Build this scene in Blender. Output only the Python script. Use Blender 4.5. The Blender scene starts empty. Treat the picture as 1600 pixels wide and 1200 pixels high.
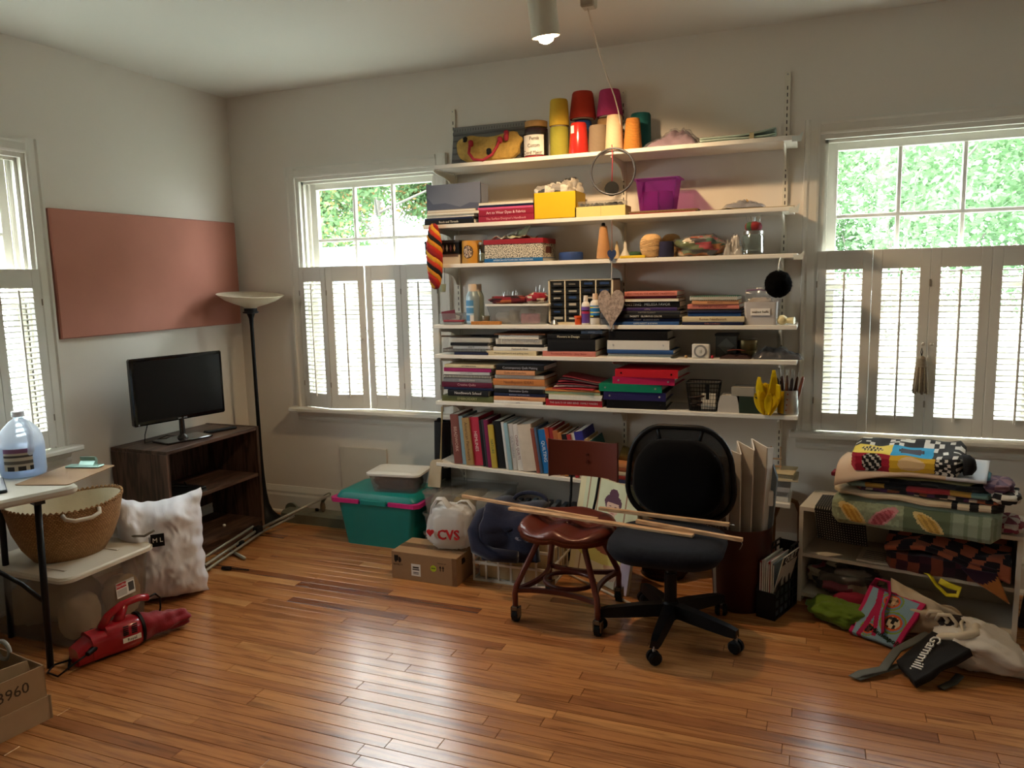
import bpy, bmesh, math, random
from mathutils import Vector, Matrix, noise
random.seed(7)
R = math.radians
sc = bpy.context.scene
COL = sc.collection

# ---------------------------------------------------------------- camera
CAM = Vector((3.6111, -4.1489, 1.5470)); FPX = 1202.73
_yaw, _pit, _rol = R(-21.8194), R(-7.8576), R(-1.3153)
_f = Vector((math.sin(_yaw)*math.cos(_pit), math.cos(_yaw)*math.cos(_pit), math.sin(_pit)))
_r0 = Vector((math.cos(_yaw), -math.sin(_yaw), 0)); _u0 = _r0.cross(_f)
_r = _r0*math.cos(_rol) + _u0*math.sin(_rol); _u = -_r0*math.sin(_rol) + _u0*math.cos(_rol)
cam = bpy.data.cameras.new('camera'); cam.sensor_fit = 'HORIZONTAL'; cam.sensor_width = 36
cam.lens = FPX/1600*36; cam.clip_start = .05; cam.clip_end = 200
camo = bpy.data.objects.new('camera', cam); COL.objects.link(camo)
camo.matrix_world = Matrix(((_r.x, _u.x, -_f.x, CAM.x), (_r.y, _u.y, -_f.y, CAM.y), (_r.z, _u.z, -_f.z, CAM.z), (0, 0, 0, 1)))
sc.camera = camo

# ---------------------------------------------------------------- world, sun, exposure
w = bpy.data.worlds.new('sky'); sc.world = w; w.use_nodes = True
nt = w.node_tree; bg = nt.nodes['Background']
bg.inputs['Color'].default_value = (.93, .965, 1, 1); bg.inputs['Strength'].default_value = 13.5
sc.view_settings.view_transform = 'Standard'; sc.view_settings.look = 'None'
sc.view_settings.exposure = 1.05; sc.view_settings.gamma = 1; sc.view_settings.use_curve_mapping = False
def sky_portal(name, loc, rot, sx, sy):      # guides the sky's own light through a window the photograph shows; emits nothing itself
    l = bpy.data.lights.new(name, 'AREA'); l.shape = 'RECTANGLE'; l.size = sx; l.size_y = sy
    l.cycles.is_portal = True
    o = bpy.data.objects.new(name, l); COL.objects.link(o); o.location = loc; o.rotation_euler = rot

# ---------------------------------------------------------------- pixel -> place (plane through the thing it touches)
def ray(px, py): return _r*((px-800)/FPX) + _u*((600-py)/FPX) + _f
def onX(px, py, x): d = ray(px, py); return CAM + d*((x-CAM.x)/d.x)
def onY(px, py, y): d = ray(px, py); return CAM + d*((y-CAM.y)/d.y)
def onZ(px, py, z): d = ray(px, py); return CAM + d*((z-CAM.z)/d.z)
def mpp(p): return (Vector(p)-CAM).dot(_f)/FPX       # metres per pixel at p

# ---------------------------------------------------------------- materials
MATS = {}
def lin(c): c /= 255; return c/12.92 if c <= .04045 else ((c+.055)/1.055)**2.4
def rgb(h, k=1.0):
    if isinstance(h, str):
        h = h.lstrip('#'); return tuple(min(.92, lin(int(h[i:i+2], 16))*k) for i in (0, 2, 4))
    return tuple(h[:3])
def mat(h, rough=.6, metal=0., nz=.10, scale=18., bump=0., k=1., spec=.4, bscale=None, sheen=0., coat=0.):
    key = (h, rough, metal, nz, scale, bump, k, spec, bscale, sheen, coat)
    if key in MATS: return MATS[key]
    m = bpy.data.materials.new('paint_%d' % len(MATS)); m.use_nodes = True; MATS[key] = m
    n = m.node_tree; p = n.nodes['Principled BSDF']; c = rgb(h, k)
    p.inputs['Roughness'].default_value = rough; p.inputs['Metallic'].default_value = metal
    p.inputs['Specular IOR Level'].default_value = spec
    if sheen: p.inputs['Sheen Weight'].default_value = sheen
    if coat: p.inputs['Coat Weight'].default_value = coat; p.inputs['Coat Roughness'].default_value = .1
    tc = n.nodes.new('ShaderNodeTexCoord'); ns = n.nodes.new('ShaderNodeTexNoise')
    ns.inputs['Scale'].default_value = scale; ns.inputs['Detail'].default_value = 3
    n.links.new(tc.outputs['Object'], ns.inputs['Vector'])
    mx = n.nodes.new('ShaderNodeMix'); mx.data_type = 'RGBA'
    mx.inputs['A'].default_value = (*[v*(1-nz) for v in c], 1); mx.inputs['B'].default_value = (*[min(.95, v*(1+nz)) for v in c], 1)
    n.links.new(ns.outputs['Fac'], mx.inputs['Factor']); n.links.new(mx.outputs['Result'], p.inputs['Base Color'])
    if bump:
        b = n.nodes.new('ShaderNodeBump'); b.inputs['Strength'].default_value = bump; b.inputs['Distance'].default_value = .004
        n2 = n.nodes.new('ShaderNodeTexNoise'); n2.inputs['Scale'].default_value = bscale or scale*6; n2.inputs['Detail'].default_value = 3
        n.links.new(tc.outputs['Object'], n2.inputs['Vector'])
        n.links.new(n2.outputs['Fac'], b.inputs['Height']); n.links.new(b.outputs['Normal'], p.inputs['Normal'])
    return m
def nodes_mat(name):
    m = bpy.data.materials.new(name); m.use_nodes = True; n = m.node_tree
    return m, n, n.nodes['Principled BSDF']
def N(n, t, **kw):
    o = n.nodes.new(t)
    for a, v in kw.items():
        if a in o.inputs: o.inputs[a].default_value = v
        else: setattr(o, a, v)
    return o
def ramp(n, pts, interp='LINEAR'):
    o = n.nodes.new('ShaderNodeValToRGB'); e = o.color_ramp; e.interpolation = interp
    while len(e.elements) < len(pts): e.elements.new(.5)
    for el, (p, c) in zip(e.elements, pts): el.position = p; el.color = (*c, 1)
    return o
def clear_mat(name, tint=(.9, .95, .95), gloss=.08, haze=0., hazec=(.8, .8, .8), rough=.05):
    """clear plastic or window glass: see-through with a weak gloss and, for frosted plastic, a milky share"""
    m = bpy.data.materials.new(name); m.use_nodes = True; n = m.node_tree; n.nodes.clear()
    out = n.nodes.new('ShaderNodeOutputMaterial'); tr = N(n, 'ShaderNodeBsdfTransparent', Color=(*tint, 1))
    gl = N(n, 'ShaderNodeBsdfGlossy', Roughness=rough); fr = N(n, 'ShaderNodeLayerWeight', Blend=.25)
    mp = N(n, 'ShaderNodeMath', operation='MULTIPLY_ADD'); mp.inputs[1].default_value = .22; mp.inputs[2].default_value = gloss*.6
    n.links.new(fr.outputs['Fresnel'], mp.inputs[0])
    mx = n.nodes.new('ShaderNodeMixShader'); n.links.new(mp.outputs[0], mx.inputs[0])
    if haze:
        df = N(n, 'ShaderNodeBsdfDiffuse', Color=(*hazec, 1)); tl = N(n, 'ShaderNodeBsdfTranslucent', Color=(*hazec, 1))
        m2 = n.nodes.new('ShaderNodeMixShader'); m2.inputs[0].default_value = .4
        n.links.new(df.outputs[0], m2.inputs[1]); n.links.new(tl.outputs[0], m2.inputs[2])
        m3 = n.nodes.new('ShaderNodeMixShader'); m3.inputs[0].default_value = haze
        n.links.new(tr.outputs[0], m3.inputs[1]); n.links.new(m2.outputs[0], m3.inputs[2]); n.links.new(m3.outputs[0], mx.inputs[1])
    else: n.links.new(tr.outputs[0], mx.inputs[1])
    n.links.new(gl.outputs[0], mx.inputs[2]); n.links.new(mx.outputs[0], out.inputs[0])
    return m
def attr_mat(name, rough=.75, bump=0., bscale=200., sheen=0., spec=.3):
    """printed or dyed surface: the print is stored in the mesh as a colour attribute"""
    m, n, p = nodes_mat(name); a = n.nodes.new('ShaderNodeVertexColor'); a.layer_name = 'print'
    n.links.new(a.outputs['Color'], p.inputs['Base Color']); p.inputs['Roughness'].default_value = rough
    p.inputs['Specular IOR Level'].default_value = spec
    if sheen: p.inputs['Sheen Weight'].default_value = sheen
    if bump:
        tc = n.nodes.new('ShaderNodeTexCoord'); n2 = N(n, 'ShaderNodeTexNoise', Scale=bscale)
        b = N(n, 'ShaderNodeBump', Strength=bump, Distance=.003)
        n.links.new(tc.outputs['Object'], n2.inputs['Vector']); n.links.new(n2.outputs['Fac'], b.inputs['Height']); n.links.new(b.outputs['Normal'], p.inputs['Normal'])
    return m
PRINT = attr_mat('printed_paper', .55); CLOTHP = attr_mat('printed_cloth', .9, .5, 350, .1)

# ---------------------------------------------------------------- mesh builder
class B:
    def __init__(s): s.v = []; s.f = []; s.c = None; s.smooth = False
    def add(s, vs, fs):
        o = len(s.v); s.v += [Vector(p) for p in vs]; s.f += [tuple(i+o for i in q) for q in fs]; return s
    def box(s, x0, x1, y0, y1, z0, z1, c=0.):
        if c <= 0:
            return s.add([(x, y, z) for z in (z0, z1) for y in (y0, y1) for x in (x0, x1)],
                         [(0, 2, 3, 1), (4, 5, 7, 6), (0, 1, 5, 4), (2, 6, 7, 3), (0, 4, 6, 2), (1, 3, 7, 5)])
        c = min(c, (x1-x0)/2.01, (y1-y0)/2.01, (z1-z0)/2.01)
        X = (x0, x0+c, x1-c, x1); Y = (y0, y0+c, y1-c, y1); Z = (z0, z0+c, z1-c, z1)
        vs = []; id = {}
        for i in range(4):
            for j in range(4):
                for k in range(4):
                    if (i in (0, 3))+(j in (0, 3))+(k in (0, 3)) == 1:
                        id[i, j, k] = len(vs); vs.append((X[i], Y[j], Z[k]))
        fs = []
        for a in (0, 3):
            q = [id[a, 1, 1], id[a, 2, 1], id[a, 2, 2], id[a, 1, 2]]; fs.append(q if a else q[::-1])
            q = [id[1, a, 1], id[1, a, 2], id[2, a, 2], id[2, a, 1]]; fs.append(q if a else q[::-1])
            q = [id[1, 1, a], id[2, 1, a], id[2, 2, a], id[1, 2, a]]; fs.append(q if a else q[::-1])
        for a in (0, 3):
            for b in (0, 3):
                aa = 1 if a == 0 else 2; bb = 1 if b == 0 else 2
                fs.append([id[a, bb, 1], id[a, bb, 2], id[aa, b, 2], id[aa, b, 1]])
                fs.append([id[a, 1, bb], id[a, 2, bb], id[aa, 2, b], id[aa, 1, b]])
                fs.append([id[1, a, bb], id[2, a, bb], id[2, aa, b], id[1, aa, b]])
                for d in (0, 3):
                    dd = 1 if d == 0 else 2
                    fs.append([id[a, bb, dd], id[aa, b, dd], id[aa, bb, d]])
        return s.add(vs, fs)
    def frustum(s, x0, x1, y0, y1, z0, X0, X1, Y0, Y1, z1, wall=0):
        """open tapered tub when wall > 0, else a solid"""
        lo = [(x0, y0, z0), (x1, y0, z0), (x1, y1, z0), (x0, y1, z0)]; hi = [(X0, Y0, z1), (X1, Y0, z1), (X1, Y1, z1), (X0, Y1, z1)]
        if not wall: return s.add(lo+hi, [(3, 2, 1, 0), (4, 5, 6, 7)]+[(i, (i+1) % 4, 4+(i+1) % 4, 4+i) for i in range(4)])
        t = wall; li = [(x0+t, y0+t, z0+t), (x1-t, y0+t, z0+t), (x1-t, y1-t, z0+t), (x0+t, y1-t, z0+t)]
        hi2 = [(X0+t, Y0+t, z1), (X1-t, Y0+t, z1), (X1-t, Y1-t, z1), (X0+t, Y1-t, z1)]
        fs = [(3, 2, 1, 0), (8, 9, 10, 11)]
        for i in range(4):
            j = (i+1) % 4
            fs += [(i, j, 4+j, 4+i), (4+i, 4+j, 12+j, 12+i), (8+j, 8+i, 12+i, 12+j)]
        return s.add(lo+hi+li+hi2, fs)
    def cyl(s, p0, p1, r0, r1=None, n=16, caps=True):
        return s.tube([p0, p1], [r0, r0 if r1 is None else r1], n, caps=caps)
    def tube(s, pts, r, n=8, closed=False, caps=True, flat=None):
        pts = [Vector(p) for p in pts]; m = len(pts); rs = r if isinstance(r, (list, tuple)) else [r]*m
        o = len(s.v); up = None
        for i, p in enumerate(pts):
            a = pts[(i-1) % m] if closed or i else p; b = pts[(i+1) % m] if closed or i < m-1 else p
            t = (b-a).normalized() if (b-a).length > 1e-9 else Vector((0, 0, 1))
            if up is None: up = Vector((0, 0, 1)) if abs(t.z) < .9 else Vector((1, 0, 0))
            u = (up - t*up.dot(t))
            u = u.normalized() if u.length > 1e-6 else t.orthogonal().normalized()
            up = u; v = t.cross(u)
            for k in range(n):
                an = 2*math.pi*(k+.5 if n == 4 else k)/n
                fu = 1 if flat is None else flat
                s.v.append(p + (u*math.cos(an)*fu + v*math.sin(an))*rs[i])
        for i in range(m if closed else m-1):
            j = (i+1) % m
            for k in range(n):
                l = (k+1) % n
                s.f.append((o+i*n+k, o+i*n+l, o+j*n+l, o+j*n+k))
        if caps and not closed:
            s.f.append(tuple(o+k for k in range(n))[::-1]); s.f.append(tuple(o+(m-1)*n+k for k in range(n)))
        return s
    def lathe(s, prof, n=24, c=(0, 0, 0), sx=1., sy=1., caps=True):
        o = len(s.v); m = len(prof)
        for r_, z in prof:
            for k in range(n):
                a = 2*math.pi*k/n; s.v.append(Vector((c[0]+r_*sx*math.cos(a), c[1]+r_*sy*math.sin(a), c[2]+z)))
        for i in range(m-1):
            for k in range(n):
                l = (k+1) % n; s.f.append((o+i*n+k, o+i*n+l, o+(i+1)*n+l, o+(i+1)*n+k))
        if caps:
            s.f.append(tuple(o+k for k in range(n))[::-1]); s.f.append(tuple(o+(m-1)*n+k for k in range(n)))
        return s
    def prism(s, poly, axis, a, b):
        """2D polygon extruded along an axis: x -> (y,z), y -> (x,z), z -> (x,y)"""
        g = {'x': lambda p, t: (t, p[0], p[1]), 'y': lambda p, t: (p[0], t, p[1]), 'z': lambda p, t: (p[0], p[1], t)}[axis]
        n = len(poly)
        return s.add([g(p, a) for p in poly]+[g(p, b) for p in poly],
                     [tuple(range(n))[::-1], tuple(range(n, 2*n))]+[(i, (i+1) % n, n+(i+1) % n, n+i) for i in range(n)])
    def sheet(s, fn, nu, nv, th=0., color=None, closed_u=False):
        """surface fn(u,v); th > 0 gives it thickness; color(u,v) prints it"""
        o = len(s.v); P = [[Vector(fn(i/nu, j/nv)) for j in range(nv+1)] for i in range(nu+1)]
        if s.c is None: s.c = [(.8, .8, .8)]*len(s.f)
        off = 0
        layers = [0] if th == 0 else [0, 1]
        Nn = None
        if th:
            Nn = [[None]*(nv+1) for _ in range(nu+1)]
            for i in range(nu+1):
                for j in range(nv+1):
                    a = P[min(i+1, nu)][j]-P[max(i-1, 0)][j]; b = P[i][min(j+1, nv)]-P[i][max(j-1, 0)]
                    q = a.cross(b); Nn[i][j] = q.normalized() if q.length > 1e-12 else Vector((0, 0, 1))
        W = nv+1; L = (nu+1)*W
        for ly in layers:
            for i in range(nu+1):
                for j in range(nv+1): s.v.append(P[i][j] - (Nn[i][j]*th if ly else Vector()))
        for ly in layers:
            for i in range(nu):
                for j in range(nv):
                    q = (o+ly*L+i*W+j, o+ly*L+(i+1)*W+j, o+ly*L+(i+1)*W+j+1, o+ly*L+i*W+j+1)
                    s.f.append(q[::-1] if ly else q)
                    s.c.append(color((i+.5)/nu, (j+.5)/nv) if color else (.8, .8, .8))
        if th:
            per = [(i, 0) for i in range(nu)]+[(nu, j) for j in range(nv)]+[(i, nv) for i in range(nu, 0, -1)]+[(0, j) for j in range(nv, 0, -1)]
            for a, b in zip(per, per[1:]+per[:1]):
                ia = o+a[0]*W+a[1]; ib = o+b[0]*W+b[1]
                s.f.append((ib, ia, ia+L, ib+L))
                s.c.append(color(min(.999, max(.001, a[0]/nu)), min(.999, max(.001, a[1]/nv))) if color else (.8, .8, .8))
        return s
    def paint(s, c):
        if s.c is None: s.c = []
        s.c += [c]*(len(s.f)-len(s.c)); return s
    def xf(s, M):
        s.v = [M @ p for p in s.v]; return s
    def mesh(s, name, m=None, smooth=False):
        me = bpy.data.meshes.new(name); me.from_pydata([tuple(p) for p in s.v], [], s.f)
        if m is not None: me.materials.append(m)
        if s.c is not None:
            s.paint(s.c[-1] if s.c else (.8, .8, .8))
            at = me.color_attributes.new('print', 'FLOAT_COLOR', 'CORNER'); buf = []
            for pl, c in zip(me.polygons, s.c): buf += [*c, 1.]*pl.loop_total
            at.data.foreach_set('color', buf)
        if smooth is not False:
            me.polygons.foreach_set('use_smooth', [True]*len(me.polygons))
            if smooth is not True: me.set_sharp_from_angle(angle=R(smooth))
        me.update(); return me
MW = {}
def mw(o): return MW.get(o.name, Matrix())
def link(o, parent=None, M=None):
    COL.objects.link(o); M = M or Matrix()
    if parent is not None: o.parent = parent; MW[o.name] = mw(parent) @ M
    else: MW[o.name] = M
    o.matrix_basis = M; return o
def tag(o, label, cat, group=None, kind=None):
    if label: o['label'] = label
    if cat: o['category'] = cat
    if group: o['group'] = group
    if kind: o['kind'] = kind
    return o
def T(name, label, cat, loc=(0, 0, 0), rz=0., group=None, rot=None, kind=None):
    o = bpy.data.objects.new(name, None); o.empty_display_size = .05
    M = Matrix.Translation(Vector(loc)) @ ((Matrix.Rotation(R(rz), 4, 'Z')) if rot is None else rot)
    return tag(link(o, None, M), label, cat, group, kind)
def part(name, b, m, parent, sm=False, world=False, label=None):
    if isinstance(b, B):
        if world: b = B().add(b.v, b.f) if b.c is None else b; b.xf(mw(parent).inverted())
        me = b.mesh(name, m, sm)
    else: me = b
    o = bpy.data.objects.new(name, me); link(o, parent)
    if label: o['label'] = label
    return o
def solo(name, label, cat, b, m, loc=(0, 0, 0), rz=0., group=None, sm=False, rot=None, kind=None):
    o = bpy.data.objects.new(name, b.mesh(name, m, sm) if isinstance(b, B) else b)
    M = Matrix.Translation(Vector(loc)) @ ((Matrix.Rotation(R(rz), 4, 'Z')) if rot is None else rot)
    return tag(link(o, None, M), label, cat, group, kind)
def struct(name, b, m, parent=None, sm=False):
    o = bpy.data.objects.new(name, b.mesh(name, m, sm)); link(o, parent)
    if parent is None: o['kind'] = 'structure'
    return o
def text(name, s, size, m, parent, M, align='CENTER', ext=.0003, bold=False, sx=1.):
    cu = bpy.data.curves.new(name, 'FONT'); cu.body = s; cu.size = size; cu.align_x = align; cu.align_y = 'CENTER'
    cu.extrude = ext; cu.resolution_u = 2
    if bold: cu.offset = size*.018
    tmp = bpy.data.objects.new('lettering', cu); me = bpy.data.meshes.new_from_object(tmp)
    bpy.data.objects.remove(tmp); bpy.data.curves.remove(cu); me.materials.clear(); me.materials.append(m)
    o = bpy.data.objects.new(name, me); link(o, parent, M @ Matrix.Diagonal((sx, 1, 1, 1))); return o
FRONT = Matrix.Rotation(R(90), 4, 'X')        # text lying in x-z, read from -y
def at(x, y, z): return Matrix.Translation((x, y, z))
def blob_fn(c, s, p=2.6, amp=.12, fr=3., seed=0, flat=True, fine=0., rz=0.):
    """lumpy superellipsoid resting on its base; c = centre of the base"""
    of = Vector((seed*3.7, seed*1.3, seed*7.1)); ca, sa = math.cos(rz), math.sin(rz)
    def fn(u, v):
        th = 2*math.pi*u; ph = math.pi*(v-.5)
        sp = lambda q: math.copysign(abs(q)**(2/p), q)
        d = Vector((sp(math.cos(ph))*sp(math.cos(th)), sp(math.cos(ph))*sp(math.sin(th)), sp(math.sin(ph))))
        dd = Vector((math.cos(ph)*math.cos(th), math.cos(ph)*math.sin(th), math.sin(ph)))
        k = 1 + amp*noise.noise(dd*fr+of)*2
        if fine: k += fine*(abs(noise.noise(dd*fr*3+of))*2-.5) + fine*.6*(abs(noise.noise(dd*fr*7+of))*2-.4)
        q = Vector((d.x*s[0], d.y*s[1], d.z*s[2]/2))*k
        if flat: q.z = max(q.z, -s[2]/2)
        return Vector((c[0]+q.x*ca-q.y*sa, c[1]+q.x*sa+q.y*ca, c[2]+s[2]/2+q.z))
    return fn
def blob(c, s, nu=40, nv=24, color=None, **kw):
    return B().sheet(blob_fn(c, s, **kw), nu, nv, 0, color)
def rrect(w_, d_, r_, n=6, cx=0., cy=0.):
    pts = []
    for qx, qy, a0 in ((1, 1, 0), (-1, 1, 90), (-1, -1, 180), (1, -1, 270)):
        for i in range(n+1):
            a = R(a0+90*i/n); pts.append((cx+qx*(w_/2-r_)+r_*math.cos(a), cy+qy*(d_/2-r_)+r_*math.sin(a)))
    return pts
def loft(b, rings, caps=(True, True)):
    n = len(rings[0]); o = len(b.v)
    for rg in rings: b.v += [Vector(p) for p in rg]
    for i in range(len(rings)-1):
        for k in range(n):
            l = (k+1) % n; b.f.append((o+i*n+k, o+i*n+l, o+(i+1)*n+l, o+(i+1)*n+k))
    if caps[0]: b.f.append(tuple(o+k for k in range(n))[::-1])
    if caps[1]: b.f.append(tuple(o+(len(rings)-1)*n+k for k in range(n)))
    return b
def tub(w0, d0, w1, d1, h, r0=.03, t=.004, z0=0., n=6):
    """open tub with rounded corners and a wall thickness"""
    lerp = lambda a, c, k: a+(c-a)*k
    rr = lambda k, s_, z: [(x, y, z) for x, y in rrect(lerp(w0, w1, k)-2*s_, lerp(d0, d1, k)-2*s_, max(.002, r0-s_), n)]
    return loft(B(), [rr(0, 0, z0), rr(1, 0, z0+h), rr(1, t, z0+h), rr(0, t, z0+t)])
def slab(w_, d_, h, r_, z0=0., n=6, e=.004):
    rr = lambda s_, z: [(x, y, z) for x, y in rrect(w_-2*s_, d_-2*s_, max(.002, r_-s_), n)]
    return loft(B(), [rr(e, z0), rr(0, z0+e), rr(0, z0+h-e), rr(e, z0+h)])
ORD = ['', 'lowest', 'second', 'third', 'fourth', 'fifth', 'sixth', 'seventh', 'eighth', 'ninth', 'tenth', 'eleventh', 'twelfth', 'thirteenth']

# common materials
M_wall = mat('#dcd5ca', .85, nz=.025, scale=2.2, bump=.06, bscale=90)
M_ceil = mat('#dedbd2', .9, nz=.02, scale=2)
M_trim = mat('#d9d5ca', .45, nz=.03, scale=6)
M_base = M_trim
M_shut = mat('#d8d5cc', .5, nz=.04, scale=8)
M_shelf = mat('#e2ded4', .4, nz=.03, scale=9)
M_std = mat('#d8d2c2', .45, nz=.03)
M_black = mat('#09090a', .5, nz=.2, spec=.2)
M_blackgloss = mat('#050506', .08, nz=.1, spec=.6)
M_dark = mat('#161517', .65, spec=.2)
M_white = mat('#e6e4de', .5, nz=.03)
M_paper = mat('#ded6c4', .8, nz=.06, scale=60)
M_page = mat('#cdbf9f', .85, nz=.2, scale=140)
M_pagew = mat('#d8d4c8', .85, nz=.15, scale=140)
M_steel = mat('#a7a7a5', .3, 1., nz=.05)
M_alu = mat('#a3a298', .45, .45, nz=.08)
M_cardb = mat('#a98a66', .85, nz=.08, scale=30)
GLASS = clear_mat('window_glass', (.96, .985, .975), .03)
CLEARP = clear_mat('clear_plastic', (.94, .95, .95), .10, .13, (.78, .80, .80), .15)
FROST = clear_mat('frosted_plastic', (.90, .89, .87), .04, .17, (.52, .51, .48), .25)
JARG = clear_mat('jar_glass', (.90, .94, .92), .10)
BAGP = clear_mat('polythene_bag', (.95, .95, .96), .07, .07, (.8, .8, .82), .2)
# ================================================================ the room
H = 2.74; XR = 5.6; YR = -5.6; TH = .16
def wall_cells(b, us, zs, holes, box):
    for u0, u1 in zip(us, us[1:]):
        for z0, z1 in zip(zs, zs[1:]):
            if not any(a <= u0 and u1 <= c and d <= z0 and z1 <= e for a, c, d, e in holes): box(b, u0, u1, z0, z1)
    return b
W2 = (.505, 1.505); W3 = (3.592, 4.588); W1 = (-2.44, -1.435); WZ = (.72, 2.20)
struct('wall_back', wall_cells(B(), [-TH, *W2, *W3, XR+TH], [-.1, *WZ, H+.1], [(*W2, *WZ), (*W3, *WZ)],
       lambda b, a, c, d, e: b.box(a, c, 0, TH, d, e)), M_wall)
struct('wall_left', wall_cells(B(), [YR, *W1, 0], [-.1, *WZ, H+.1], [(*W1, *WZ)], lambda b, a, c, d, e: b.box(-TH, 0, a, c, d, e)), M_wall)
struct('wall_rear', B().box(-TH, XR+TH, YR-TH, YR, -.1, H+.1), M_wall)
struct('wall_right', B().box(XR, XR+TH, YR, 0, -.1, H+.1), M_wall)
struct('ceiling', B().box(-TH, XR+TH, YR-TH, TH, H, H+.12), M_ceil)
for nm, q in (('window_back_by_lamp', W2), ('window_back_over_bookcase', W3)): sky_portal(nm, ((q[0]+q[1])/2, .15, (WZ[0]+WZ[1])/2), (R(-90), 0, 0), q[1]-q[0], WZ[1]-WZ[0])
sky_portal('window_left_offscreen', (-.15, (W1[0]+W1[1])/2, (WZ[0]+WZ[1])/2), (0, R(-90), 0), WZ[1]-WZ[0], W1[1]-W1[0])

# ---- floor: strip oak, every strip its own piece
def floor_mat():
    m, n, p = nodes_mat('oak_strip_floor'); tc = N(n, 'ShaderNodeTexCoord'); vc = N(n, 'ShaderNodeVertexColor', layer_name='print')
    sep = N(n, 'ShaderNodeSeparateColor'); n.links.new(vc.outputs['Color'], sep.inputs[0])
    off = N(n, 'ShaderNodeVectorMath', operation='SCALE'); n.links.new(vc.outputs['Color'], off.inputs[0]); off.inputs['Scale'].default_value = 31
    ad = N(n, 'ShaderNodeVectorMath', operation='ADD'); n.links.new(tc.outputs['Object'], ad.inputs[0]); n.links.new(off.outputs[0], ad.inputs[1])
    mp = N(n, 'ShaderNodeMapping'); mp.inputs['Scale'].default_value = (1.6, 26, 26); n.links.new(ad.outputs[0], mp.inputs[0])
    n1 = N(n, 'ShaderNodeTexNoise', Scale=2.2, Detail=6, Roughness=.62, Distortion=.6); n.links.new(mp.outputs[0], n1.inputs['Vector'])
    mp2 = N(n, 'ShaderNodeMapping'); mp2.inputs['Scale'].default_value = (.55, 9, 9); n.links.new(ad.outputs[0], mp2.inputs[0])
    wv = N(n, 'ShaderNodeTexNoise', Scale=1.5, Detail=2, Distortion=1.2); n.links.new(mp2.outputs[0], wv.inputs['Vector'])
    mu = N(n, 'ShaderNodeMath', operation='MULTIPLY'); mu.inputs[1].default_value = 14; n.links.new(wv.outputs['Fac'], mu.inputs[0])
    sn = N(n, 'ShaderNodeMath', operation='SINE'); n.links.new(mu.outputs[0], sn.inputs[0])
    tone = ramp(n, [(0, (.22, .075, .030)), (.25, (.38, .150, .050)), (.5, (.48, .20, .066)), (.75, (.56, .255, .088)), (1, (.68, .35, .135))])
    n.links.new(sep.outputs[0], tone.inputs[0])
    gr = ramp(n, [(.30, (.40, .34, .30)), (.48, (.92, .90, .88)), (.72, (1.15, 1.12, 1.06))]); n.links.new(n1.outputs['Fac'], gr.inputs[0])
    g2 = ramp(n, [(0, (.58, .52, .48)), (.40, (1, 1, 1))]); 
    r01 = N(n, 'ShaderNodeMath', operation='MULTIPLY_ADD'); r01.inputs[1].default_value = .5; r01.inputs[2].default_value = .5
    n.links.new(sn.outputs[0], r01.inputs[0]); n.links.new(r01.outputs[0], g2.inputs[0])
    a = N(n, 'ShaderNodeMix', data_type='RGBA', blend_type='MULTIPLY'); a.inputs['Factor'].default_value = .85
    n.links.new(tone.outputs[0], a.inputs['A']); n.links.new(gr.outputs[0], a.inputs['B'])
    c = N(n, 'ShaderNodeMix', data_type='RGBA', blend_type='MULTIPLY'); c.inputs['Factor'].default_value = .7
    n.links.new(a.outputs['Result'], c.inputs['A']); n.links.new(g2.outputs[0], c.inputs['B'])
    n.links.new(c.outputs['Result'], p.inputs['Base Color'])
    rr = N(n, 'ShaderNodeMapRange'); rr.inputs['To Min'].default_value = .30; rr.inputs['To Max'].default_value = .20
    n.links.new(n1.outputs['Fac'], rr.inputs[0]); n.links.new(rr.outputs[0], p.inputs['Roughness'])
    bm = N(n, 'ShaderNodeBump', Strength=.10, Distance=.002); n.links.new(n1.outputs['Fac'], bm.inputs['Height']); n.links.new(bm.outputs[0], p.inputs['Normal'])
    p.inputs['Specular IOR Level'].default_value = .5; p.inputs['Coat Weight'].default_value = .55; p.inputs['Coat Roughness'].default_value = .24; return m
M_floor = floor_mat()
flo = struct('floor', B().box(-TH, XR+TH, YR-TH, TH, -.1, -.016), mat('#2a1508', .8))
def in_frame(x, y, z):
    d = Vector((x, y, z))-CAM; D = d.dot(_f)
    return D > .3 and 0 <= 800+FPX*d.dot(_r)/D <= 1600 and 0 <= 600-FPX*d.dot(_u)/D <= 1200
pl = []; rng = random.Random(3); PWID = .0585
for i in range(int(-YR/PWID)+1):
    x = -rng.random()*1.2; y1 = -i*PWID
    while x < XR:
        L = rng.choice((.45, .6, .75, .9, 1.1, 1.3, 1.6))*rng.uniform(.85, 1.15); a, c = max(0, x), min(XR, x+L); x += L
        if c-a > .03: pl.append((a, c, max(YR, y1-PWID), y1))
def plank_b(q, b=None):
    b = b or B(); g = .0007
    b.box(q[0]+g, q[1]-g, q[2]+g, q[3]-g, -.018, 0, .0011); t = rng.random()
    t = t*.42+.34 if rng.random() < .72 else t
    return b.paint((t, rng.random(), rng.random()))
vis = [q for q in pl if q[3] < -.05 and any(in_frame(q[0]+(q[1]-q[0])*k/6, (q[2]+q[3])/2, 0) for k in range(7))]
vis.sort(key=lambda q: q[3]); vis = vis[:295]; vs_ = set(vis)
for q in vis: part('plank', plank_b(q), M_floor, flo)
b = B()
for q in pl:
    if q not in vs_: plank_b(q, b)
part('plank_field', b, M_floor, flo)['kind'] = 'stuff'

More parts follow.
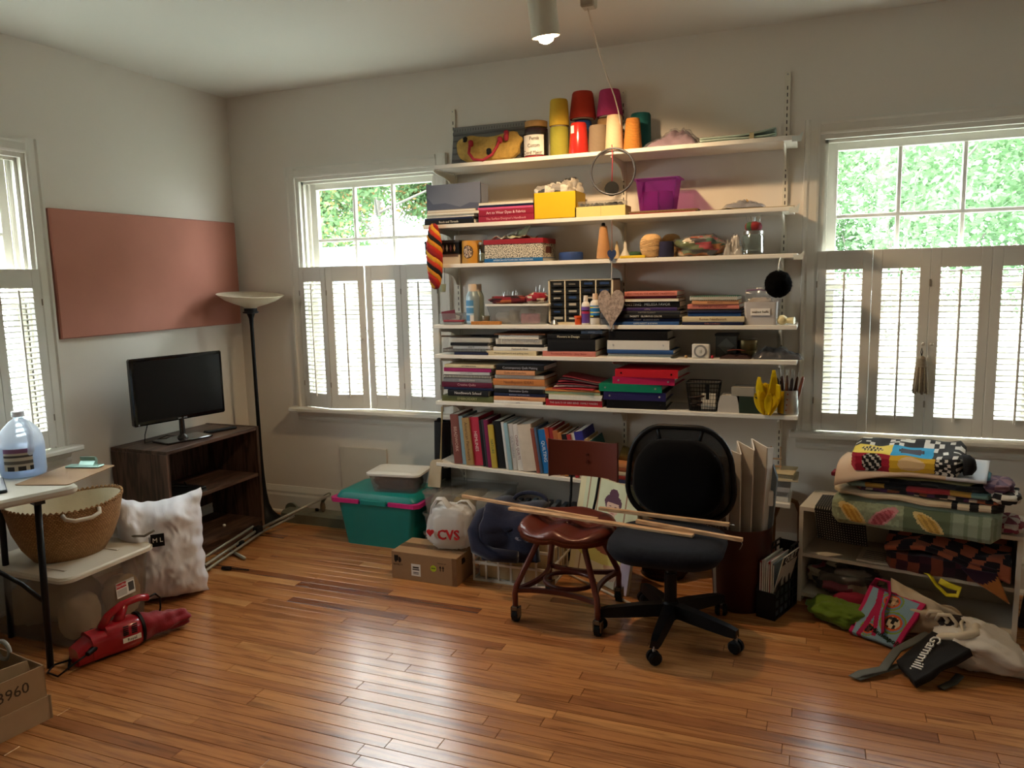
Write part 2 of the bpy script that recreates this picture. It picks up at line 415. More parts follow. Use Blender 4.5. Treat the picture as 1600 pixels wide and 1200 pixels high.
# ---- baseboards
def bb_prof(): return [(0, 0), (.018, 0), (.018, .12), (.014, .135), (.016, .150), (.012, .165), (.006, .187), (0, .187)]
struct('baseboard_back', B().prism([(-a-.0, z) for a, z in bb_prof()], 'x', 0, XR), M_base)
struct('baseboard_left', B().prism([(a, z) for a, z in bb_prof()], 'y', YR, 0), M_base)
struct('trim_1', B().prism([(-.018, 0), (-.036, 0), (-.034, .012), (-.026, .019), (-.018, .021)], 'x', .03, XR), M_base)
struct('trim_2', B().prism([(.018, 0), (.036, 0), (.034, .012), (.026, .019), (.018, .021)], 'y', YR, -.03), M_base)

# ---- windows, built in a local frame: x along the wall, y outward, then turned into place
def window(name, w_, M):
    r = bpy.data.objects.new(name, None); r['kind'] = 'structure'; link(r, None, M)
    z0, z1 = WZ
    cp = [(0, 0), (.013, 0), (.016, .01), (.016, .045), (.022, .055), (.022, .068), (0, .072)]      # depth, across
    def casing(n_, pts, axis, a, c): part(n_, B().prism(pts, axis, a, c), M_trim, r)
    casing('casing', [(-u, -d) for d, u in cp], 'z', z0, z1+.072)
    casing('casing', [(w_+u, -d) for d, u in cp], 'z', z0, z1+.072)
    casing('head_casing', [(-d, z1+u) for d, u in cp], 'x', -.0, w_+.0)
    part('window_stool', B().box(-.105, w_+.105, -.085, .05, z0-.008, z0+.02, .006), M_trim, r)
    part('apron', B().prism([(0, .648), (-.012, .648), (-.016, .664), (-.012, .676), (-.022, .696), (-.022, .712), (0, .712)], 'x', -.075, w_+.075), M_trim, r)
    part('jamb', B().box(0, .022, .0005, .15, z0+.021, z1-.022), M_trim, r); part('jamb', B().box(w_-.022, w_, .0005, .15, z0+.021, z1-.022), M_trim, r)
    part('head_jamb', B().box(0, w_, .0005, .15, z1-.022, z1), M_trim, r); part('outer_sill', B().box(0, w_, .05, .19, z0-.03, z0+.02), M_trim, r)
    for x in (.022, w_-.022-.016):
        for y in (.028, .078): part('stop', B().box(x, x+.016, y, y+.014, z0+.02, z1-.022), M_trim, r)
    part('stop', B().box(.022, w_-.022, .028, .042, z1-.038, z1-.022), M_trim, r)
    zm = 1.472
    for nm, a, c, y in (('upper_sash', zm-.018, z1-.024, .094), ('lower_sash', z0+.022, zm+.018, .052)):
        s_ = part(nm, B().box(.0365, .085, y, y+.034, a, c, .003), M_trim, r)
        for bx in ((w_-.085, w_-.0365, a, c), (.08, w_-.08, c-.045, c), (.08, w_-.08, a, a+(.04 if nm[0] == 'u' else .07))):
            part('sash_rail', B().box(bx[0], bx[1], y, y+.034, bx[2], bx[3], .003), M_trim, s_)
        gx0, gx1, gz0, gz1 = .085, w_-.085, a+.038, c-.045
        zc = (gz0+gz1)/2; cw = (gx1-gx0)/3
        for k in (1, 2): part('muntin', B().box(gx0+cw*k-.010, gx0+cw*k+.010, y+.004, y+.03, gz0, gz1, .003), M_trim, s_)
        part('muntin', B().box(gx0, gx1, y+.003, y+.031, zc-.010, zc+.010, .003), M_trim, s_)
        for i in range(3):
            for j in range(2):
                part('pane', B().box(gx0+cw*i+.008, gx0+cw*(i+1)-.008, y+.015, y+.018, (gz0, zc)[j]+.006, (zc, gz1)[j]-.006), GLASS, s_)
    return r
window('window_1', W1[1]-W1[0], Matrix.Translation((0, W1[0], 0)) @ Matrix.Rotation(R(90), 4, 'Z'))
window('window_2', W2[1]-W2[0], Matrix.Translation((W2[0], 0, 0)))
window('window_3', W3[1]-W3[0], Matrix.Translation((W3[0], 0, 0)))

# ---- louvred cafe shutters
SH_W, SH0, SH1 = .2475, .748, 1.642
_st = .043; _lz0, _lz1, _nl = .842, 1.546, 26
_pit_l = (_lz1-_lz0)/_nl
def shutter_meshes():
    b = B().box(0, _st, -.012, .012, SH0, SH1, .002).box(SH_W-_st, SH_W, -.012, .012, SH0, SH1, .002)
    b.box(_st, SH_W-_st, -.0115, .0115, SH0, _lz0-.004, .001).box(_st, SH_W-_st, -.0115, .0115, _lz1+.004, SH1, .001)
    sl = B(); w2, t2 = .0165, .0034; ca, sa = math.cos(R(9)), math.sin(R(9))
    el = [(-w2, 0), (-w2*.7, -t2*.8), (0, -t2), (w2*.7, -t2*.8), (w2, 0), (w2*.7, t2*.8), (0, t2), (-w2*.7, t2*.8)]
    sl.prism([(y*ca-z*sa, y*sa+z*ca) for y, z in el][::-1], 'x', _st-.003, SH_W-_st+.003)
    rod = B().box(SH_W/2-.005, SH_W/2+.005, -.027, -.017, _lz0-.024, _lz1-.006, .002)
    kn = B().lathe([(.003, 0), (.003, .008), (.008, .012), (.009, .018), (.005, .022)], 12).xf(Matrix.Rotation(R(90), 4, 'X'))
    return b.mesh('stile_and_rail_frame', M_shut), sl.mesh('slat', M_shut, 40), rod.mesh('tilt_rod', M_shut), kn.mesh('knob', mat('#b9b3a6', .4), 40)
ME_fr, ME_sl, ME_rod, ME_kn = shutter_meshes()
M_brass = mat('#8f8778', .5)
def shutter(M, label, knob=None, hinge_side=0, group=None):
    o = bpy.data.objects.new('window_shutter', None); tag(link(o, None, M), label, 'shutter', group)
    part('frame', ME_fr, None, o)
    for i in range(_nl):
        s_ = bpy.data.objects.new('slat', ME_sl); link(s_, o, at(0, 0, _lz0+(i+.5)*_pit_l))
    part('tilt_rod', ME_rod, None, o)
    if knob is not None: link(bpy.data.objects.new('knob', ME_kn), o, at(knob, -.011, 1.19))
    for z in (.90, 1.48):
        x = 0 if hinge_side == 0 else SH_W
        part('hinge', B().cyl((x, -.0135, z-.016), (x, -.0135, z+.016), .0032, n=8), M_brass, o)
    return o
j = .745; y_s = -.014
A1 = Matrix.Translation((W2[0]+.004, y_s, 0)) @ Matrix.Rotation(math.atan2(-.062, .24), 4, 'Z')
shutter(A1, 'folded-in white louvred shutter hinged at the casing beside the lamp', None, 0)
shutter(Matrix.Translation((W2[0]+.004+.240, y_s-.062, 0)) @ Matrix.Rotation(math.atan2(.062, .24), 4, 'Z'),
        'angled white louvred shutter joined to the folded one near the lamp', SH_W-.02, 0)
shutter(at(W2[0]+.4955, y_s, 0), 'flat white louvred shutter with a knob, two panels from the yarn shelves', .02, 1)
shutter(at(W2[0]+.4955+.2485, y_s, 0), 'flat white louvred shutter half hidden behind the shelf ends', None, 1)
for i, (l, k) in enumerate((('white louvred shutter panel closest to the shelf uprights, over the white bookcase', None),
     ('white louvred shutter with the tassel hanging on its edge', SH_W-.018), ('white louvred shutter next to the tassel, above the quilts', .018),
     ('white louvred shutter beyond the tassel pair at the far window casing', None))):
    shutter(at(W3[0]+.003+i*.2487, y_s, 0), l, k, 0 if i % 2 == 0 else 1)
RL = Matrix.Rotation(R(90), 4, 'Z')
for i, l in enumerate(('white louvred shutter on the wall of the terracotta board, at its casing', 'white louvred shutter on the board wall, second from the board',
                       'white louvred shutter on the board wall, third from the board', 'white louvred shutter on the board wall, fourth from the board')):
    shutter(Matrix.Translation((.014, W1[1]-.004-(i+1)*.2487, 0)) @ RL, l, None, 1)
# small hook latch on the pair by the lamp
solo('hook_latch', 'small brass hook latch on the shutter pair near the lamp', 'latch',
     B().tube([(0, 0, 0), (0, -.006, 0), (.0, -.006, -.012), (.012, -.006, -.018), (.012, -.006, -.03), (.004, -.006, -.032)], .0022, 6), M_brass, loc=(W2[0]+.486, y_s-.011, 1.262))

# ================================================================ outside
M_lawn = mat('#9aa39c', .95, nz=.3, scale=.8)
struct('exterior_lawn', B().box(-40, 40, .3, 60, -.75, -.7).box(-40, -.4, -30, .3, -.75, -.7).box(-.4, 40, -40, -6.2, -.75, -.7), M_lawn)
def leaf_mat(name, c1, c2):
    m = bpy.data.materials.new(name); m.use_nodes = True; n = m.node_tree; n.nodes.clear(); out = n.nodes.new('ShaderNodeOutputMaterial')
    vc = N(n, 'ShaderNodeVertexColor', layer_name='print')
    d = N(n, 'ShaderNodeBsdfDiffuse'); t = N(n, 'ShaderNodeBsdfTranslucent'); mx = n.nodes.new('ShaderNodeMixShader'); mx.inputs[0].default_value = .45
    n.links.new(vc.outputs[0], d.inputs[0]); n.links.new(vc.outputs[0], t.inputs[0])
    n.links.new(d.outputs[0], mx.inputs[1]); n.links.new(t.outputs[0], mx.inputs[2]); n.links.new(mx.outputs[0], out.inputs[0]); return m
M_leaf = leaf_mat('tree_leaf', 0, 0); M_bark = mat('#77706a', .9, nz=.35, scale=14, bump=.6)
def tree(label, x, y, rad, hgt, nleaf, seed, cols, size=.1, trunk_r=.16, lean=0.):
    rg = random.Random(seed); t = T('garden_tree', label, 'tree', (x, y, -.72), group=None)
    tp = [(0, 0, 0), (lean*.3, 0, hgt*.3), (lean*.7, .1, hgt*.6), (lean, .1, hgt*.92)]
    part('trunk', B().tube(tp, [trunk_r*1.2, trunk_r, trunk_r*.7, trunk_r*.2], 12), M_bark, t, True)
    cl = []
    for k in range(26):
        a = rg.uniform(0, 6.283); e = rg.uniform(-.35, .9); r_ = rad*rg.uniform(.45, .95)
        p = Vector((lean*.7+math.cos(a)*r_*math.sqrt(1-e*e*.6), math.sin(a)*r_*math.sqrt(1-e*e*.6), hgt*.56+e*hgt*.40)); cl.append((p, rad*rg.uniform(.25, .42)))
    for k in range(12):
        p = cl[k*2][0]; z = min(hgt*.8, max(hgt*.25, p.z-rad*.5)); q = Vector((lean*.7*z/hgt, .05, z))
        part('branch', B().tube([q, q.lerp(p, .5)+Vector((0, 0, -.08*rad)), p], [trunk_r*.35, trunk_r*.2, .012], 7), M_bark, t, True)
    b = B(); b.c = []
    for k in range(nleaf):
        c, r_ = cl[rg.randrange(len(cl))]; d = Vector((rg.gauss(0, 1), rg.gauss(0, 1), rg.gauss(0, 1))).normalized()*r_*rg.random()**.4
        p = c+d; s_ = size*rg.uniform(.6, 1.3)
        u = Vector((rg.gauss(0, 1), rg.gauss(0, 1), rg.gauss(0, .6))).normalized(); v = u.cross(Vector((rg.gauss(0, 1), rg.gauss(0, 1), rg.gauss(0, 1)))).normalized()
        b.add([p-u*s_*.5, p-v*s_*.27, p+u*s_*.5, p+v*s_*.27], [(0, 1, 2, 3)])
        cc = rg.choice(cols); g = rg.uniform(.75, 1.25); b.c.append(tuple(min(.9, q*g) for q in cc))
    part('foliage', b, M_leaf, t)['kind'] = 'stuff'
GR = [(.115, .20, .085), (.14, .23, .105), (.17, .26, .13), (.10, .175, .08)]
GA = GR*3+[(.18, .24, .09), (.20, .25, .10), (.33, .20, .09), (.32, .23, .10)]
for a in (('broad tree with some orange leaves seen over the neighbour roof', -7.2, 13.6, 3.4, 7.4, 40000, 1, GA, .15, .12),
          ('green tree behind the turning one, past the lamp window', -12.5, 15.5, 3.4, 7.6, 12000, 2, GR, .2, .14),
          ('green tree rising behind the neighbour roof', -1.8, 16.5, 3.6, 7.4, 22000, 3, GR, .2, .16),
          ('feathery green tree filling the window above the quilts', 4.3, 6.4, 2.5, 5.6, 40000, 4, [(.13, .215, .115), (.155, .24, .13), (.105, .185, .085)], .085, .09),
          ('tree with a thick pale trunk at the edge of the quilt window', 7.7, 7.6, 2.2, 7.2, 13000, 5, GR, .12, .22),
          ('far green tree between the windows', 3.4, 17.0, 3.6, 7.4, 20000, 6, GR, .18, .16),
          ('far green tree beyond the thick trunk', 9.6, 14.5, 3.6, 7.4, 20000, 7, GR, .18, .16),
          ('tree outside the window beside the terracotta board', -7.5, -2.2, 2.6, 6.0, 9000, 8, GR, .16, .14)): tree(*a)
# neighbour's house: pale siding, grey shingle roof
hs = T('exterior_house', 'neighbour house with pale siding and a low grey shingle roof', 'house', (-5.2, 10.2, -.72))
part('wall', B().box(-3.2, 3.2, -2, 2, 0, 2.15), mat('#8d9090', .8), hs)
def roofp(s_): return [(-3.6, s_*2.4, 2.05), (3.6, s_*2.4, 2.05), (1.7, 0, 3.0), (-1.7, 0, 3.0)]
M_shing = mat('#565b5e', .9, nz=.2, scale=6)
for k in range(9):
    z0 = 2.05+k*.105; f0 = k/9; f1 = (k+1.15)/9
    L = lambda f: 3.6-1.9*f; yy = lambda f: -2.4*(1-f); zz = lambda f: 2.05+.95*f
    part('shingle_course', B().add([(-L(f0), yy(f0), zz(f0)+.03), (L(f0), yy(f0), zz(f0)+.03), (L(f1), yy(f1), zz(f1)), (-L(f1), yy(f1), zz(f1)),
        (-L(f0), yy(f0), zz(f0)-.02), (L(f0), yy(f0), zz(f0)-.02), (L(f1), yy(f1), zz(f1)-.05), (-L(f1), yy(f1), zz(f1)-.05)],
        [(0, 1, 2, 3), (7, 6, 5, 4), (0, 4, 5, 1), (1, 5, 6, 2), (2, 6, 7, 3), (3, 7, 4, 0)]), M_shing, hs)
part('roof', B().add([(-3.6, 2.4, 2.03), (3.6, 2.4, 2.03), (3.6, -2.4, 2.03), (-3.6, -2.4, 2.03), (-1.7, 0, 2.98), (1.7, 0, 2.98)],
     [(0, 1, 5, 4), (1, 2, 5), (2, 3, 4, 5), (3, 0, 4), (3, 2, 1, 0)]), M_shing, hs)
# ================================================================ wood materials
def wood(name, c1, c2, axis='z', sc_=8., rough=.45, wave=6., spec=.4):
    m, n, p = nodes_mat(name); tc = N(n, 'ShaderNodeTexCoord'); mp = N(n, 'ShaderNodeMapping')
    s_ = {'x': (.25, 2, 2), 'y': (2, .25, 2), 'z': (2, 2, .25)}[axis]; mp.inputs['Scale'].default_value = [q*sc_ for q in s_]
    n.links.new(tc.outputs['Object'], mp.inputs[0])
    a = N(n, 'ShaderNodeTexNoise', Scale=1., Detail=2, Distortion=.8); n.links.new(mp.outputs[0], a.inputs['Vector'])
    mu = N(n, 'ShaderNodeMath', operation='MULTIPLY'); mu.inputs[1].default_value = wave*4; n.links.new(a.outputs['Fac'], mu.inputs[0])
    sn = N(n, 'ShaderNodeMath', operation='SINE'); n.links.new(mu.outputs[0], sn.inputs[0])
    b_ = N(n, 'ShaderNodeTexNoise', Scale=6., Detail=5); n.links.new(mp.outputs[0], b_.inputs['Vector'])
    ad = N(n, 'ShaderNodeMath', operation='MULTIPLY_ADD'); ad.inputs[1].default_value = .28; n.links.new(sn.outputs[0], ad.inputs[0]); n.links.new(b_.outputs['Fac'], ad.inputs[2])
    rp = ramp(n, [(.15, c1), (.8, c2)]); n.links.new(ad.outputs[0], rp.inputs[0]); n.links.new(rp.outputs[0], p.inputs['Base Color'])
    p.inputs['Roughness'].default_value = rough; p.inputs['Specular IOR Level'].default_value = spec; return m
M_walz = wood('walnut_upright', (.040, .021, .014), (.120, .066, .044), 'z', 7)
M_waly = wood('walnut_board', (.040, .021, .014), (.120, .066, .044), 'y', 7)
M_pine = wood('raw_pine', (.48, .27, .13), (.68, .44, .25), 'x', 12, .6)

# ================================================================ wall things
t = solo('bulletin_board', 'large terracotta fabric-covered board on the wall above the television', 'bulletin board',
         B().box(0, .032, -1.359, -.034, 1.288, 1.945, .006), mat('#b97d6c', .95, nz=.08, scale=6, bump=.25, bscale=600, sheen=.1), loc=(.001, 0, 0))
solo('access_panel', 'thin white square panel on the wall behind the teal tub', 'panel', B().box(.738, 1.085, -.013, .0, .17, .487, .002), mat('#cfc8ba', .7, nz=.03), loc=(0, -.0005, 0))

# ---- torchiere lamp
L = T('floor_lamp', 'black torchiere floor lamp with a tilted cream glass bowl in the corner', 'lamp', (.272, -.222, 0))
part('base', B().lathe([(.125, 0), (.128, .006), (.118, .014), (.085, .035), (.055, .07), (.035, .12), (.024, .19), (.017, .30), (.013, .42)], 32), M_black, L, 50)
part('pole', B().lathe([(.013, .41), (.0115, .8), (.0115, 1.28), (.014, 1.33), (.026, 1.362)], 16), M_black, L, 50)
part('collar', B().lathe([(.026, 1.360), (.048, 1.364), (.048, 1.372), (.040, 1.374), (.040, 1.392), (.030, 1.395)], 24), M_black, L, 40)
sh = B().lathe([(.032, 0), (.045, .012), (.10, .030), (.155, .052), (.198, .082), (.204, .088), (.196, .089), (.15, .062), (.095, .040), (.03, .022)], 40)
sh.xf(Matrix.Translation((0, 0, 1.392)) @ Matrix.Rotation(R(5), 4, 'Y') @ Matrix.Rotation(R(2), 4, 'X'))
part('bowl_shade', sh, mat('#e2d8bf', .35, nz=.06, scale=9), L, 60)

# ---- television stand and what is on it
S = T('television_stand', 'dark walnut open shelf unit under the television', 'tv stand', (.205, -.755, 0))
Y0, Y1, ST, D0, D1 = -1.115, -.385, .672, .008, .405
w_ = lambda b: b.xf(at(-.205, .755, 0))
part('top', w_(B().box(D0, D1, Y0, Y1, ST-.02, ST, .0015)), M_waly, S)
part('side', w_(B().box(D0, D1, Y0, Y0+.019, 0, ST-.02)), M_walz, S); part('side', w_(B().box(D0, D1+.002, Y1-.019, Y1, 0, ST+.003)), M_walz, S)
part('shelf', w_(B().box(D0+.01, D1-.006, Y0+.019, Y1-.019, .362, .381)), M_waly, S)
part('bottom_board', w_(B().box(D0+.01, D1, Y0+.019, Y1-.019, .075, .094)), M_waly, S)
part('kick_board', w_(B().box(D1-.03, D1-.012, Y0+.019, Y1-.019, 0, .075)), M_waly, S)
part('back_panel', w_(B().box(D0, D0+.006, Y0+.019, Y1-.019, .075, ST-.02)), M_walz, S)
P_ = T('disc_player', 'flat black player with a silver front edge on the walnut shelf', 'disc player', (.27, -.97, .3815))
part('case', B().box(-.11, .11, -.11, .15, 0, .026, .003), M_black, P_); part('front_strip', B().box(.11, .114, -.11, .15, .001, .012), M_steel, P_)
part('loose_cable', B().tube([(-.05, -.05, .03), (0, .02, .05), (.04, .08, .034), (-.02, .12, .045)], .005, 6), M_black, P_, True)
solo('small_knob', 'small pale knob lying in the bottom of the walnut unit', 'knob', B().lathe([(.006, 0), (.010, .004), (.009, .012), (.004, .015)], 12), M_white, loc=(.30, -.62, .0945), sm=40)
TV = T('television', 'black flat-screen television with a glossy bezel on the walnut unit', 'television', (.245, -.83, ST), rz=77)
part('stand_base', slab(.29, .17, .012, .02), M_blackgloss, TV, 40)
part('neck', B().lathe([(.03, .012), (.028, .022), (.016, .035), (.0145, .12), (.018, .135)], 20), mat('#3a3c40', .08, .6, spec=.8), TV, 40)
part('cabinet', B().box(-.282, .282, -.014, .022, .118, .488, .008), M_blackgloss, TV)
part('back_bulge', B().box(-.18, .18, .022, .045, .16, .42, .015), M_black, TV)
part('screen', B().box(-.262, .262, -.0155, -.0135, .142, .470), mat('#030406', .28, nz=.05), TV)
text('brand_name', 'SAMSUNG', .0125, mat('#b9bcc0', .4), TV, at(0, -.0145, .129) @ FRONT)
part('power_mark', B().box(-.262, -.254, -.0148, -.0138, .122, .131), mat('#9aa0a6', .4), TV)
part('cable', B().tube([(-.17, .03, .16), (-.2, .04, .06), (-.20, .05, .012), (-.12, .08, .008), (-.04, .10, .02), (.02, .10, .006)], .0028, 6), M_black, TV, True)
solo('remote_control', 'black remote control beside the television base', 'remote', B().box(-.10, .10, -.021, .021, 0, .018, .006), M_black, loc=(.285, -.575, ST), rz=72)

# ---- folded aluminium stand on the floor and the olive cast base
F_ = T('folded_metal_stand', 'folded grey metal tube stand lying along the walnut unit', 'metal stand', (.5, -.75, 0))
q = lambda px, py, z: onZ(px, py, z)
pe = onY(517, 773, -.13)
def tubep(nm, pts, r_): part(nm, B().tube(pts, r_, 10), M_alu, F_, True, True)
tubep('pole', [Vector((.56, -1.16, .028)), Vector((.447, -.50, .05))], .0085)
tubep('pole', [Vector((.60, -1.17, .022)), Vector((.468, -.48, .035))], .0075)
tubep('pole', [Vector((.53, -1.14, .06)), Vector((.43, -.52, .075))], .007)
tubep('upper_tube', [Vector((.447, -.50, .05)), pe+Vector((-.006, -.005, 0))], .0095)
tubep('lower_tube', [Vector((.468, -.48, .035)), Vector((.57, -.30, .09))], .008)
tubep('foot_bar', [Vector((.47, -.77, .014)), Vector((.64, -.845, .014))], .009)
part('clamp', B().box(-.07, -.025, .22, .27, .03, .075, .006), M_dark, F_); part('clamp', B().box(-.035, .005, .03, .07, .015, .05, .005), M_dark, F_)
part('clamp', B().box(.03, .07, -.36, -.31, .012, .05, .005), M_dark, F_)
solo('iron_bolt', 'loose dark bolt on the floor in front of the walnut unit', 'bolt', B().cyl((0, 0, .012), (.05, .01, .012), .011, n=8).cyl((.05, .01, .012), (.15, .035, .006), .004, n=8), M_dark, loc=(.62, -1.0, .0), sm=40)
O = T('metal_press_base', 'long olive green metal base with a wooden handle along the baseboard', 'metal base', (.72, -.13, 0))
M_olive = mat('#6b6e5e', .45, .1, nz=.1)
part('base', B().prism([(-.065, 0), (.065, 0), (.065, .05), (.05, .074), (-.04, .074), (-.065, .06)], 'x', -.34, .36), M_olive, O)
part('end_disc', B().cyl((-.33, .03, .052), (-.33, .045, .052), .05, n=20), M_olive, O, 40)
part('handle', B().lathe([(.006, .074), (.014, .082), (.018, .10), (.016, .125), (.010, .145)], 16, (-.055, 0, 0)), mat('#6b5a45', .5), O, 40)
part('arm_link', B().tube([(-.055, 0, .14), (-.03, 0, .18), (.005, 0, .20)], [.011, .014, .011], 8), M_olive, O, True)
part('wing_nut', B().box(-.115, -.09, -.006, .006, .074, .094, .004), M_dark, O)

# ---- pillow
def pillow_fn(u, v):
    a = 2*u-1; c = 2*v-1
    th_ = .135*max(0, (1-abs(a)**3.2))**.5*max(0, (1-abs(c)**3.2))**.5
    return a, c, th_
def mk_pillow(b, W, Hh):
    for sgn in (1, -1):
        def fn(u, v):
            a, c, th_ = pillow_fn(u, v)
            pin = 1-.06*(1-abs(a*c)); wob = noise.noise(Vector((a*2.2, c*2.2, sgn*3)))*.035+abs(noise.noise(Vector((a*6, c*5, sgn*5+2))))*.02
            e = min(1, 4*th_/.135)
            x = a*W/2*(1-.05*(1-c*c)*abs(a))+.012*noise.noise(Vector((c*5, 1, a*3)))
            z = (c+1)/2*Hh + (.02*noise.noise(Vector((a*4, 7, 0)))+.028*max(0, c)*abs(a)**2 - .015*max(0, c)*(1-abs(a)))*max(0, c)
            return Vector((x, sgn*(th_+wob*e)+.0, z))
        s_ = B().sheet(fn, 44, 44); 
        if sgn < 0: s_.f = [f[::-1] for f in s_.f]
        s_.c = None; b.add(s_.v, s_.f)
    return b
PW = T('bed_pillow', 'plump white pillow in a clear bag with a black tag, leaning by the tote', 'pillow', (.615, -1.385, .003), rot=Matrix.Rotation(R(46), 4, 'Z') @ Matrix.Rotation(R(-7), 4, 'X'))
part('cover', mk_pillow(B(), .40, .50), mat('#dfe3ee', .45, nz=.03, bump=.15, bscale=40), PW, True)
part('tag', B().box(-.045, .015, -.150, -.143, .285, .345), M_black, PW); text('tag_print', 'M L', .03, M_white, PW, at(-.015, -.151, .315) @ FRONT)
solo('grey_power_cord', 'grey cord drooping between the woven basket and the pillow', 'cord',
     B().tube([(.49, -1.50, .40), (.58, -1.535, .365), (.66, -1.525, .37), (.70, -1.50, .395)], .006, 8), mat('#6d6a63', .5), sm=True)

# ---- big storage tote, basket on it
TT = T('storage_tote', 'large frosted plastic storage tote with an ivory lid under the woven basket', 'storage tote', (.415, -1.745, 0))
part('tub', tub(.50, .40, .555, .455, .318, .045, .004), FROST, TT, 40)
lid = slab(.585, .485, .020, .06, .314, e=.006); part('lid', lid, mat('#cfc7b6', .45, nz=.03), TT, 40)
part('lid_rim', loft(B(), [[(x, y, z) for x, y in rrect(a, c, .055)] for a, c, z in ((.565, .465, .312), (.592, .492, .312), (.592, .492, .326), (.565, .465, .326))], (False, False)), mat('#cfc7b6', .45, nz=.03), TT, 40)
for y in (-.17, .10): part('lid_ridge', B().box(.06, .20, y, y+.015, .333, .338, .002), mat('#cfc7b6', .45, nz=.03), TT)
lb = part('paper_label', B().box(0, .0015, -.05, .05, -.035, .035), M_white, TT); lb.matrix_basis = at(.2675, .07, .175) @ Matrix.Rotation(R(-4), 4, 'Y')
for nm, bx, m_ in (('label_band', (.0015, .0022, -.048, .005, .008, .032), mat('#b5262f', .5)), ('barcode', (.0015, .0022, .015, .045, -.022, .02), mat('#4d4a48', .6)), ('label_text_block', (.0015, .0022, -.046, .005, -.028, .002), mat('#b9b6b0', .6))):
    part(nm, B().box(*bx), m_, lb)
text('label_name', 'Sterilite', .017, M_white, lb, at(.0026, -.022, .02) @ Matrix.Rotation(R(90), 4, 'Z') @ FRONT)
for i, (x, y, s_) in enumerate(((.175, -.10, .085), (.18, .12, .08), (-.02, .02, .12), (-.15, -.08, .09))):
    solo('cloth_bundle', 'rolled beige cloth bundle packed inside the frosted tote', 'cloth', blob((0, 0, 0), (s_*.8, s_, .2), 24, 16, seed=i, amp=.08), mat('#d8c09a', .9, nz=.15), loc=(.415+x, -1.745+y, .006), group='bundles inside the frosted tote', sm=True)
def wicker_mat():
    m, n, p = nodes_mat('woven_straw'); tc = N(n, 'ShaderNodeTexCoord')
    sp = N(n, 'ShaderNodeSeparateXYZ'); n.links.new(tc.outputs['Object'], sp.inputs[0])
    an = N(n, 'ShaderNodeMath', operation='ARCTAN2'); n.links.new(sp.outputs['Y'], an.inputs[0]); n.links.new(sp.outputs['X'], an.inputs[1])
    cb = N(n, 'ShaderNodeCombineXYZ'); m1 = N(n, 'ShaderNodeMath', operation='MULTIPLY'); m1.inputs[1].default_value = 15; n.links.new(an.outputs[0], m1.inputs[0])
    m2 = N(n, 'ShaderNodeMath', operation='MULTIPLY'); m2.inputs[1].default_value = 95; n.links.new(sp.outputs['Z'], m2.inputs[0])
    n.links.new(m1.outputs[0], cb.inputs[0]); n.links.new(m2.outputs[0], cb.inputs[1])
    br = N(n, 'ShaderNodeTexBrick', Scale=1.); br.inputs['Color1'].default_value = (.40, .21, .075, 1); br.inputs['Color2'].default_value = (.54, .30, .12, 1); br.inputs['Mortar'].default_value = (.12, .05, .02, 1)
    br.inputs['Mortar Size'].default_value = .10; br.inputs['Mortar Smooth'].default_value = .6; br.inputs['Brick Width'].default_value = 1.0; br.inputs['Row Height'].default_value = .8
    n.links.new(cb.outputs[0], br.inputs['Vector']); n.links.new(br.outputs['Color'], p.inputs['Base Color'])
    bm = N(n, 'ShaderNodeBump', Strength=.9, Distance=.006); bm.invert = True; n.links.new(br.outputs['Fac'], bm.inputs['Height']); n.links.new(bm.outputs[0], p.inputs['Normal'])
    p.inputs['Roughness'].default_value = .75; return m
M_wick = wicker_mat()
BK = T('woven_basket', 'oval woven straw basket with a white liner standing on the frosted tote', 'basket', (.425, -1.735, .335), rz=70)
def oval(rx, ry, z, n=48, dip=0.): return [(rx*math.cos(2*math.pi*k/n), ry*math.sin(2*math.pi*k/n), z+dip*abs(math.cos(2*math.pi*k/n))**2) for k in range(n)]
part('wall', loft(B(), [oval(.15, .12, 0), oval(.19, .155, .06), oval(.222, .185, .14), oval(.245, .20, .235, dip=.02), oval(.238, .193, .235, dip=.02), oval(.21, .175, .13), oval(.14, .11, .012)]), M_wick, BK, 60)
part('liner', loft(B(), [oval(.236, .191, .232, dip=.02), oval(.208, .172, .13), oval(.13, .10, .014)], (False, True)), mat('#d9cdb2', .9, nz=.06, bump=.5, bscale=25), BK, True)
rim = B()
for k in range(64):
    a = 2*math.pi*k/64; rim.tube([(.2415*math.cos(a+d), .1965*math.sin(a+d), .237+.02*abs(math.cos(a))**2+e) for d, e in ((-.04, -.006), (0, .005), (.04, -.006))], .006, 6)
part('braided_rim', rim, M_wick, BK, True)['kind'] = 'stuff'
for s_ in (1, -1):
    part('rope_handle', B().tube([(.0+dx, s_*(.193+dy), .232+dz) for dx, dy, dz in ((-.075, .0, .0), (-.07, .022, -.015), (-.035, .03, -.028), (.035, .03, -.028), (.07, .022, -.015), (.075, .0, .0))], .009, 8), mat('#d9d0bd', .8), BK, True)

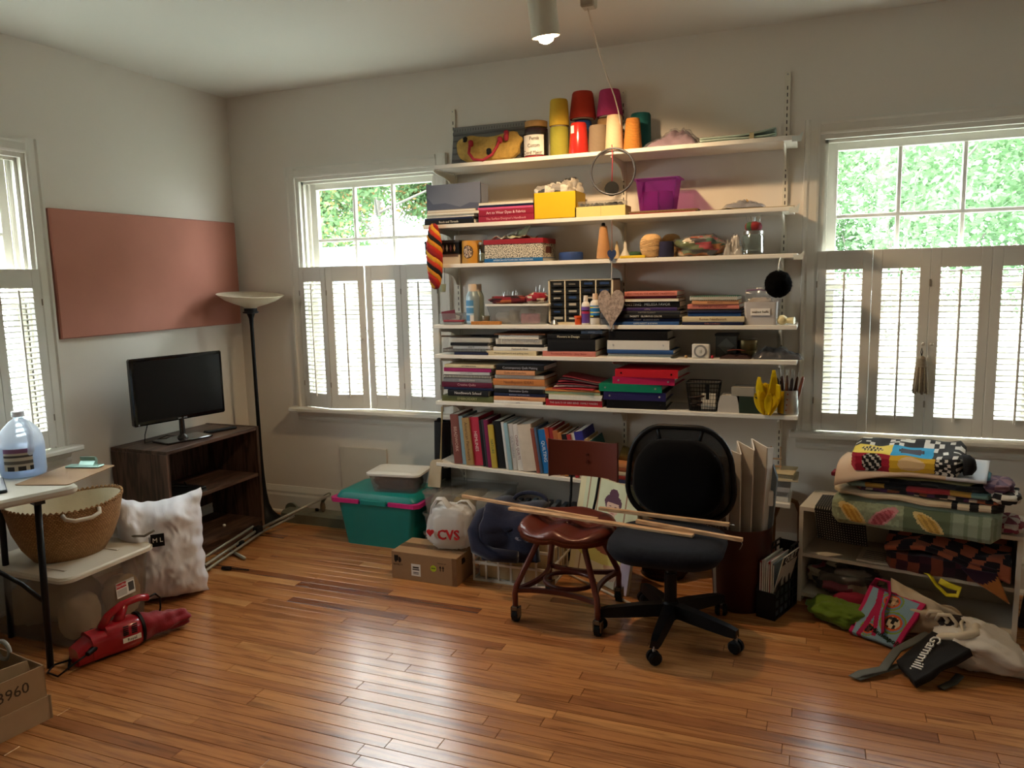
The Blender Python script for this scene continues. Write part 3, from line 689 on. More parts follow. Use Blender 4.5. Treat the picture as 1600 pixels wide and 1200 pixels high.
# ---- folding table and what is on it
TB = T('folding_table', 'ivory folding table on a black tube leg beside the tote', 'table', (.71, -2.09, 0), rz=-18)
part('tabletop', slab(.54, .63, .035, .05, .708, e=.01).xf(at(-.225, -.145, 0)), mat('#c9c1b0', .5, nz=.04), TB, 40)
M_tubeb = mat('#141313', .4, .3)
part('leg', B().tube([(0, 0, 0), (-.005, .02, .705)], .0135, 12), M_tubeb, TB, True); part('leg', B().tube([(-.45, 0, 0), (-.45, .02, .705)], .0135, 12), M_tubeb, TB, True)
part('brace', B().tube([(-.003, .012, .27), (-.06, -.05, .36), (-.10, -.12, .43), (-.12, -.20, .47)], .009, 8), M_tubeb, TB, True)
part('brace_joint', B().box(-.145, -.10, -.24, -.18, .45, .50, .006), M_tubeb, TB); part('leg_bracket', B().box(-.03, .02, .0, .04, .69, .709), M_tubeb, TB)
TZ = .7435
CB = T('clipboard', 'brown hardboard clipboard with a mint metal clip overhanging the table', 'clipboard', (.602, -1.845, TZ), rz=17)
part('board', slab(.235, .335, .0035, .012, e=.0008), mat('#a58462', .7, nz=.06, scale=50), CB)
part('clip_plate', B().box(-.085, .075, .105, .155, .0035, .013, .004), mat('#8fb1a5', .3, .3), CB)
part('clip_lever', B().prism([(.12, .013), (.155, .013), (.16, .03), (.148, .048), (.138, .048), (.142, .03), (.125, .016)], 'x', -.03, .04), mat('#8fb1a5', .3, .3), CB)
solo('tablet_case', 'thin dark slate case lying on the clipboard edge', 'case', B().box(-.07, .07, -.13, .13, 0, .012, .003), mat('#22262c', .5), loc=(.475, -2.115, TZ+.0006), rz=58)
PT = T('plastic_gadget', 'small white plastic gadget on the dark slate case', 'gadget', (.40, -2.13, TZ+.0128), rz=58)
part('body', B().box(-.05, .05, -.07, .07, .006, .045, .008), mat('#d8d4c8', .4), PT); part('rubber_foot', B().box(-.04, .04, -.06, .06, 0, .008), M_black, PT)
JG = T('water_jug', 'translucent gallon water jug half full with a paper label', 'jug', (.402, -1.893, TZ), rz=-15)
JW = clear_mat('milky_plastic', (.86, .90, .96), .05, .55, (.80, .84, .90), .3)
jug = [(.066, 0), (.084, .004), (.088, .02), (.088, .135), (.083, .17), (.067, .205), (.040, .235), (.024, .246), (.020, .25), (.020, .262)]
part('bottle', B().lathe(jug, 36), JW, JG, 50)
part('water', B().lathe([(.063, .003), (.082, .008), (.0855, .022), (.0855, .128)], 32), clear_mat('water_in_jug', (.70, .82, .95), .04, .35, (.55, .68, .85)), JG, 50)
part('cap', B().lathe([(.024, .258), (.025, .26), (.025, .278), (.022, .281)], 24), mat('#dfe2e6', .4), JG, 40)
part('handle', B().tube([(.024, 0, .246), (.065, 0, .236), (.097, 0, .200), (.106, 0, .155), (.098, 0, .118), (.084, 0, .105)], [.011, .013, .013, .013, .013, .011], 10), JW, JG, True)
def arc_label(r_, a0, a1, z0, z1, color, n=16, m_=10): return B().sheet(lambda u, v: (r_*math.cos(R(a0+(a1-a0)*u)), r_*math.sin(R(a0+(a1-a0)*u)), z0+(z1-z0)*v), n, m_, 0, color)
def dlabel(u, v):
    if v > .82: return rgb('#8a5f86')
    if .60 < v < .70: return rgb('#4c4744')
    if .30 < v < .45: return rgb('#6d665e')
    if v < .18 and int(u*8) % 3: return rgb('#3c3a39')
    return rgb('#c9bfae')
part('paper_label', arc_label(.0888, -70, 5, .035, .13, dlabel, 24, 20), PRINT, JG)
solo('spare_jug', 'second translucent jug at the far side of the table', 'jug', B().lathe([(.05, 0), (.064, .004), (.067, .02), (.067, .12), (.07, .16), (.036, .21), (.02, .226), (.02, .245)], 28), JW, loc=(.215, -2.02, TZ), sm=50)

# ---- red hand vacuum
V = T('hand_vacuum', 'red handheld vacuum with a red cloth bag and black cord on the floor', 'vacuum', (.865, -1.845, 0), rz=72)
M_red = mat('#9c1220', .25, nz=.08, coat=.3)
part('motor_body', loft(B(), [[(x, y*.062, .062+z*.056) for y, z in rrect(2, 2, .6)] for x in (-.16, -.10)] + [[(x, y*s_, .066+z*s_) for y, z in rrect(2, 2, .8)] for x, s_ in ((-.095, .066), (.02, .070), (.045, .062))]), M_red, V, 40)
part('nose', loft(B(), [[(-.215, y*.05, .04+z*.035) for y, z in rrect(2, 2, .5)], [(-.16, y*.058, .055+z*.05) for y, z in rrect(2, 2, .6)]]), M_red, V, 40)
part('handle', B().tube([(-.10, 0, .12), (-.07, 0, .165), (-.01, 0, .195), (.06, 0, .20), (.10, 0, .19)], [.024, .02, .018, .019, .021], 12, flat=.8), M_red, V, True)
part('handle_post', B().tube([(-.03, 0, .12), (-.02, 0, .15), (.0, 0, .19)], [.028, .022, .018], 10), M_red, V, True)
part('bag_hoop', B().lathe([(.060, -.006), (.070, -.006), (.070, .006), (.060, .006)], 32, caps=False).xf(at(.05, 0, .070) @ Matrix.Rotation(R(90), 4, 'Y')), M_black, V, 40)
def bagfn(u, v):
    a = 2*math.pi*u; r_ = .060*(1-.35*v)+.010*math.sin(a*5+v*6)*v+.01*noise.noise(Vector((a, v*6, 2)))
    return Vector((.055+.21*v, r_*math.cos(a)*(1+.15*v), max(.006, .068-.02*v+r_*math.sin(a)*(1-.25*v))))
bg_ = B().sheet(bagfn, 30, 16); bg_.c = None
bg_.f.append(tuple(range(16, 31*17, 17))[:-1]); part('cloth_bag', bg_, mat('#85101c', .95, nz=.15, bump=.3, bscale=200, sheen=.3), V, True)
part('sole_plate', B().box(-.15, .04, -.035, .035, .0, .014, .004), M_black, V)
for k in range(5):
    for s_ in (0, 1): part('vent_slot', B().box(-.045+s_*.036+.004, -.045+s_*.036+.026, -.0722, -.068, .083+k*.009, .087+k*.009), M_black, V)
pl_ = part('name_plate', B().box(-.045, .03, -.0732, -.069, .052, .072), M_white, V); text('brand_name', 'Royal', .018, M_black, pl_, at(-.008, -.0737, .062) @ FRONT)
part('socket', B().cyl((-.15, -.05, .07), (-.19, -.075, .065), .014, .010, 12), M_black, V, 40)
part('power_cord', B().tube([(-.18, -.07, .065), (-.24, -.08, .05), (-.30, -.06, .012), (-.31, .02, .006), (-.27, .07, .006), (-.22, .03, .02), (-.25, -.03, .012), (-.20, .09, .006), (-.17, .10, .06), (-.10, .11, .085), (.0, .105, .06)], .004, 7), M_black, V, True)
part('bag_cord', B().tube([(.10, 0, .185), (.14, .01, .19), (.165, .02, .16), (.165, .025, .11), (.15, .02, .075)], .004, 7), M_black, V, True)

# ---- cardboard carton by the table
BX = T('cardboard_carton', 'open brown cardboard carton stamped 3960 on the floor by the table leg', 'cardboard box', (1.055, -2.36, 0), rz=-8)
for nm, bx in (('wall', (-.45, 0, -.004, 0, 0, .205)), ('wall', (-.004, 0, -.42, 0, 0, .205)), ('bottom', (-.45, 0, -.42, 0, 0, .004)), ('wall', (-.45, -.446, -.42, 0, 0, .205)), ('wall', (-.45, 0, -.42, -.416, 0, .205))):
    part(nm, B().box(*bx), M_cardb, BX)
part('outer_sleeve', B().box(0, .006, -.42, .01, 0, .088).box(-.45, .006, .0, .006, 0, .088), mat('#b29370', .85, nz=.08), BX)
part('flap', B().prism([(-.17, .07), (-.004, .07), (-.03, .225), (-.17, .235)], 'x', -.05, -.046), mat('#b89a74', .85, nz=.06), BX)
text('stamp', '3960', .055, mat('#4a3b2c', .9), BX, at(.0005, -.11, .15) @ Matrix.Rotation(R(90), 4, 'Z') @ FRONT, bold=False)
solo('black_cloth', 'crumpled black cloth inside the cardboard carton', 'cloth', blob((0, 0, 0), (.13, .15, .17), 28, 18, amp=.15, fine=.1), M_dark, loc=(.84, -2.50, .005), sm=True)
solo('tape_roll', 'clear packing tape roll resting on the cloth in the carton', 'tape', B().tube([(.035*math.cos(a*math.pi/12), .0, .035*math.sin(a*math.pi/12)) for a in range(24)], .008, 8, closed=True), mat('#a7a49b', .3), loc=(.80, -2.33, .205), sm=True)
# ================================================================ floor things under and beside the shelves
M_teal = mat('#0f8a86', .4, nz=.05, spec=.5); M_pink = mat('#c9287c', .4, nz=.05)
TL = T('teal_tub', 'teal plastic storage tub with hot pink handles and a domed teal lid', 'storage tub', (1.245, -.262, 0))
part('tub', tub(.44, .29, .52, .335, .27, .03, .004), M_teal, TL, 40)
part('rim', loft(B(), [[(x, y, z) for x, y in rrect(a, c, .035)] for a, c, z in ((.515, .33, .262), (.548, .362, .262), (.548, .362, .274), (.515, .33, .274))], (False, False)), mat('#34286b', .5), TL, 40)
part('lid', loft(B(), [[(x, y, z) for x, y in rrect(a, c, .04)] for a, c, z in ((.535, .35, .276), (.535, .35, .292), (.50, .32, .318), (.44, .27, .326))]), M_teal, TL, 40)
for s_ in (-1, 1):
    part('handle', loft(B(), [[(s_*x, y, z) for x, y, z in ((.10, -.187, .262), (.10, -.168, .262), (.10, -.168, .286), (.10, -.187, .286))], [(s_*x, y, z) for x, y, z in ((.268, -.192, .262), (.25, -.168, .262), (.25, -.168, .286), (.268, -.192, .286))],
         [(s_*x, y, z) for x, y, z in ((.295, -.17, .262), (.272, -.15, .262), (.272, -.15, .286), (.295, -.17, .286))], [(s_*x, y, z) for x, y, z in ((.295, .12, .262), (.272, .12, .262), (.272, .12, .286), (.295, .12, .286))]]), M_pink, TL)
part('latch', B().box(-.085, .085, -.19, -.166, .258, .290, .004), M_teal, TL)
CBN = T('clear_bin', 'small clear bin of dark cloth with a white lid on the teal tub', 'storage bin', (1.335, -.285, .3265), rz=6)
part('tub', tub(.27, .19, .315, .215, .10, .03, .003), CLEARP, CBN, 40)
part('lid', loft(B(), [[(x, y, z) for x, y in rrect(a, c, .035)] for a, c, z in ((.32, .225, .098), (.335, .24, .102), (.335, .24, .114), (.27, .18, .122), (.26, .17, .119))]), mat('#dcdcd8', .4, nz=.02), CBN, 40)
solo('dark_cloth', 'folded dark grey cloth inside the small clear bin', 'cloth', blob((0, 0, 0), (.13, .088, .08), 28, 16, p=4, seed=2), mat('#2b2b30', .9, nz=.2), loc=(1.335, -.285, .3305), rz=6, sm=True)

# tall black rolls and the cane rods leaning behind the shelf end
bt = B().tube([(1.505, -.075, .02), (1.515, -.058, .70)], [.05, .05], 20)
RL_ = T('black_roll', 'tall black roll of material standing behind the lowest shelf end', 'roll', (1.51, -.07, 0)); part('sheet_roll', bt, mat('#0e0e10', .6, bump=.3), RL_, 40, True)
part('inner_tube', B().tube([(1.505, -.075, .70), (1.5155, -.0575, .718)], .025, 16), M_black, RL_, 40, True)
for i, (x0, x1) in enumerate(((1.50, 1.555), (1.53, 1.548))):
    solo('cane_rod', ('thin pale cane rod leaning on the black roll', 'second thin cane rod leaning on the black roll, more upright')[i], 'rod', B().tube([(x0, -.16-.01*i, .0), (x1, -.125, .80)], .0035, 6), mat('#b59a6b', .7), sm=True)
solo('beige_board', 'small rounded beige board propped beside the stacked clear bins', 'board',
     B().prism([(-.04, 0), (.04, 0), (.04, .10), (.045, .15), (.035, .165), (-.02, .155), (-.03, .14)], 'y', 0, .008), mat('#b3a58c', .7), loc=(1.575, -.315, .362), rot=Matrix.Rotation(R(-12), 4, 'X'))

# stacked flat clear bins under the lowest shelf
def flat_bin(label, x, y, z, w_, d_, h_, stuff_col, seed, rz=0):
    t = T('flat_bin', label, 'storage bin', (x, y, z), rz)
    part('tub', tub(w_*.95, d_*.95, w_, d_, h_-.012, .02, .003), CLEARP, t, 40)
    part('lid', tub(w_+.012, d_+.012, w_+.016, d_+.016, .014, .022, .003, h_-.012), CLEARP, t, 40)
    for k in range(3):
        solo('fabric_fold', 'folded fabric inside the %s' % label.split(' flat')[0]+(' flat bin, pile %s' % ('one', 'two', 'three')[k]), 'fabric', blob((0, 0, 0), (w_*.15, d_*.42, h_*.72), 20, 12, p=4, seed=seed+k, amp=.06),
             mat(stuff_col[k], .9, nz=.2), loc=(x+(k-1)*w_*.31, y, z+.004), rz=rz, sm=True)
flat_bin('upper clear flat bin with pale fabric under the lowest shelf', 1.775, -.235, .232, .45, .34, .125, ('#8f8b80', '#b59b63', '#a8a294'), 3)
flat_bin('middle clear flat bin below the upper bin', 1.765, -.235, .117, .44, .33, .112, ('#8a8a84', '#97938a', '#7e8683'), 6)
flat_bin('bottom clear flat bin standing on the floor', 1.765, -.235, .002, .44, .33, .112, ('#a59a8d', '#8d8590', '#8f928c'), 9)

# cardboard box with freight marks, shopping bag on it
CX = T('shipping_box', 'taped cardboard shipping box with a truck mark under the shopping bag', 'cardboard box', (1.758, -.69, 0), rz=-1)
part('carton', B().box(-.19, .19, -.11, .11, 0, .148, .002), mat('#9c7a57', .8, nz=.08, scale=30), CX)
part('top_seam', B().box(-.19, .19, -.002, .002, .148, .1488), mat('#5c432c', .9), CX)
part('tape', B().box(-.19, .191, -.028, .028, .1481, .1486), clear_mat('packing_tape', (.85, .74, .58), .15, .2, (.6, .48, .33), .15), CX)
part('tape', B().box(.165, .1915, -.1115, -.1105, .004, .148), clear_mat('packing_tape_b', (.85, .74, .58), .15, .2, (.6, .48, .33), .15), CX)
M_ink = mat('#221a15', .9)
tk = B(); y_ = -.1108
def fl(b, pts, y=y_): return b.prism(pts, 'y', y, y+.0006)
fl(tk, [(-.172, .098), (-.172, .128), (-.148, .128), (-.148, .098)]); part('truck_mark', tk, M_ink, CX)
part('truck_mark', fl(B(), [(-.146, .098), (-.146, .120), (-.138, .120), (-.131, .110), (-.131, .098)]), M_ink, CX)
for x in (-.164, -.140): part('truck_wheel_mark', B().cyl((x, y_, .096), (x, y_+.0006, .096), .006, n=12), M_ink, CX)
text('mark_lettering', 'NOVELTY', .013, M_ink, CX, at(-.151, y_, .078) @ FRONT)
lb = part('address_label', B().box(-.072, -.018, -.1112, -.1102, .028, .092), M_white, CX)
for z, hh, a in ((.070, .008, .018), (.060, .006, .02), (.045, .004, .016), (.038, .003, .016)): part('label_print', B().box(-.045-a, -.045+a, -.1116, -.1111, z, z+hh), M_ink, lb)
st = part('round_sticker', B().cyl((.058, -.1112, .082), (.058, -.1104, .082), .017, n=24), mat('#b9cf2a', .6), CX); part('sticker_print', B().box(.046, .070, -.1116, -.1111, .079, .086), mat('#6d7a1e', .6), st)
for x in (.098, .114):
    part('arrow_mark', fl(B(), [(x-.0025, .072), (x+.0025, .072), (x+.0025, .088), (x+.007, .088), (x, .101), (x-.007, .088), (x-.0025, .088)]), M_ink, CX)
text('mark_lettering', 'THIS WAY UP', .008, M_ink, CX, at(.106, y_, .112) @ FRONT)
sd = part('truck_mark', B().prism([(-.05, .098), (-.05, .128), (-.02, .128), (-.01, .112), (-.01, .098)], 'x', .1902, .1908), M_ink, CX)
CV = T('shopping_bag', 'white plastic shopping bag with a red heart print on the cardboard box', 'shopping bag', (1.845, -.628, .1485))
M_bag = clear_mat('white_polythene', (.85, .85, .86), .06, .80, (.86, .85, .83), .3)
def bagb(u, v):
    p = blob_fn((0, 0, 0), (.136, .098, .232), p=3.4, amp=.06, fr=2.4, seed=4, fine=.055)(u, v)
    k = p.z/.232; return Vector((p.x*(1-.12*k), p.y*(1-.25*k), p.z))
part('bag', B().sheet(bagb, 56, 36), M_bag, CV, True)
def strap(x0, x1, yy, zt, lean):
    pts = [Vector((x0, yy, .17)), Vector((x0+(x1-x0)*.1, yy-lean*.3, .22)), Vector((x0+(x1-x0)*.35, yy-lean*.8, zt)), Vector((x0+(x1-x0)*.65, yy-lean, zt+.003)), Vector((x0+(x1-x0)*.95, yy-lean*.4, .21)), Vector((x1, yy, .16))]
    return B().tube(pts, [.026, .022, .016, .016, .022, .026], 10, flat=.35)
part('strap', strap(-.105, .02, -.03, .265, .02), M_bag, CV, True); part('strap', strap(.0, .12, .02, .24, -.01), M_bag, CV, True)
M_cvs = mat('#b3161f', .5)
fy = -.112
text('brand_print', 'CVS', .072, M_cvs, CV, at(.03, fy, .095) @ Matrix.Rotation(R(-4), 4, 'Y') @ FRONT, bold=True, ext=.004)
hp = [(.0-.075+.018*math.sin(a)**3*1.1, .10+.0013*(13*math.cos(a)-5*math.cos(2*a)-2*math.cos(3*a)-math.cos(4*a))) for a in [2*math.pi*k/28 for k in range(28)]]
part('heart_print', B().prism(hp, 'y', fy-.003, fy+.006), M_cvs, CV)
solo('bag_contents', 'tan packet showing through the white shopping bag', 'packet', B().box(-.07, .07, -.03, .03, 0, .15, .01), mat('#b98f55', .8), loc=(1.85, -.61, .153), rz=12)

# white file crate, navy sweatshirt on it
CR = T('file_crate', 'white plastic lattice file crate holding tan folders', 'crate', (2.195, -.50, 0))
M_crate = mat('#d5cfc2', .5, nz=.03); hx, hy, hz = .205, .185, .285
def bars(nm, mk, lst):
    for p in lst: part(nm, mk(*p), M_crate, CR)
bars('bar', lambda x, y: B().box(x-.005, x+.005, y-.004, y+.004, .004, hz), [(-hx+2*hx*k/6, s_*hy) for k in range(7) for s_ in (-1, 1)])
bars('bar', lambda x, y: B().box(x-.004, x+.004, y-.005, y+.005, .004, hz), [(s_*hx, -hy+2*hy*k/5) for k in range(1, 5) for s_ in (-1, 1)])
bars('rail', lambda z: B().box(-hx-.005, hx+.005, -hy-.006, -hy+.006, z, z+.012), [(0,), (.09,), (.18,), (hz-.012,)])
bars('rail', lambda z: B().box(-hx-.005, hx+.005, hy-.006, hy+.006, z, z+.012), [(0,), (.09,), (.18,), (hz-.012,)])
bars('rail', lambda s_, z: B().box(s_*hx-.006, s_*hx+.006, -hy, hy, z, z+.012), [(s_, z) for z in (0, .09, .18, hz-.012) for s_ in (-1, 1)])
part('floor_panel', B().box(-hx, hx, -hy, hy, .004, .010), M_crate, CR)
for k in range(7):
    solo('file_folder', 'tan paper folder filed upright in the white crate', 'folder', B().box(-.185, .185, -.017, .017, 0, .255+.006*(k % 3), .004), mat(('#c4ab84', '#cdb894')[k % 2], .85, nz=.08), loc=(2.195, -.645+k*.047, .0105), group='folders in the white crate')
for k in range(8):
    solo('record_case', 'thin dark case standing upright behind the white crate', 'case', B().box(-.012, .012, -.07, .07, 0, .30+.004*(k % 3)), mat(('#3c4650', '#2b2e33', '#55616a')[k % 3], .4), loc=(2.065+k*.045, -.235, 0), rz=3, group='cases standing behind the crate')
def cloth_drape(u, v):
    s_ = v*.62; x = -.125+.27*u; fl_ = .012*math.sin(u*9+v*3)+.02*noise.noise(Vector((u*3, v*4, 5)))
    if s_ < .20: return Vector((x+.02*v, .20-s_, .055+fl_+.02*math.sin(v*7)))
    if s_ < .26: a = (s_-.20)/.06*1.45; return Vector((x+.02*v, -.04*math.sin(a), .04*math.cos(a)+.012+fl_))
    return Vector((x*(1+.10*v)+.02*v, -.045-.01*(s_-.26)-fl_*.9-.015*math.sin(u*5+1), .01-(s_-.26)*.44))
SW = T('navy_sweatshirt', 'folded navy blue sweatshirt draped over the corner of the white crate', 'sweatshirt', (2.180, -.655, .293))
M_navy = mat('#101633', .95, nz=.15, sheen=.25, bump=.3, bscale=120)
part('body', B().sheet(cloth_drape, 36, 44, .03), M_navy, SW, True)
part('sleeve', B().tube([(-.14, .12, .05), (-.165, .03, .035), (-.165, -.06, -.02), (-.135, -.095, -.09), (-.05, -.10, -.118), (.08, -.10, -.115)], [.03, .038, .04, .042, .035, .03], 14), M_navy, SW, True)
part('collar', B().tube([(.06+.09*math.cos(a), .15+.03*math.sin(a), .10+.035*math.sin(a)) for a in [math.pi*k/10 for k in range(11)]], .011, 8), M_navy, SW, True)
for k, (rx, rz_) in enumerate(((.045, .012), (.038, .006))):
    part('embroidery', B().tube([(.105+rx*math.cos(a), -.072-.002*k, -.03+rz_*math.sin(a)) for a in [2*math.pi*q/24 for q in range(24)]], .0022, 5, closed=True), mat('#8e93a6', .8), SW)

# ---- red-brown metal chair on casters
M_maroon = mat('#5e2418', .32, .1, nz=.12, scale=10, spec=.5, coat=.2); M_maroond = mat('#4a1a12', .35, .1, nz=.12)
CH = T('metal_chair', 'red-brown painted metal work chair on four casters holding wooden sticks', 'chair', (2.575, -.905, 0), rz=-3)
SZ = .425
def seat_fn(u, v):
    a = 2*math.pi*u; c, s_ = math.cos(a), math.sin(a)
    rx = .218*(1-.10*max(0, s_)); ry = .20 if s_ < 0 else .19
    x = rx*math.copysign(abs(c)**.75, c)*v; y = ry*math.copysign(abs(s_)**.85, s_)*v
    z = SZ+.012*v*v-.022*math.exp(-((abs(x)-.09)/.06)**2)*(1 if y < .05 else .5)*(v < .97)+.012*math.exp(-(x/.03)**2)*max(0, -y/.2)-.03*max(0, (v-.90)/.10)**2
    return Vector((x, y, z+.02*max(0, y/.2)))
ss = B().sheet(seat_fn, 56, 16, .012); ss.c = None
part('seat', ss, M_maroon, CH, True)
part('seat_skirt', loft(B(), [[tuple(seat_fn(k/56, v)+Vector((0, 0, dz))) for k in range(56)] for v, dz in ((1, 0), (1.0, -.022), (.985, -.022), (.985, 0))], (False, False)), M_maroon, CH, True)
cas = {(-1, -1): (-.195, -.178), (1, -1): (.195, -.178), (1, 1): (.175, .20), (-1, 1): (-.165, .165)}
M_chrome = mat('#77746f', .25, .9)
for (sx_, sy_), (cx, cy) in cas.items():
    tx, ty = sx_*.11, sy_*.10
    part('leg', B().tube([(tx, ty, SZ-.02), (tx*1.05, ty*1.05, .35), (tx+(cx-tx)*.55, ty+(cy-ty)*.55, .25), (cx*.97, cy*.97, .17), (cx, cy, .135), (cx, cy, .075)], [.014, .014, .0135, .014, .014, .013], 10), M_maroon, CH, True)
    k = part('caster', B().box(cx-.012, cx+.012, cy-.016, cy+.012, .055, .078, .003), M_chrome, CH)
    part('fork', B().box(cx-.019, cx-.013, cy-.012, cy+.022, .022, .07), M_chrome, k); part('fork', B().box(cx+.013, cx+.019, cy-.012, cy+.022, .022, .07), M_chrome, k)
    part('wheel', B().cyl((cx-.012, cy+.008, .0285), (cx+.012, cy+.008, .0285), .0285, n=20), M_black, k, 40)
for (a, c_) in (((-1, -1), (1, -1)), ((1, -1), (1, 1)), ((1, 1), (-1, 1)), ((-1, 1), (-1, -1))):
    p0 = Vector((*cas[a], .15)); p1 = Vector((*cas[c_], .15)); mid = Vector((0, 0, .155)).lerp((p0+p1)/2, .55); pts = []
    for k in range(13):
        t_ = k/12; pts.append(p0*(1-t_)**2+mid*2*t_*(1-t_)+p1*t_**2)
    part('stretcher', B().tube(pts, .013, 4, flat=1.0), M_maroond, CH)
part('foot_ring', B().tube([(.115*math.cos(a), .10*math.sin(a), .155) for a in [2*math.pi*k/32 for k in range(32)]], .011, 6, closed=True), M_maroond, CH, True)
for x in (-.075, .075): part('back_post', B().tube([(x*.75, .15, SZ-.02), (x*.85, .205, .50), (x*.95, .238, .60), (x*1.0, .243, .70)], .0065, 8), M_black, CH, True)
def back_fn(u, v):
    a = 2*u-1; return Vector((a*.172, .222-.045*a*a*1.0+.012, .60+.165*v-.012*abs(a)**6*(1 if v < .5 else -1)-.006*(1-a*a)*(1-v)))
part('backrest', B().sheet(back_fn, 28, 10, .012), M_maroon, CH, 40)
for z in (.665, .70): part('rivet', B().cyl((.012, .226, z), (.012, .236, z), .007, n=12), M_maroond, CH, 40)

# sticks lying across both chairs
def stick(label, a, c_, w_, h_):
    a = Vector(a); c_ = Vector(c_); d = c_-a; Lh = d.length; ang = math.atan2(d.y, d.x); el = math.asin(d.z/Lh)
    solo('wooden_stick', label, 'stick', B().box(0, Lh, -w_/2, w_/2, 0, h_, .0015), M_pine, loc=a, rot=Matrix.Rotation(ang, 4, 'Z') @ Matrix.Rotation(-el, 4, 'Y'))
stick('longest square pine stick reaching past the maroon seat', (1.965, -.745, .455), (2.72, -.925, .462), .016, .014)
stick('flat pine lath across the maroon and charcoal seats', (2.265, -.855, .452), (3.155, -1.03, .468), .03, .012)
stick('pine stick whose end overhangs the charcoal seat, wire hanging from it', (2.90, -.96, .482), (3.352, -1.052, .476), .018, .016)
stick('short amber pine stick behind the lath', (2.69, -.80, .472), (3.283, -.885, .480), .018, .016)
solo('wire_hook', 'short wire hook hanging from the overhanging pine stick', 'hook', B().tube([(0, 0, 0), (.004, 0, -.012), (-.004, 0, -.03), (-.008, 0, -.036)], .0016, 6), M_steel, loc=(3.348, -1.054, .478), sm=True)
solo('screw_pin', 'steel screw pin sticking out of the amber stick', 'screw', B().cyl((0, 0, 0), (.022, -.003, 0), .0025, n=8), M_steel, loc=(3.282, -.885, .488), sm=True)

# ---- office chair
OC = T('office_chair', 'black swivel office chair with a charcoal fabric seat and mesh-framed back', 'office chair', (3.047, -.945, 0))
M_plas = mat('#08080a', .45, nz=.15, spec=.25); M_char = mat('#1c1e25', .95, nz=.3, scale=60, bump=.4, bscale=500, sheen=.04, spec=.12); M_blk = mat('#070709', .95, nz=.2, bump=.4, bscale=400, sheen=.05, spec=.1)
for k in range(5):
    a = R(-92+72*k); d = Vector((math.cos(a), math.sin(a), 0)); n_ = Vector((-d.y, d.x, 0)); rings = []
    for r_, hw, z0, z1 in ((.02, .032, .085, .135), (.12, .028, .075, .128), (.27, .022, .066, .108), (.31, .018, .066, .098)):
        c = d*r_; rings.append([c+n_*hw+Vector((0, 0, z0)), c+n_*hw*.7+Vector((0, 0, z1)), c-n_*hw*.7+Vector((0, 0, z1)), c-n_*hw+Vector((0, 0, z0))])
    g = part('base_arm', loft(B(), rings), M_plas, OC)
    cw = d*.305; t2 = Matrix.Rotation(a+R(35+k*50), 4, 'Z')
    part('caster_stem', B().cyl((cw.x, cw.y, .048), (cw.x, cw.y, .075), .006, n=10), M_steel, g)
    for s_ in (-1, 1):
        ax = t2 @ Vector((1, 0, 0)); c0 = cw+ax*s_*.006+Vector((0, 0, .0275)); c1 = cw+ax*s_*.028+Vector((0, 0, .0275))
        part('caster_wheel', B().tube([c0, c0.lerp(c1, .6), c1], [.0275, .0275, .020], 18), M_plas, g, 40)
part('hub', B().lathe([(.04, .075), (.045, .10), (.035, .14), (.03, .145)], 20), M_plas, OC, 40)
part('gas_column', B().lathe([(.027, .06), (.027, .27), (.02, .27), (.02, .37)], 20), M_plas, OC, 40)
part('seat_plate', B().box(-.10, .10, -.09, .10, .355, .385, .006), M_plas, OC)
def rr3(w_, d_, r_, z, cy): return [(x, y+cy, z) for x, y in rrect(w_, d_, r_, 8)]
part('seat', loft(B(), [rr3(.34, .32, .12, .378, -.08), rr3(.44, .42, .14, .392, -.08), rr3(.475, .455, .15, .42, -.08), rr3(.465, .445, .15, .45, -.08), rr3(.40, .38, .14, .466, -.08), rr3(.2, .2, .09, .464, -.08)]), M_char, OC, True)
for x in (-.03, .012): part('back_bar', B().tube([(x, .10, .37), (x, .20, .40), (x, .225, .48), (x, .22, .62)], .012, 6, flat=.6), M_plas, OC, True)
def loopp(w_, h_, r_, y, z, n=8, tap=.0): return [(x*(1-tap*(zz/h_+.5)), y+.05*(1-(2*x/w_)**2)*-0.0, z+zz) for x, zz in rrect(w_, h_, r_, n)]
fr_ = loopp(.505, .425, .16, .215, .655, 10, .16)
part('back_frame', B().tube(fr_, .0125, 10, closed=True), M_plas, OC, True)
mm = clear_mat('chair_mesh', (.55, .55, .55), .02, .5, (.05, .05, .05), .5)
part('back_mesh', loft(B(), [[(x*.97, .217, .655+(z-.655)*.97) for x, y, z in fr_], [(x*.97, .219, .655+(z-.655)*.97) for x, y, z in fr_]]), mm, OC)
def padr(k, y): return [(x*k, y, .645+(z-.645)*k) for x, _, z in loopp(.425, .345, .15, 0, .645, 10, .10)]
part('back_pad', loft(B(), [padr(.90, .205), padr(1, .195), padr(1.0, .165), padr(.93, .148), padr(.6, .140)]), M_blk, OC, True)
for x in (-.085, .085): part('frame_rib', B().tube([(x*1.2, .215, .865), (x, .205, .80)], .008, 6), M_plas, OC, True)
part('tilt_lever', B().tube([(.10, -.02, .36), (.2, -.03, .355)], .005, 6), M_plas, OC, True)

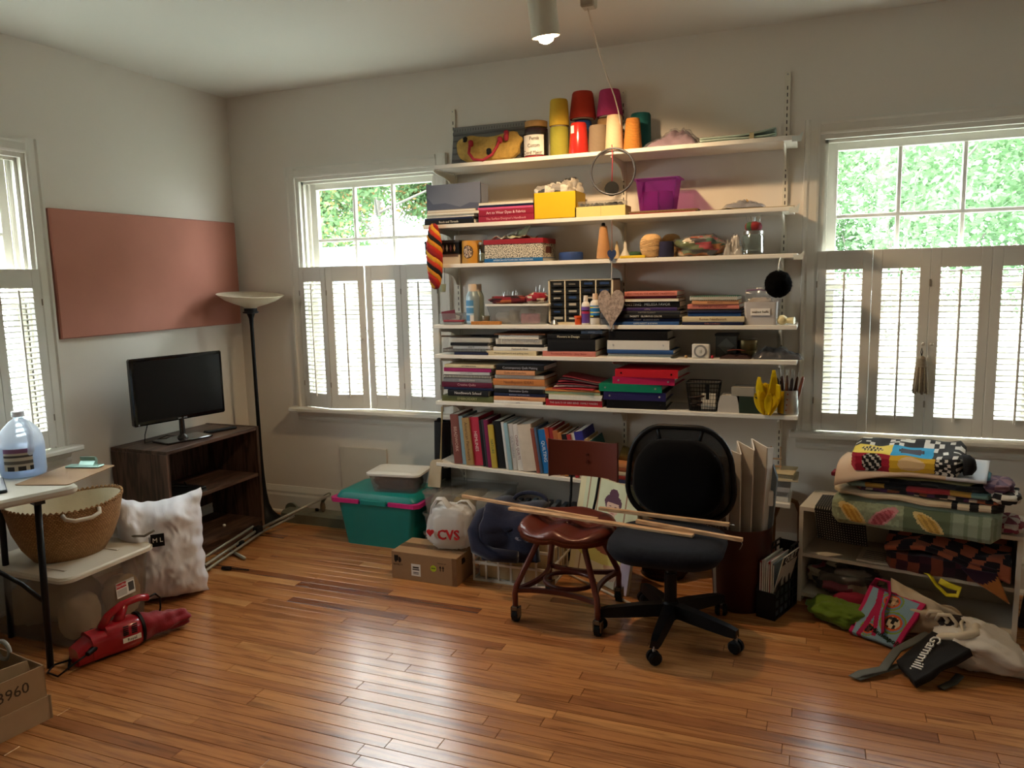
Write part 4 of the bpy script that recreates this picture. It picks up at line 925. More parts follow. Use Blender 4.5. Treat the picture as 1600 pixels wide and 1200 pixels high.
# ---- canvas leaning under the shelves (a plain painted figure)
def paint_fn(u, v):
    sk = (.66, .44, .34); d = lambda cx, cy, rx, ry: ((u-cx)/rx)**2+((v-cy)/ry)**2 < 1
    if d(.60, .755, .105, .075) and v < .80: 
        if d(.555, .765, .017, .006) or d(.645, .765, .017, .006): return (.18, .10, .10)
        if d(.60, .70, .030, .006): return (.45, .16, .15)
        return sk
    if d(.60, .80, .14, .085) or d(.60, .885, .075, .05): return (.10, .035, .065)
    if d(.60, .67, .05, .05): return sk
    if d(.56, .40, .24, .11): return (.30, .10, .07)
    if d(.58, .50, .30, .16): return (.62, .50, .52)
    if d(.44, .30, .42, .12): return (.66, .60, .20)
    if d(.72, .24, .14, .18): return (.60, .40, .28)
    for a in (.17, .34, .80):
        if abs(u-a) < .010: return (.33, .20, .12)
    if u < .10: return (.72, .66, .42)
    if v > .42: g = .05*noise.noise(Vector((u*9, v*9, 1))); return (.62+g, .66+g, .46+g)
    if u > .82: return (.62, .52, .62)
    g = .06*noise.noise(Vector((u*7, v*7, 3))); return (.74+g, .68+g, .52+g)
PA = T('painted_canvas', 'unframed canvas painted with a dark-haired figure leaning under the shelves', 'painting', (2.405, -.385, .004), rot=Matrix.Rotation(math.atan2(-.27, .38), 4, 'Z') @ Matrix.Rotation(R(-11), 4, 'X'))
part('stretcher', B().box(0, .46, .002, .02, 0, .52, .002), mat('#c7b795', .8), PA)
part('painted_face', B().sheet(lambda u, v: (.46*u, .0, .52*v), 92, 104, .002, paint_fn), PRINT, PA)
solo('white_dowel', 'thin white dowel lying on the floor in front of the canvas', 'dowel', B().tube([(2.43, -.47, .006), (2.83, -.735, .006)], .006, 8), mat('#cfc6b6', .6), sm=True)

# ---- wicker basket and plastic seen behind the office chair
def coil_basket(): 
    b = B().lathe([(.10, 0), (.125, .05), (.135, .14), (.138, .20), (.130, .20), (.125, .14), (.11, .02)], 32); return b
WB = T('dark_wicker_basket', 'dark brown wicker basket on the floor behind the office chair', 'basket', (2.905, -.30, 0))
part('body', coil_basket(), mat('#2c140d', .8, nz=.3, scale=50, bump=.9, bscale=150), WB, 50)
for k in range(6): part('coil', B().tube([((.115+.024*min(1, k/3))*math.cos(a), (.115+.024*min(1, k/3))*math.sin(a), .03+k*.033) for a in [2*math.pi*q/28 for q in range(28)]], .006, 6, closed=True), mat('#3a1c12', .7, nz=.3, scale=60), WB, True)
solo('clear_packet', 'crinkled clear packet with coloured prints behind the office chair back', 'packet', blob((0, 0, 0), (.17, .07, .17), 36, 22, lambda u, v: random.Random(int(u*12)*31+int(v*9)).choice([rgb('#8d8478'), rgb('#6e4a3c'), rgb('#a9a294'), rgb('#3f4a45'), rgb('#b98a5f')]), amp=.10, fine=.06), PRINT, loc=(2.93, -.30, .20), sm=True)

# ---- brown waste bin with folded screen and glitter board
WBIN = T('waste_bin', 'tall reddish-brown wastebasket holding white folded panels', 'waste bin', (3.302, -.548, 0))
part('body', B().lathe([(.118, 0), (.121, .004), (.142, .395), (.138, .395), (.117, .006)], 40), mat('#3a140b', .4, nz=.12, scale=5, spec=.4), WBIN, 40)
SC = T('folded_screen', 'white accordion-folded panels standing in the brown wastebasket', 'folded panels', (3.30, -.55, .02))
pz = [(-.105, -.065), (-.035, -.095), (-.06, -.035), (.005, -.085), (-.015, -.01), (.045, -.075), (.03, .02), (.085, -.045), (.10, .0)]
hts = [.72, .735, .76, .745, .785, .765, .79, .77, .76]
for k in range(8):
    (x0, y0), (x1, y1) = pz[k], pz[k+1]; d = Vector((y1-y0, -(x1-x0), 0)).normalized()*.003; sp = 1.35
    q = [(x0, y0, 0), (x1, y1, 0), (x1*sp, y1*sp, hts[k+1]-.02), (x0*sp, y0*sp, hts[k]-.02)]
    part('panel', B().add([Vector(p)+d for p in q]+[Vector(p)-d for p in q], [(0, 1, 2, 3), (7, 6, 5, 4), (0, 4, 5, 1), (1, 5, 6, 2), (2, 6, 7, 3), (3, 7, 4, 0)]), mat('#c9c0b4', .7, nz=.05), SC)
part('edge_panel', B().add([(.10, .0, 0), (.105, .01, 0), (.14, .02, .66), (.135, .0, .66), (.112, -.012, 0), (.117, .0, 0), (.16, .01, .60), (.155, -.012, .60)], [(0, 1, 2, 3), (7, 6, 5, 4), (0, 4, 5, 1), (1, 5, 6, 2), (2, 6, 7, 3), (3, 7, 4, 0)]), mat('#6f7c86', .4), SC)
part('clip', B().box(.118, .142, -.02, .004, .47, .54, .004), M_white, SC)
arch = [(-.15, 0), (.09, 0)]+[(.09*1.0-.24*(1-math.cos(a))/1+.0, .22+.26*math.sin(a)) for a in [math.pi*k/2/10 for k in range(11)]]+[(-.15, .48)]
GB = T('glitter_board', 'round-topped dark glitter board with a pale ribbon leaning in the wastebasket', 'board', (3.205, -.66, .385), rz=2)
def glit():
    m, n, p = nodes_mat('dark_glitter'); v = N(n, 'ShaderNodeTexVoronoi', Scale=260.); tc = N(n, 'ShaderNodeTexCoord'); n.links.new(tc.outputs['Object'], v.inputs['Vector'])
    rp = ramp(n, [(0, (.02, .018, .018)), (.7, (.07, .055, .05)), (.85, (.35, .28, .24))]); n.links.new(v.outputs['Color'], rp.inputs[0]); n.links.new(rp.outputs[0], p.inputs['Base Color']); p.inputs['Roughness'].default_value = .4; return m
part('panel', B().prism([(-.12, 0), (.055, 0), (.055, .08), (.042, .16), (.015, .23), (-.03, .285), (-.08, .315), (-.12, .325)], 'y', -.004, .004), glit(), GB)
part('edging', B().tube([(.055, -.003, 0), (.055, -.003, .08), (.042, -.003, .16), (.015, -.003, .23), (-.03, -.003, .285), (-.08, -.003, .315), (-.12, -.003, .325)], .004, 6), mat('#6a5648', .5), GB, True)
part('ribbon', B().sheet(lambda u, v: (.0-.035*(1-v)+.012*u+.008*math.sin(v*5), -.007-.006*math.sin(v*6), .05+.13*v), 2, 16, .001), mat('#b7aca0', .5), GB, True)

# ---- black magazine file
MG = T('magazine_file', 'black pierced magazine file full of magazines beside the white bookcase', 'magazine file', (3.385, -.668, 0), rz=-20)
M_mf = mat('#09090a', .5); dW, dD = .088, .25
part('front', B().box(0, dW, 0, .004, 0, .125), M_mf, MG); part('bottom', B().box(0, dW, 0, dD, 0, .004), M_mf, MG); part('back', B().box(0, dW, dD-.004, dD, 0, .30), M_mf, MG)
def side(x):
    b = B(); pts = lambda a, c: (0, a, c)
    for i in range(6):
        y = dD*i/5; zt = .125 if y < .03 else .125+.175*min(1, (y-.0)/.17); b.box(x, x+.003, max(0, y-.006), min(dD, y+.006), 0, zt)
    for jz in range(7):
        z = .045*jz; ys = 0 if z < .12 else (z-.125)/.175*.17; b.box(x, x+.003, max(0, ys), dD, z, z+.009)
    b.tube([(x+.0015, 0, .125), (x+.0015, .17, .30), (x+.0015, dD, .30)], .005, 6); return b
part('pierced_side', side(dW-.003), M_mf, MG); part('pierced_side', side(0), M_mf, MG)
mc = ['#8f2a2e', '#d5cfc2', '#b9b0a0', '#c9c2b4', '#a83a34', '#d0c8ba', '#5b6a70', '#cfc6b2']
for k in range(7):
    t = T('magazine', '%s magazine, %s from the maroon wastebasket side in the black file' % (('red-edged', 'white', 'beige', 'cream', 'scarlet', 'ivory', 'slate grey')[k], ('first', 'second', 'third', 'fourth', 'fifth', 'sixth', 'seventh')[k]), 'magazine', mw(MG) @ Vector((.008+k*.010, .010, .0045)), rz=-20)
    part('cover', B().box(0, .007, 0, .19, 0, .255+.006*(k % 3)), mat(mc[k], .5), t); part('pages', B().box(.001, .006, -.0006, .0002, .002, .25), M_pagew, t)
QM = T('quilt_magazine', 'black and white quilting magazine tilted in the black file', 'magazine', mw(MG) @ Vector((.066, .012, .10)), rot=Matrix.Rotation(R(-20), 4, 'Z') @ Matrix.Rotation(R(14), 4, 'Y'))
part('cover', B().box(-.002, .002, 0, .18, 0, .205), mat('#b9b4ac', .5), QM)
part('masthead_band', B().box(.002, .0026, .004, .176, .16, .20), M_black, QM)
text('masthead', 'QUILT', .045, M_white, QM, at(.003, .09, .18) @ Matrix.Rotation(R(90), 4, 'Z') @ FRONT)
solo('rattan_hoop', 'curved rattan hoop leaning at the wall behind the magazine file', 'hoop', B().tube([(3.42, -.12, .0), (3.425, -.115, .30), (3.45, -.11, .37), (3.49, -.105, .40), (3.53, -.10, .385), (3.55, -.095, .33), (3.555, -.09, 0)], .012, 8), mat('#6b4a26', .6, nz=.2), sm=True)
# ================================================================ wall shelving
Z1, Z2, Z3, Z5, Z6, Z7, Z8 = 2.163, 1.845, 1.630, 1.295, 1.128, .862, .504
YF = -.292
def bracket_b(x, z):
    pts = [(-.004, 0), (-.275, 0), (-.278, -.012), (-.24, -.022), (-.15, -.030), (-.09, -.045), (-.055, -.07), (-.035, -.095), (-.016, -.098), (-.004, -.10)]
    return B().prism([(y, z+q) for y, q in pts], 'x', x-.003, x+.003)
STX = (1.628, 2.622, 3.436)
for i, x in enumerate(STX):
    s_ = T('shelf_standard', ('slotted white metal shelf upright beside the lamp window', 'slotted white metal shelf upright at the middle of the shelves', 'slotted white metal shelf upright beside the bookcase window')[i], 'shelf upright', (x, 0, .30))
    part('rail', B().box(-.013, .013, -.014, -.0005, 0, 2.207, .001), M_std, s_)
    sl = B()
    for k in range(66): sl.box(-.0022, .0022, -.0146, -.0138, .03+k*.0322, .048+k*.0322)
    part('slots', sl, M_dark, s_)['kind'] = 'stuff'; part('screw', B().cyl((0, -.014, 2.195), (0, -.017, 2.195), .004, n=10), M_steel, s_)
def shelf(label, x0, x1, z, tilt=0., st=STX):
    t = T('wall_shelf', label, 'shelf', (x0, 0, z), rot=Matrix.Rotation(R(tilt), 4, 'Y'))
    part('board', B().box(0, x1-x0, YF, -.016, -.021, 0, .002), M_shelf, t)
    for x in st: part('bracket', bracket_b(x-x0, -.0205), M_std, t)
shelf('top white wall shelf carrying the yarn cones', 1.640, 3.49, Z1); shelf('white wall shelf with the yellow box', 1.555, 3.485, Z2)
shelf('white wall shelf with the yarn balls and mason jar', 1.65, 3.51, Z3); shelf('white wall shelf with the small drawer cabinet', 1.60, 3.515, Z5)
shelf('white wall shelf with the plug-in timer', 1.60, 3.52, Z6); shelf('white wall shelf with the coloured ring binders', 1.595, 3.53, Z7)
shelf('sloping lowest white shelf with the upright books', 1.585, 3.51, Z8, 2.35)
for z, x in ((Z1, 3.49), (Z2, 3.485), (Z3, 3.51)):
    solo('bracket_tip', 'pale bracket end cap at the shelf end below %s' % {Z1: 'the folded pale cloth', Z2: 'the loose papers', Z3: 'the mason jar'}[z], 'end cap', B().prism([(-.03, -.028), (.01, -.028), (.018, .012), (.012, .012), (.0, -.004), (-.03, -.004)], 'y', -.006, .0), mat('#cfd6d0', .4), loc=(x+.012, YF-.001, z-.002))

PAL = dict(black='#131315', navy='#1a2140', blue='#2c4f82', sky='#6d94ad', teal='#1f6f78', green='#1f5a45', olive='#55582f', cream='#cdbf9c', tan='#b08f63', peach='#cf9468', orange='#c07a42',
           salmon='#c4776a', pink='#c9547f', magenta='#a62361', crimson='#8e1f38', red='#a81d28', burgundy='#5e1630', maroon='#4d1f20', purple='#3b2a5c', grey='#7c7d80', white='#d8d5ce', charcoal='#2a2b2f',
           brown='#5a3a25', gold='#8a6f35', yellow='#d6b020', sage='#8c9a78', rust='#8c4327')
def fit(px0, px1, pt, pb, y):
    m = (pt+pb)/2; a, c = onY(px0, m, y), onY(px1, m, y); return a.x, c.x, onY((px0+px1)/2, pt, y).z
def book_parts(t, w_, d_, h_, colr, title=None, tc='#d8d2c0', kind='book', ts=None):
    """lying book in its own frame: spine along x at y = 0, thickness up z"""
    m_ = mat(PAL.get(colr, colr), .55, nz=.12, scale=25, spec=.22); c = min(.0022, h_*.18)
    if kind == 'spiral':
        part('cover', B().box(0, w_, .004, d_, 0, c), m_, t); part('cover', B().box(0, w_, .004, d_, h_-c, h_), m_, t)
        part('pages', B().box(.001, w_-.001, .006, d_-.002, c, h_-c), M_pagew, t)
        sp = B(); n_ = max(8, int(w_/.009))
        for k in range(n_):
            x = (k+.5)*w_/n_; sp.tube([(x, .004+.006*math.cos(a), h_/2+(h_*.5+.001)*math.sin(a)) for a in [2*math.pi*q/8 for q in range(8)]], .0014, 4, closed=True)
        part('spiral_binding', sp, mat('#c9c9c9' if tc != 'k' else '#1a1a1a', .35, .3), t)['kind'] = 'stuff'
    elif kind == 'stack':
        part('cover', B().box(0, w_, 0, d_, h_-c, h_), m_, t); part('pages', B().box(.0005, w_-.001, .0005, d_-.001, 0, h_-c), M_pagew, t)
    else:
        U = [(0, 0), (d_, 0), (d_, c), (c*1.2, c), (c*1.2, h_-c), (d_, h_-c), (d_, h_), (0, h_), (-c*.7, h_*.75), (-c*.7, h_*.25)]
        part('cover', B().prism(U, 'x', 0, w_), m_, t)
        part('pages', B().box(.002, w_-.003, c, d_-.004, c, h_-c), M_page if colr in ('olive', 'orange', 'peach', 'tan', 'cream', 'brown') else M_pagew, t)
    if title and kind != 'spiral':
        s_ = ts or min(h_*.62, w_*.92/max(3, len(title))*1.75)
        text('spine_title', title, s_, mat(tc, .6), t, at(w_/2, -c*.7-.0004, h_/2) @ FRONT)
def pile(desc, z0, pb, yf, items, group):
    z = z0; rg = random.Random(desc)
    for i, it in enumerate(items):
        px0, px1, tp, colr = it[:4]; title = it[4] if len(it) > 4 else None; tc = it[5] if len(it) > 5 else '#d8d2c0'; kind = it[6] if len(it) > 6 else 'book'; yo = it[7] if len(it) > 7 else rg.uniform(-.004, .012); dp = it[8] if len(it) > 8 else rg.uniform(.195, .235)
        y = yf+yo; a, c = onY(px0, pb, y).x, onY(px1, pb, y).x; h_ = tp*mpp((a, y, z))*1.01
        nm = {'book': 'book', 'spiral': 'spiral_notebook', 'stack': 'paper_pad'}[kind]
        lb = '%s %s, %s in the pile %s' % (colr, {'book': 'book', 'spiral': 'spiral-bound book', 'stack': 'paper pad'}[kind], ORD[i+1] if i else 'lowest', desc)
        t = T(nm, lb, 'book' if kind != 'stack' else 'paper', (a, y, z), rz=rg.uniform(-.8, .8), group=group)
        dp = min(dp, -.022-y)
        book_parts(t, c-a, dp, h_, colr, title, tc, kind); z += h_+.0004; pb -= tp
    return z

# ---------------------------------------------------------------- top shelf
M_tray = mat('#6f6e6c', .5, nz=.06)
TR = T('grooved_tray', 'grey grooved plastic board leaning on the wall behind the straw purse', 'board', (0, 0, 0)); TR.location = (1.61, -.075, Z1); MW[TR.name] = at(1.61, -.075, Z1)
x0, x1, zt = fit(690, 832, 192, 252, -.06); hh = zt-Z1
tilt = Matrix.Rotation(R(-12), 4, 'X'); W_ = 2.07-1.63
o = B().box(.03, .03+W_, -.006, 0, 0, hh+.0).xf(tilt); part('plate', o, M_tray, TR)
for k in range(6): part('ridge', B().box(.035, .025+W_, -.012, -.006, .01+k*hh/6.6, .018+k*hh/6.6).xf(tilt), mat('#5b5a59', .5), TR)
part('ruler_strip', B().box(.03, .03+W_, -.010, -.006, hh-.03, hh).xf(tilt), mat('#7c7b78', .5), TR)
tm = B()
for k in range(26): tm.box(.04+k*W_/27, .042+k*W_/27, -.0106, -.0098, hh-.026, hh-.012)
part('ruler_marks', tm.xf(tilt), M_dark, TR)['kind'] = 'stuff'
x0, x1, zt = fit(714, 812, 212, 250, -.22); cx = (x0+x1)/2
PU = T('straw_purse', 'yellow straw purse with red tassels and a red rope handle on the top shelf', 'purse', (cx, -.20, Z1+.0005))
def purse_fn(u, v):
    p = blob_fn((0, 0, 0), ((x1-x0)/2, .062, .155), p=2.6, amp=.05, seed=5)(u, v); k = p.z/.155
    return Vector((p.x*(1+.05*k), p.y*(1-.55*k), p.z*(1-.12*math.cos(p.x*18))))
part('body', B().sheet(purse_fn, 44, 22), mat('#b3924a', .9, nz=.45, scale=45, bump=.8, bscale=220), PU, True)
part('red_handle', B().tube([(-.09, -.052, .10), (-.088, -.075, .05), (-.055, -.088, .012), (0, -.09, .004), (.05, -.085, .03), (.075, -.068, .075), (.08, -.05, .11)], .008, 8), mat('#a02a38', .7), PU, True)
for x, z, c in ((-.13, .13, 'k'), (-.085, .105, 'r'), (.02, .055, 'k'), (.085, .11, 'r'), (.12, .12, 'r'), (.11, .145, 'r')): part('tassel', blob((x, -.052+.03*(z > .12), z-.02), (.014, .012, .035), 12, 8), mat('#a02a38' if c == 'r' else '#17161a', .9), PU, True)
def jar(label, px0, px1, pt, pb, y, z0, content, lidc, group=None, n=28, lidh=.018, labelc=None, name='glass_jar', shoulder=.8):
    a, c, zt = fit(px0, px1, pt, pb, y); r_ = (c-a)/2; h_ = zt-z0
    t = T(name, label, 'jar', ((a+c)/2, y+r_, z0+.0005)); hb = h_-lidh
    part('glass', B().lathe([(r_*.9, 0), (r_, .006), (r_, hb*shoulder), (r_*.86, hb*.95), (r_*.86, hb), (r_*.82, hb), (r_*.82, hb*.95), (r_*.95, hb*shoulder), (r_*.95, .012)], n), JARG, t, 40)
    if content: part('contents', B().lathe([(r_*.88, .010), (r_*.93, .015), (r_*.93, hb*content[1]), (r_*.5, hb*content[1]+.004)], n), mat(content[0], .85, nz=.25, scale=40), t, 40)
    if lidc: part('lid', B().lathe([(r_*.88, hb-.004), (r_*.92, hb-.002), (r_*.92, h_-.002), (r_*.85, h_)], n), mat(*lidc), t, 40)
    return t, r_, h_
J, r_, h_ = jar('glass jar of dark cord with a cork lid and handwritten paper label', 813, 850, 187, 243, -.235, Z1, ('#2b1418', .93), ('#a9824e', .8), lidh=.028)
part('paper_label', arc_label(r_+.001, -150, -35, .02, h_*.62, lambda u, v: rgb('#dcd6cc'), 16, 2), PRINT, J)
for k, s_ in enumerate(('Pernik', 'Custom', 'Cord Maker')): text('handwriting', s_, .026, mat('#2a2622', .9), J, at(.012-.004*k, -r_-.0022, h_*.52-k*.036) @ Matrix.Rotation(R(3), 4, 'Z') @ FRONT, sx=.8)
part('red_base', B().lathe([(r_+.001, .0), (r_+.001, .016)], 28), mat('#8c1c26', .5), J, 40)

def yarn_mat(h, stripes=190., hi=1.18, lo=.8):
    m, n, p = nodes_mat('cone_yarn'); tc = N(n, 'ShaderNodeTexCoord'); wv = N(n, 'ShaderNodeTexWave', Scale=stripes/2.2, Distortion=1.6); wv.bands_direction = 'Z'; wv.inputs['Detail Scale'].default_value = 1.5
    n.links.new(tc.outputs['Object'], wv.inputs['Vector']); c = rgb(h)
    rp = ramp(n, [(0, tuple(q*lo for q in c)), (1, tuple(min(.9, q*hi) for q in c))]); n.links.new(wv.outputs['Fac'], rp.inputs[0]); n.links.new(rp.outputs[0], p.inputs['Base Color'])
    b = N(n, 'ShaderNodeBump', Strength=.5, Distance=.002); n.links.new(wv.outputs['Fac'], b.inputs['Height']); n.links.new(b.outputs[0], p.inputs['Normal']); p.inputs['Roughness'].default_value = .85; return m
def cone(label, h, px0, px1, pt, pb, y, z0, top=.8, zt=None, m_=None, tip=True):
    a, c, zz = fit(px0, px1, pt, pb, y); r_ = (c-a)/2; h_ = (zt or zz)-z0
    t = T('yarn_cone', label, 'yarn cone', ((a+c)/2, y+r_, z0+.0005))
    part('yarn', B().lathe([(r_*.96, .004), (r_, .012), (r_*(1+top)/2*1.01, h_*.5), (r_*top*1.02, h_-.012), (r_*top*.93, h_-.003), (r_*top*.4, h_-.002)], 32), m_ or yarn_mat(h), t, 40)
    part('core', B().lathe([(r_*.80, 0), (r_*.80, .005)], 24), mat('#c9bda6', .8), t, 40)
    return t, r_, h_
zc = fit(855, 884, 196, 240, -.24)[2]
cone('olive yellow yarn cone standing under the mustard cone', '#8f8a2c', 855, 884, 196, 240, -.24, Z1, .95)
cone('mustard yellow yarn cone stacked on the olive yellow cone', '#c2a02c', 853, 884, 152, 196, -.24, zc, .84)
cone('royal blue yarn cone under the big vermilion cone', '#1d4a86', 892, 921, 186, 234, -.13, Z1, .9)
zb = fit(892, 921, 186, 234, -.13)[2]
cone('large vermilion yarn cone stacked on the blue cone', '#b3331f', 884, 925, 139, 187, -.165, zb, .76)
t, r_, h_ = cone('glossy wrapped scarlet yarn cone with a white price tag', '#b52820', 884, 915, 189, 237, -.262, Z1, .78, m_=mat('#b2281f', .18, nz=.12, scale=50, spec=.7))
part('price_tag', arc_label(r_*.86, -135, -105, h_*.62, h_*.88, lambda u, v: rgb('#dcdcda'), 6, 2), PRINT, t)
cone('tan yarn cone under the big magenta cone', '#b08a5c', 929, 958, 183, 231, -.13, Z1, .9)
zb = fit(929, 958, 183, 231, -.13)[2]
cone('large magenta yarn cone stacked on the tan cone', '#b03065', 927, 968, 136, 185, -.165, zb, .76)
cone('taupe yarn cone between the scarlet and ivory cones', '#7d6c58', 915, 946, 193, 234, -.25, Z1, .88)
cone('ivory yarn cone between the taupe and amber cones', '#d8bd98', 942, 971, 177, 231, -.255, Z1, .80)
cone('amber striped yarn cone in front of the teal cone', '#b8742a', 971, 1000, 182, 229, -.258, Z1, .74, m_=yarn_mat('#b8742a', 95, 1.4, .5))
cone('dark teal yarn cone behind the amber cone', '#0f5e5e', 981, 1014, 174, 226, -.15, Z1, .92)
def crumple(w_, d_, h_, seed, lift=0.):
    """flattish wrinkled packet, thin at its edges"""
    def fn(u, v):
        e = min(1, 5*min(u, 1-u, v, 1-v)+.08); f = (math.sin(math.pi*u)**.5)*(math.sin(math.pi*v)**.5)
        z = h_*f*(.62+.5*noise.noise(Vector((u*3+seed, v*3, seed)))+.45*abs(noise.noise(Vector((u*7, v*6+seed, 3))))-.2*abs(noise.noise(Vector((u*15, v*13, seed)))))
        return Vector(((u-.5)*w_*(1+.04*noise.noise(Vector((v*6, seed, 1)))), (v-.5)*d_*(1+.06*noise.noise(Vector((u*6, seed, 4)))), max(.0012, z+lift*u*e*h_)))
    b = B().sheet(fn, 44, 26); b.c = None; n0 = 27
    per = [i*n0 for i in range(45)]+[44*n0+j for j in range(1, 27)]+[i*n0+26 for i in range(43, -1, -1)]+[j for j in range(25, 0, -1)]
    o = len(b.v); b.v += [Vector((b.v[i].x, b.v[i].y, 0)) for i in per]; m = len(per)
    b.f += [(per[(k+1) % m], per[k], o+k, o+(k+1) % m) for k in range(m)]+[tuple(o+k for k in range(m))[::-1]]; return b
def packet(label, px0, px1, pt, pb, y, z0, colr, dy=.10, m_=None, over=True, seed=0, name='cloth_packet', inner='#8d7683', lift=0.):
    a, c, zt = fit(px0, px1, pt, pb, y); t = T(name, label, 'packet', ((a+c)/2, y+dy, z0+.0005))
    part('folded_cloth', crumple((c-a)*.9, dy*1.8, (zt-z0)*.92, seed, lift), mat(inner, .8, nz=.25, scale=30), t, True)
    if over: part('plastic_bag', crumple((c-a), dy*2, (zt-z0)*1.02, seed, lift), BAGP, t, True)
    return t
packet('clear bag of folded mauve cloth on the top shelf', 1003, 1092, 196, 224, -.27, Z1, None, .11, seed=3, inner='#8a727e', lift=.2)
a, c, zt = fit(1093, 1212, 202, 218, -.265)
FC = T('folded_cloth', 'pale mint folded cloth bundle tied at one end on the top shelf', 'cloth', (a, -.265, Z1+.0005), rz=2)
for k in range(3):
    part('fold', B().sheet(lambda u, v, k=k: (u*(c-a), .002+.005*k+v*.19, .004+k*.012+.006*math.sin(u*5+k)*u+.02*u*u*(k/2)+.002*math.sin(v*9)), 24, 8, .008), mat(('#9fb0a2', '#b0bfb2', '#a8b7aa')[k], .85, nz=.06), FC, True)
part('tape_tab', B().box((c-a)*.66, (c-a)*.72, -.002, .0, .0, .032), mat('#b9ab84', .7), FC)
solo('clear_packet', 'crinkled clear packet lying behind the mint cloth', 'packet', blob((0, 0, 0), (.13, .05, .055), 32, 16, amp=.15, fine=.12, seed=8), BAGP, loc=(3.06, -.09, Z1+.0005), sm=True)

# ---------------------------------------------------------------- second shelf
pile('under the grey open box', Z2, 353, YF+.002, [(663, 741, 7, 'black', 'Beads and Threads'), (664, 738, 3, 'navy'), (667, 741, 4, 'cream', None, '', 'stack'), (667, 748, 4, 'tan', None, '', 'stack'), (668, 742, 3, 'cream', None, '', 'stack')], 'books under the grey box')
a, c, zt = fit(667, 752, 284, 330, YF+.02); z0 = Z2+.021/6.5*23
zb = onY(700, 331, YF+.02).z
GX = T('grey_open_box', 'open slate grey cardboard box tipped forward on the book pile', 'box', (a, YF+.015, zb-.001)); w_ = c-a; hh = zt-zb
M_slate = mat('#6a7080', .75, nz=.06)
part('front_panel', B().prism([(0, 0), (w_, 0), (w_, hh*.95), (w_*.12, hh*.93), (0, hh)], 'y', 0, .003), M_slate, GX); part('wave_print', B().prism([(0, 0), (w_, 0), (w_, hh*.25), (w_*.8, hh*.28), (w_*.62, hh*.15), (w_*.35, hh*.30), (w_*.12, hh*.28), (0, hh*.55)], 'y', -.0006, .0), mat('#4d5468', .75), GX)
part('side_panel', B().box(0, .003, 0, .10, 0, hh*.9), M_slate, GX); part('side_panel', B().box(w_-.003, w_, 0, .10, 0, hh*.9), M_slate, GX); part('bottom_panel', B().box(0, w_, 0, .10, 0, .003), M_slate, GX)
text('box_lettering', 'PRINTED IN ITALY', .010, mat('#1d2030', .8), GX, at(w_*.5, -.0012, .008) @ FRONT)
zt2 = pile('of crimson spines by the yellow box', Z2, 350, YF+.004, [(748, 835, 9, 'crimson', "The Surface Designer's Handbook", '#d99aa0'), (748, 834, 9, 'crimson', 'Art to Wear Dyes & Fabrics', '#e3c9cc'), (747, 833, 4, 'pink'), (749, 834, 3, 'navy'), (748, 833, 4, 'cream', None, '', 'stack')], 'crimson book pile')
solo('cream_carton', 'cream cardboard carton standing at the wall behind the crimson books', 'box', B().box(0, .035, 0, .12, 0, .175, .002), mat('#c2b092', .8), loc=(1.775, -.155, Z2+.0005), rz=0)
a, c, zt = fit(834, 900, 300, 342, YF+.004); w_ = c-a; hh = zt-Z2
YB = T('yellow_box', 'bright yellow open box stuffed with plastic packets', 'box', (a, YF+.006, Z2+.0005)); M_yel = mat('#d8ae06', .55, nz=.03)
for nm, bx in (('front_panel', (0, w_, 0, .003, 0, hh)), ('side_panel', (w_-.003, w_, 0, .17, 0, hh)), ('side_panel', (0, .003, 0, .17, 0, hh)), ('back_panel', (0, w_, .167, .17, 0, hh)), ('bottom_panel', (0, w_, 0, .17, 0, .003))): part(nm, B().box(*bx), M_yel, YB)
for i, (dx, dy, s_, l) in enumerate(((.04, .05, .06, 'crumpled clear packet over the yellow box front'), (.12, .07, .07, 'grey plastic packet with dark print in the yellow box'), (.16, .12, .06, 'clear packet at the back of the yellow box'))):
    solo('plastic_packet', l, 'packet', blob((0, 0, 0), (s_, s_*.7, .10+.02*i), 34, 20, lambda u, v, i=i: random.Random(int(u*9)*17+int(v*7)+i).choice([rgb('#b9b4aa'), rgb('#8e8a84'), rgb('#c8c3b8'), rgb('#3a3a3c'), rgb('#a39c90')]), amp=.15, fine=.12, seed=i), PRINT, loc=(a+dx, YF+.03+dy, Z2+hh*.55), sm=True)
a, c, zt = fit(898, 977, 322, 339, YF+.006); w_ = c-a; hh = zt-Z2
CBX = T('cream_box', 'low cream box carrying a clear compartment tray', 'box', (a, YF+.006, Z2+.0005)); part('box', B().box(0, w_, 0, .13, 0, hh, .001), mat('#d9c77c', .7, nz=.04), CBX); part('lid_seam', B().box(w_*.52, w_*.525, -.0005, 0, 0, hh), mat('#8f8150', .7), CBX)
CT = T('compartment_tray', 'clear tray of tiny parts on the low cream box', 'tray', (a+.012, YF+.02, Z2+hh+.001)); part('tray', B().box(0, w_*.9, 0, .10, 0, .028, .002), CLEARP, CT)
for k in range(9): part('bead_heap', blob((.014+k*w_*.9/9.6, .05, .002), (.010, .04, .018), 10, 8, seed=k, amp=.3), mat(('#3a3c3e', '#6a6a66', '#8a857a')[k % 3], .6), CT)
a, c, zt = fit(988, 1062, 277, 324, YF+.06); w_ = c-a; hh = zt-Z2-.018
WM = T('woven_mat', 'brown woven place mat lying under the violet bin', 'mat', (0, 0, 0)); p0 = onY(982, 333, YF+.004).x; p1 = onY(1090, 328, YF+.004).x
WM.location = (p0, YF+.004, Z2+.0005); MW[WM.name] = at(p0, YF+.004, Z2+.0005)
part('weave', B().box(0, p1-p0, 0, .23, .005, .014, .001), mat('#7a5c3a', .9, nz=.6, scale=160, bump=.8, bscale=300), WM); part('red_backing', B().box(.004, p1-p0-.01, .002, .228, 0, .005), mat('#8f3a34', .8), WM)
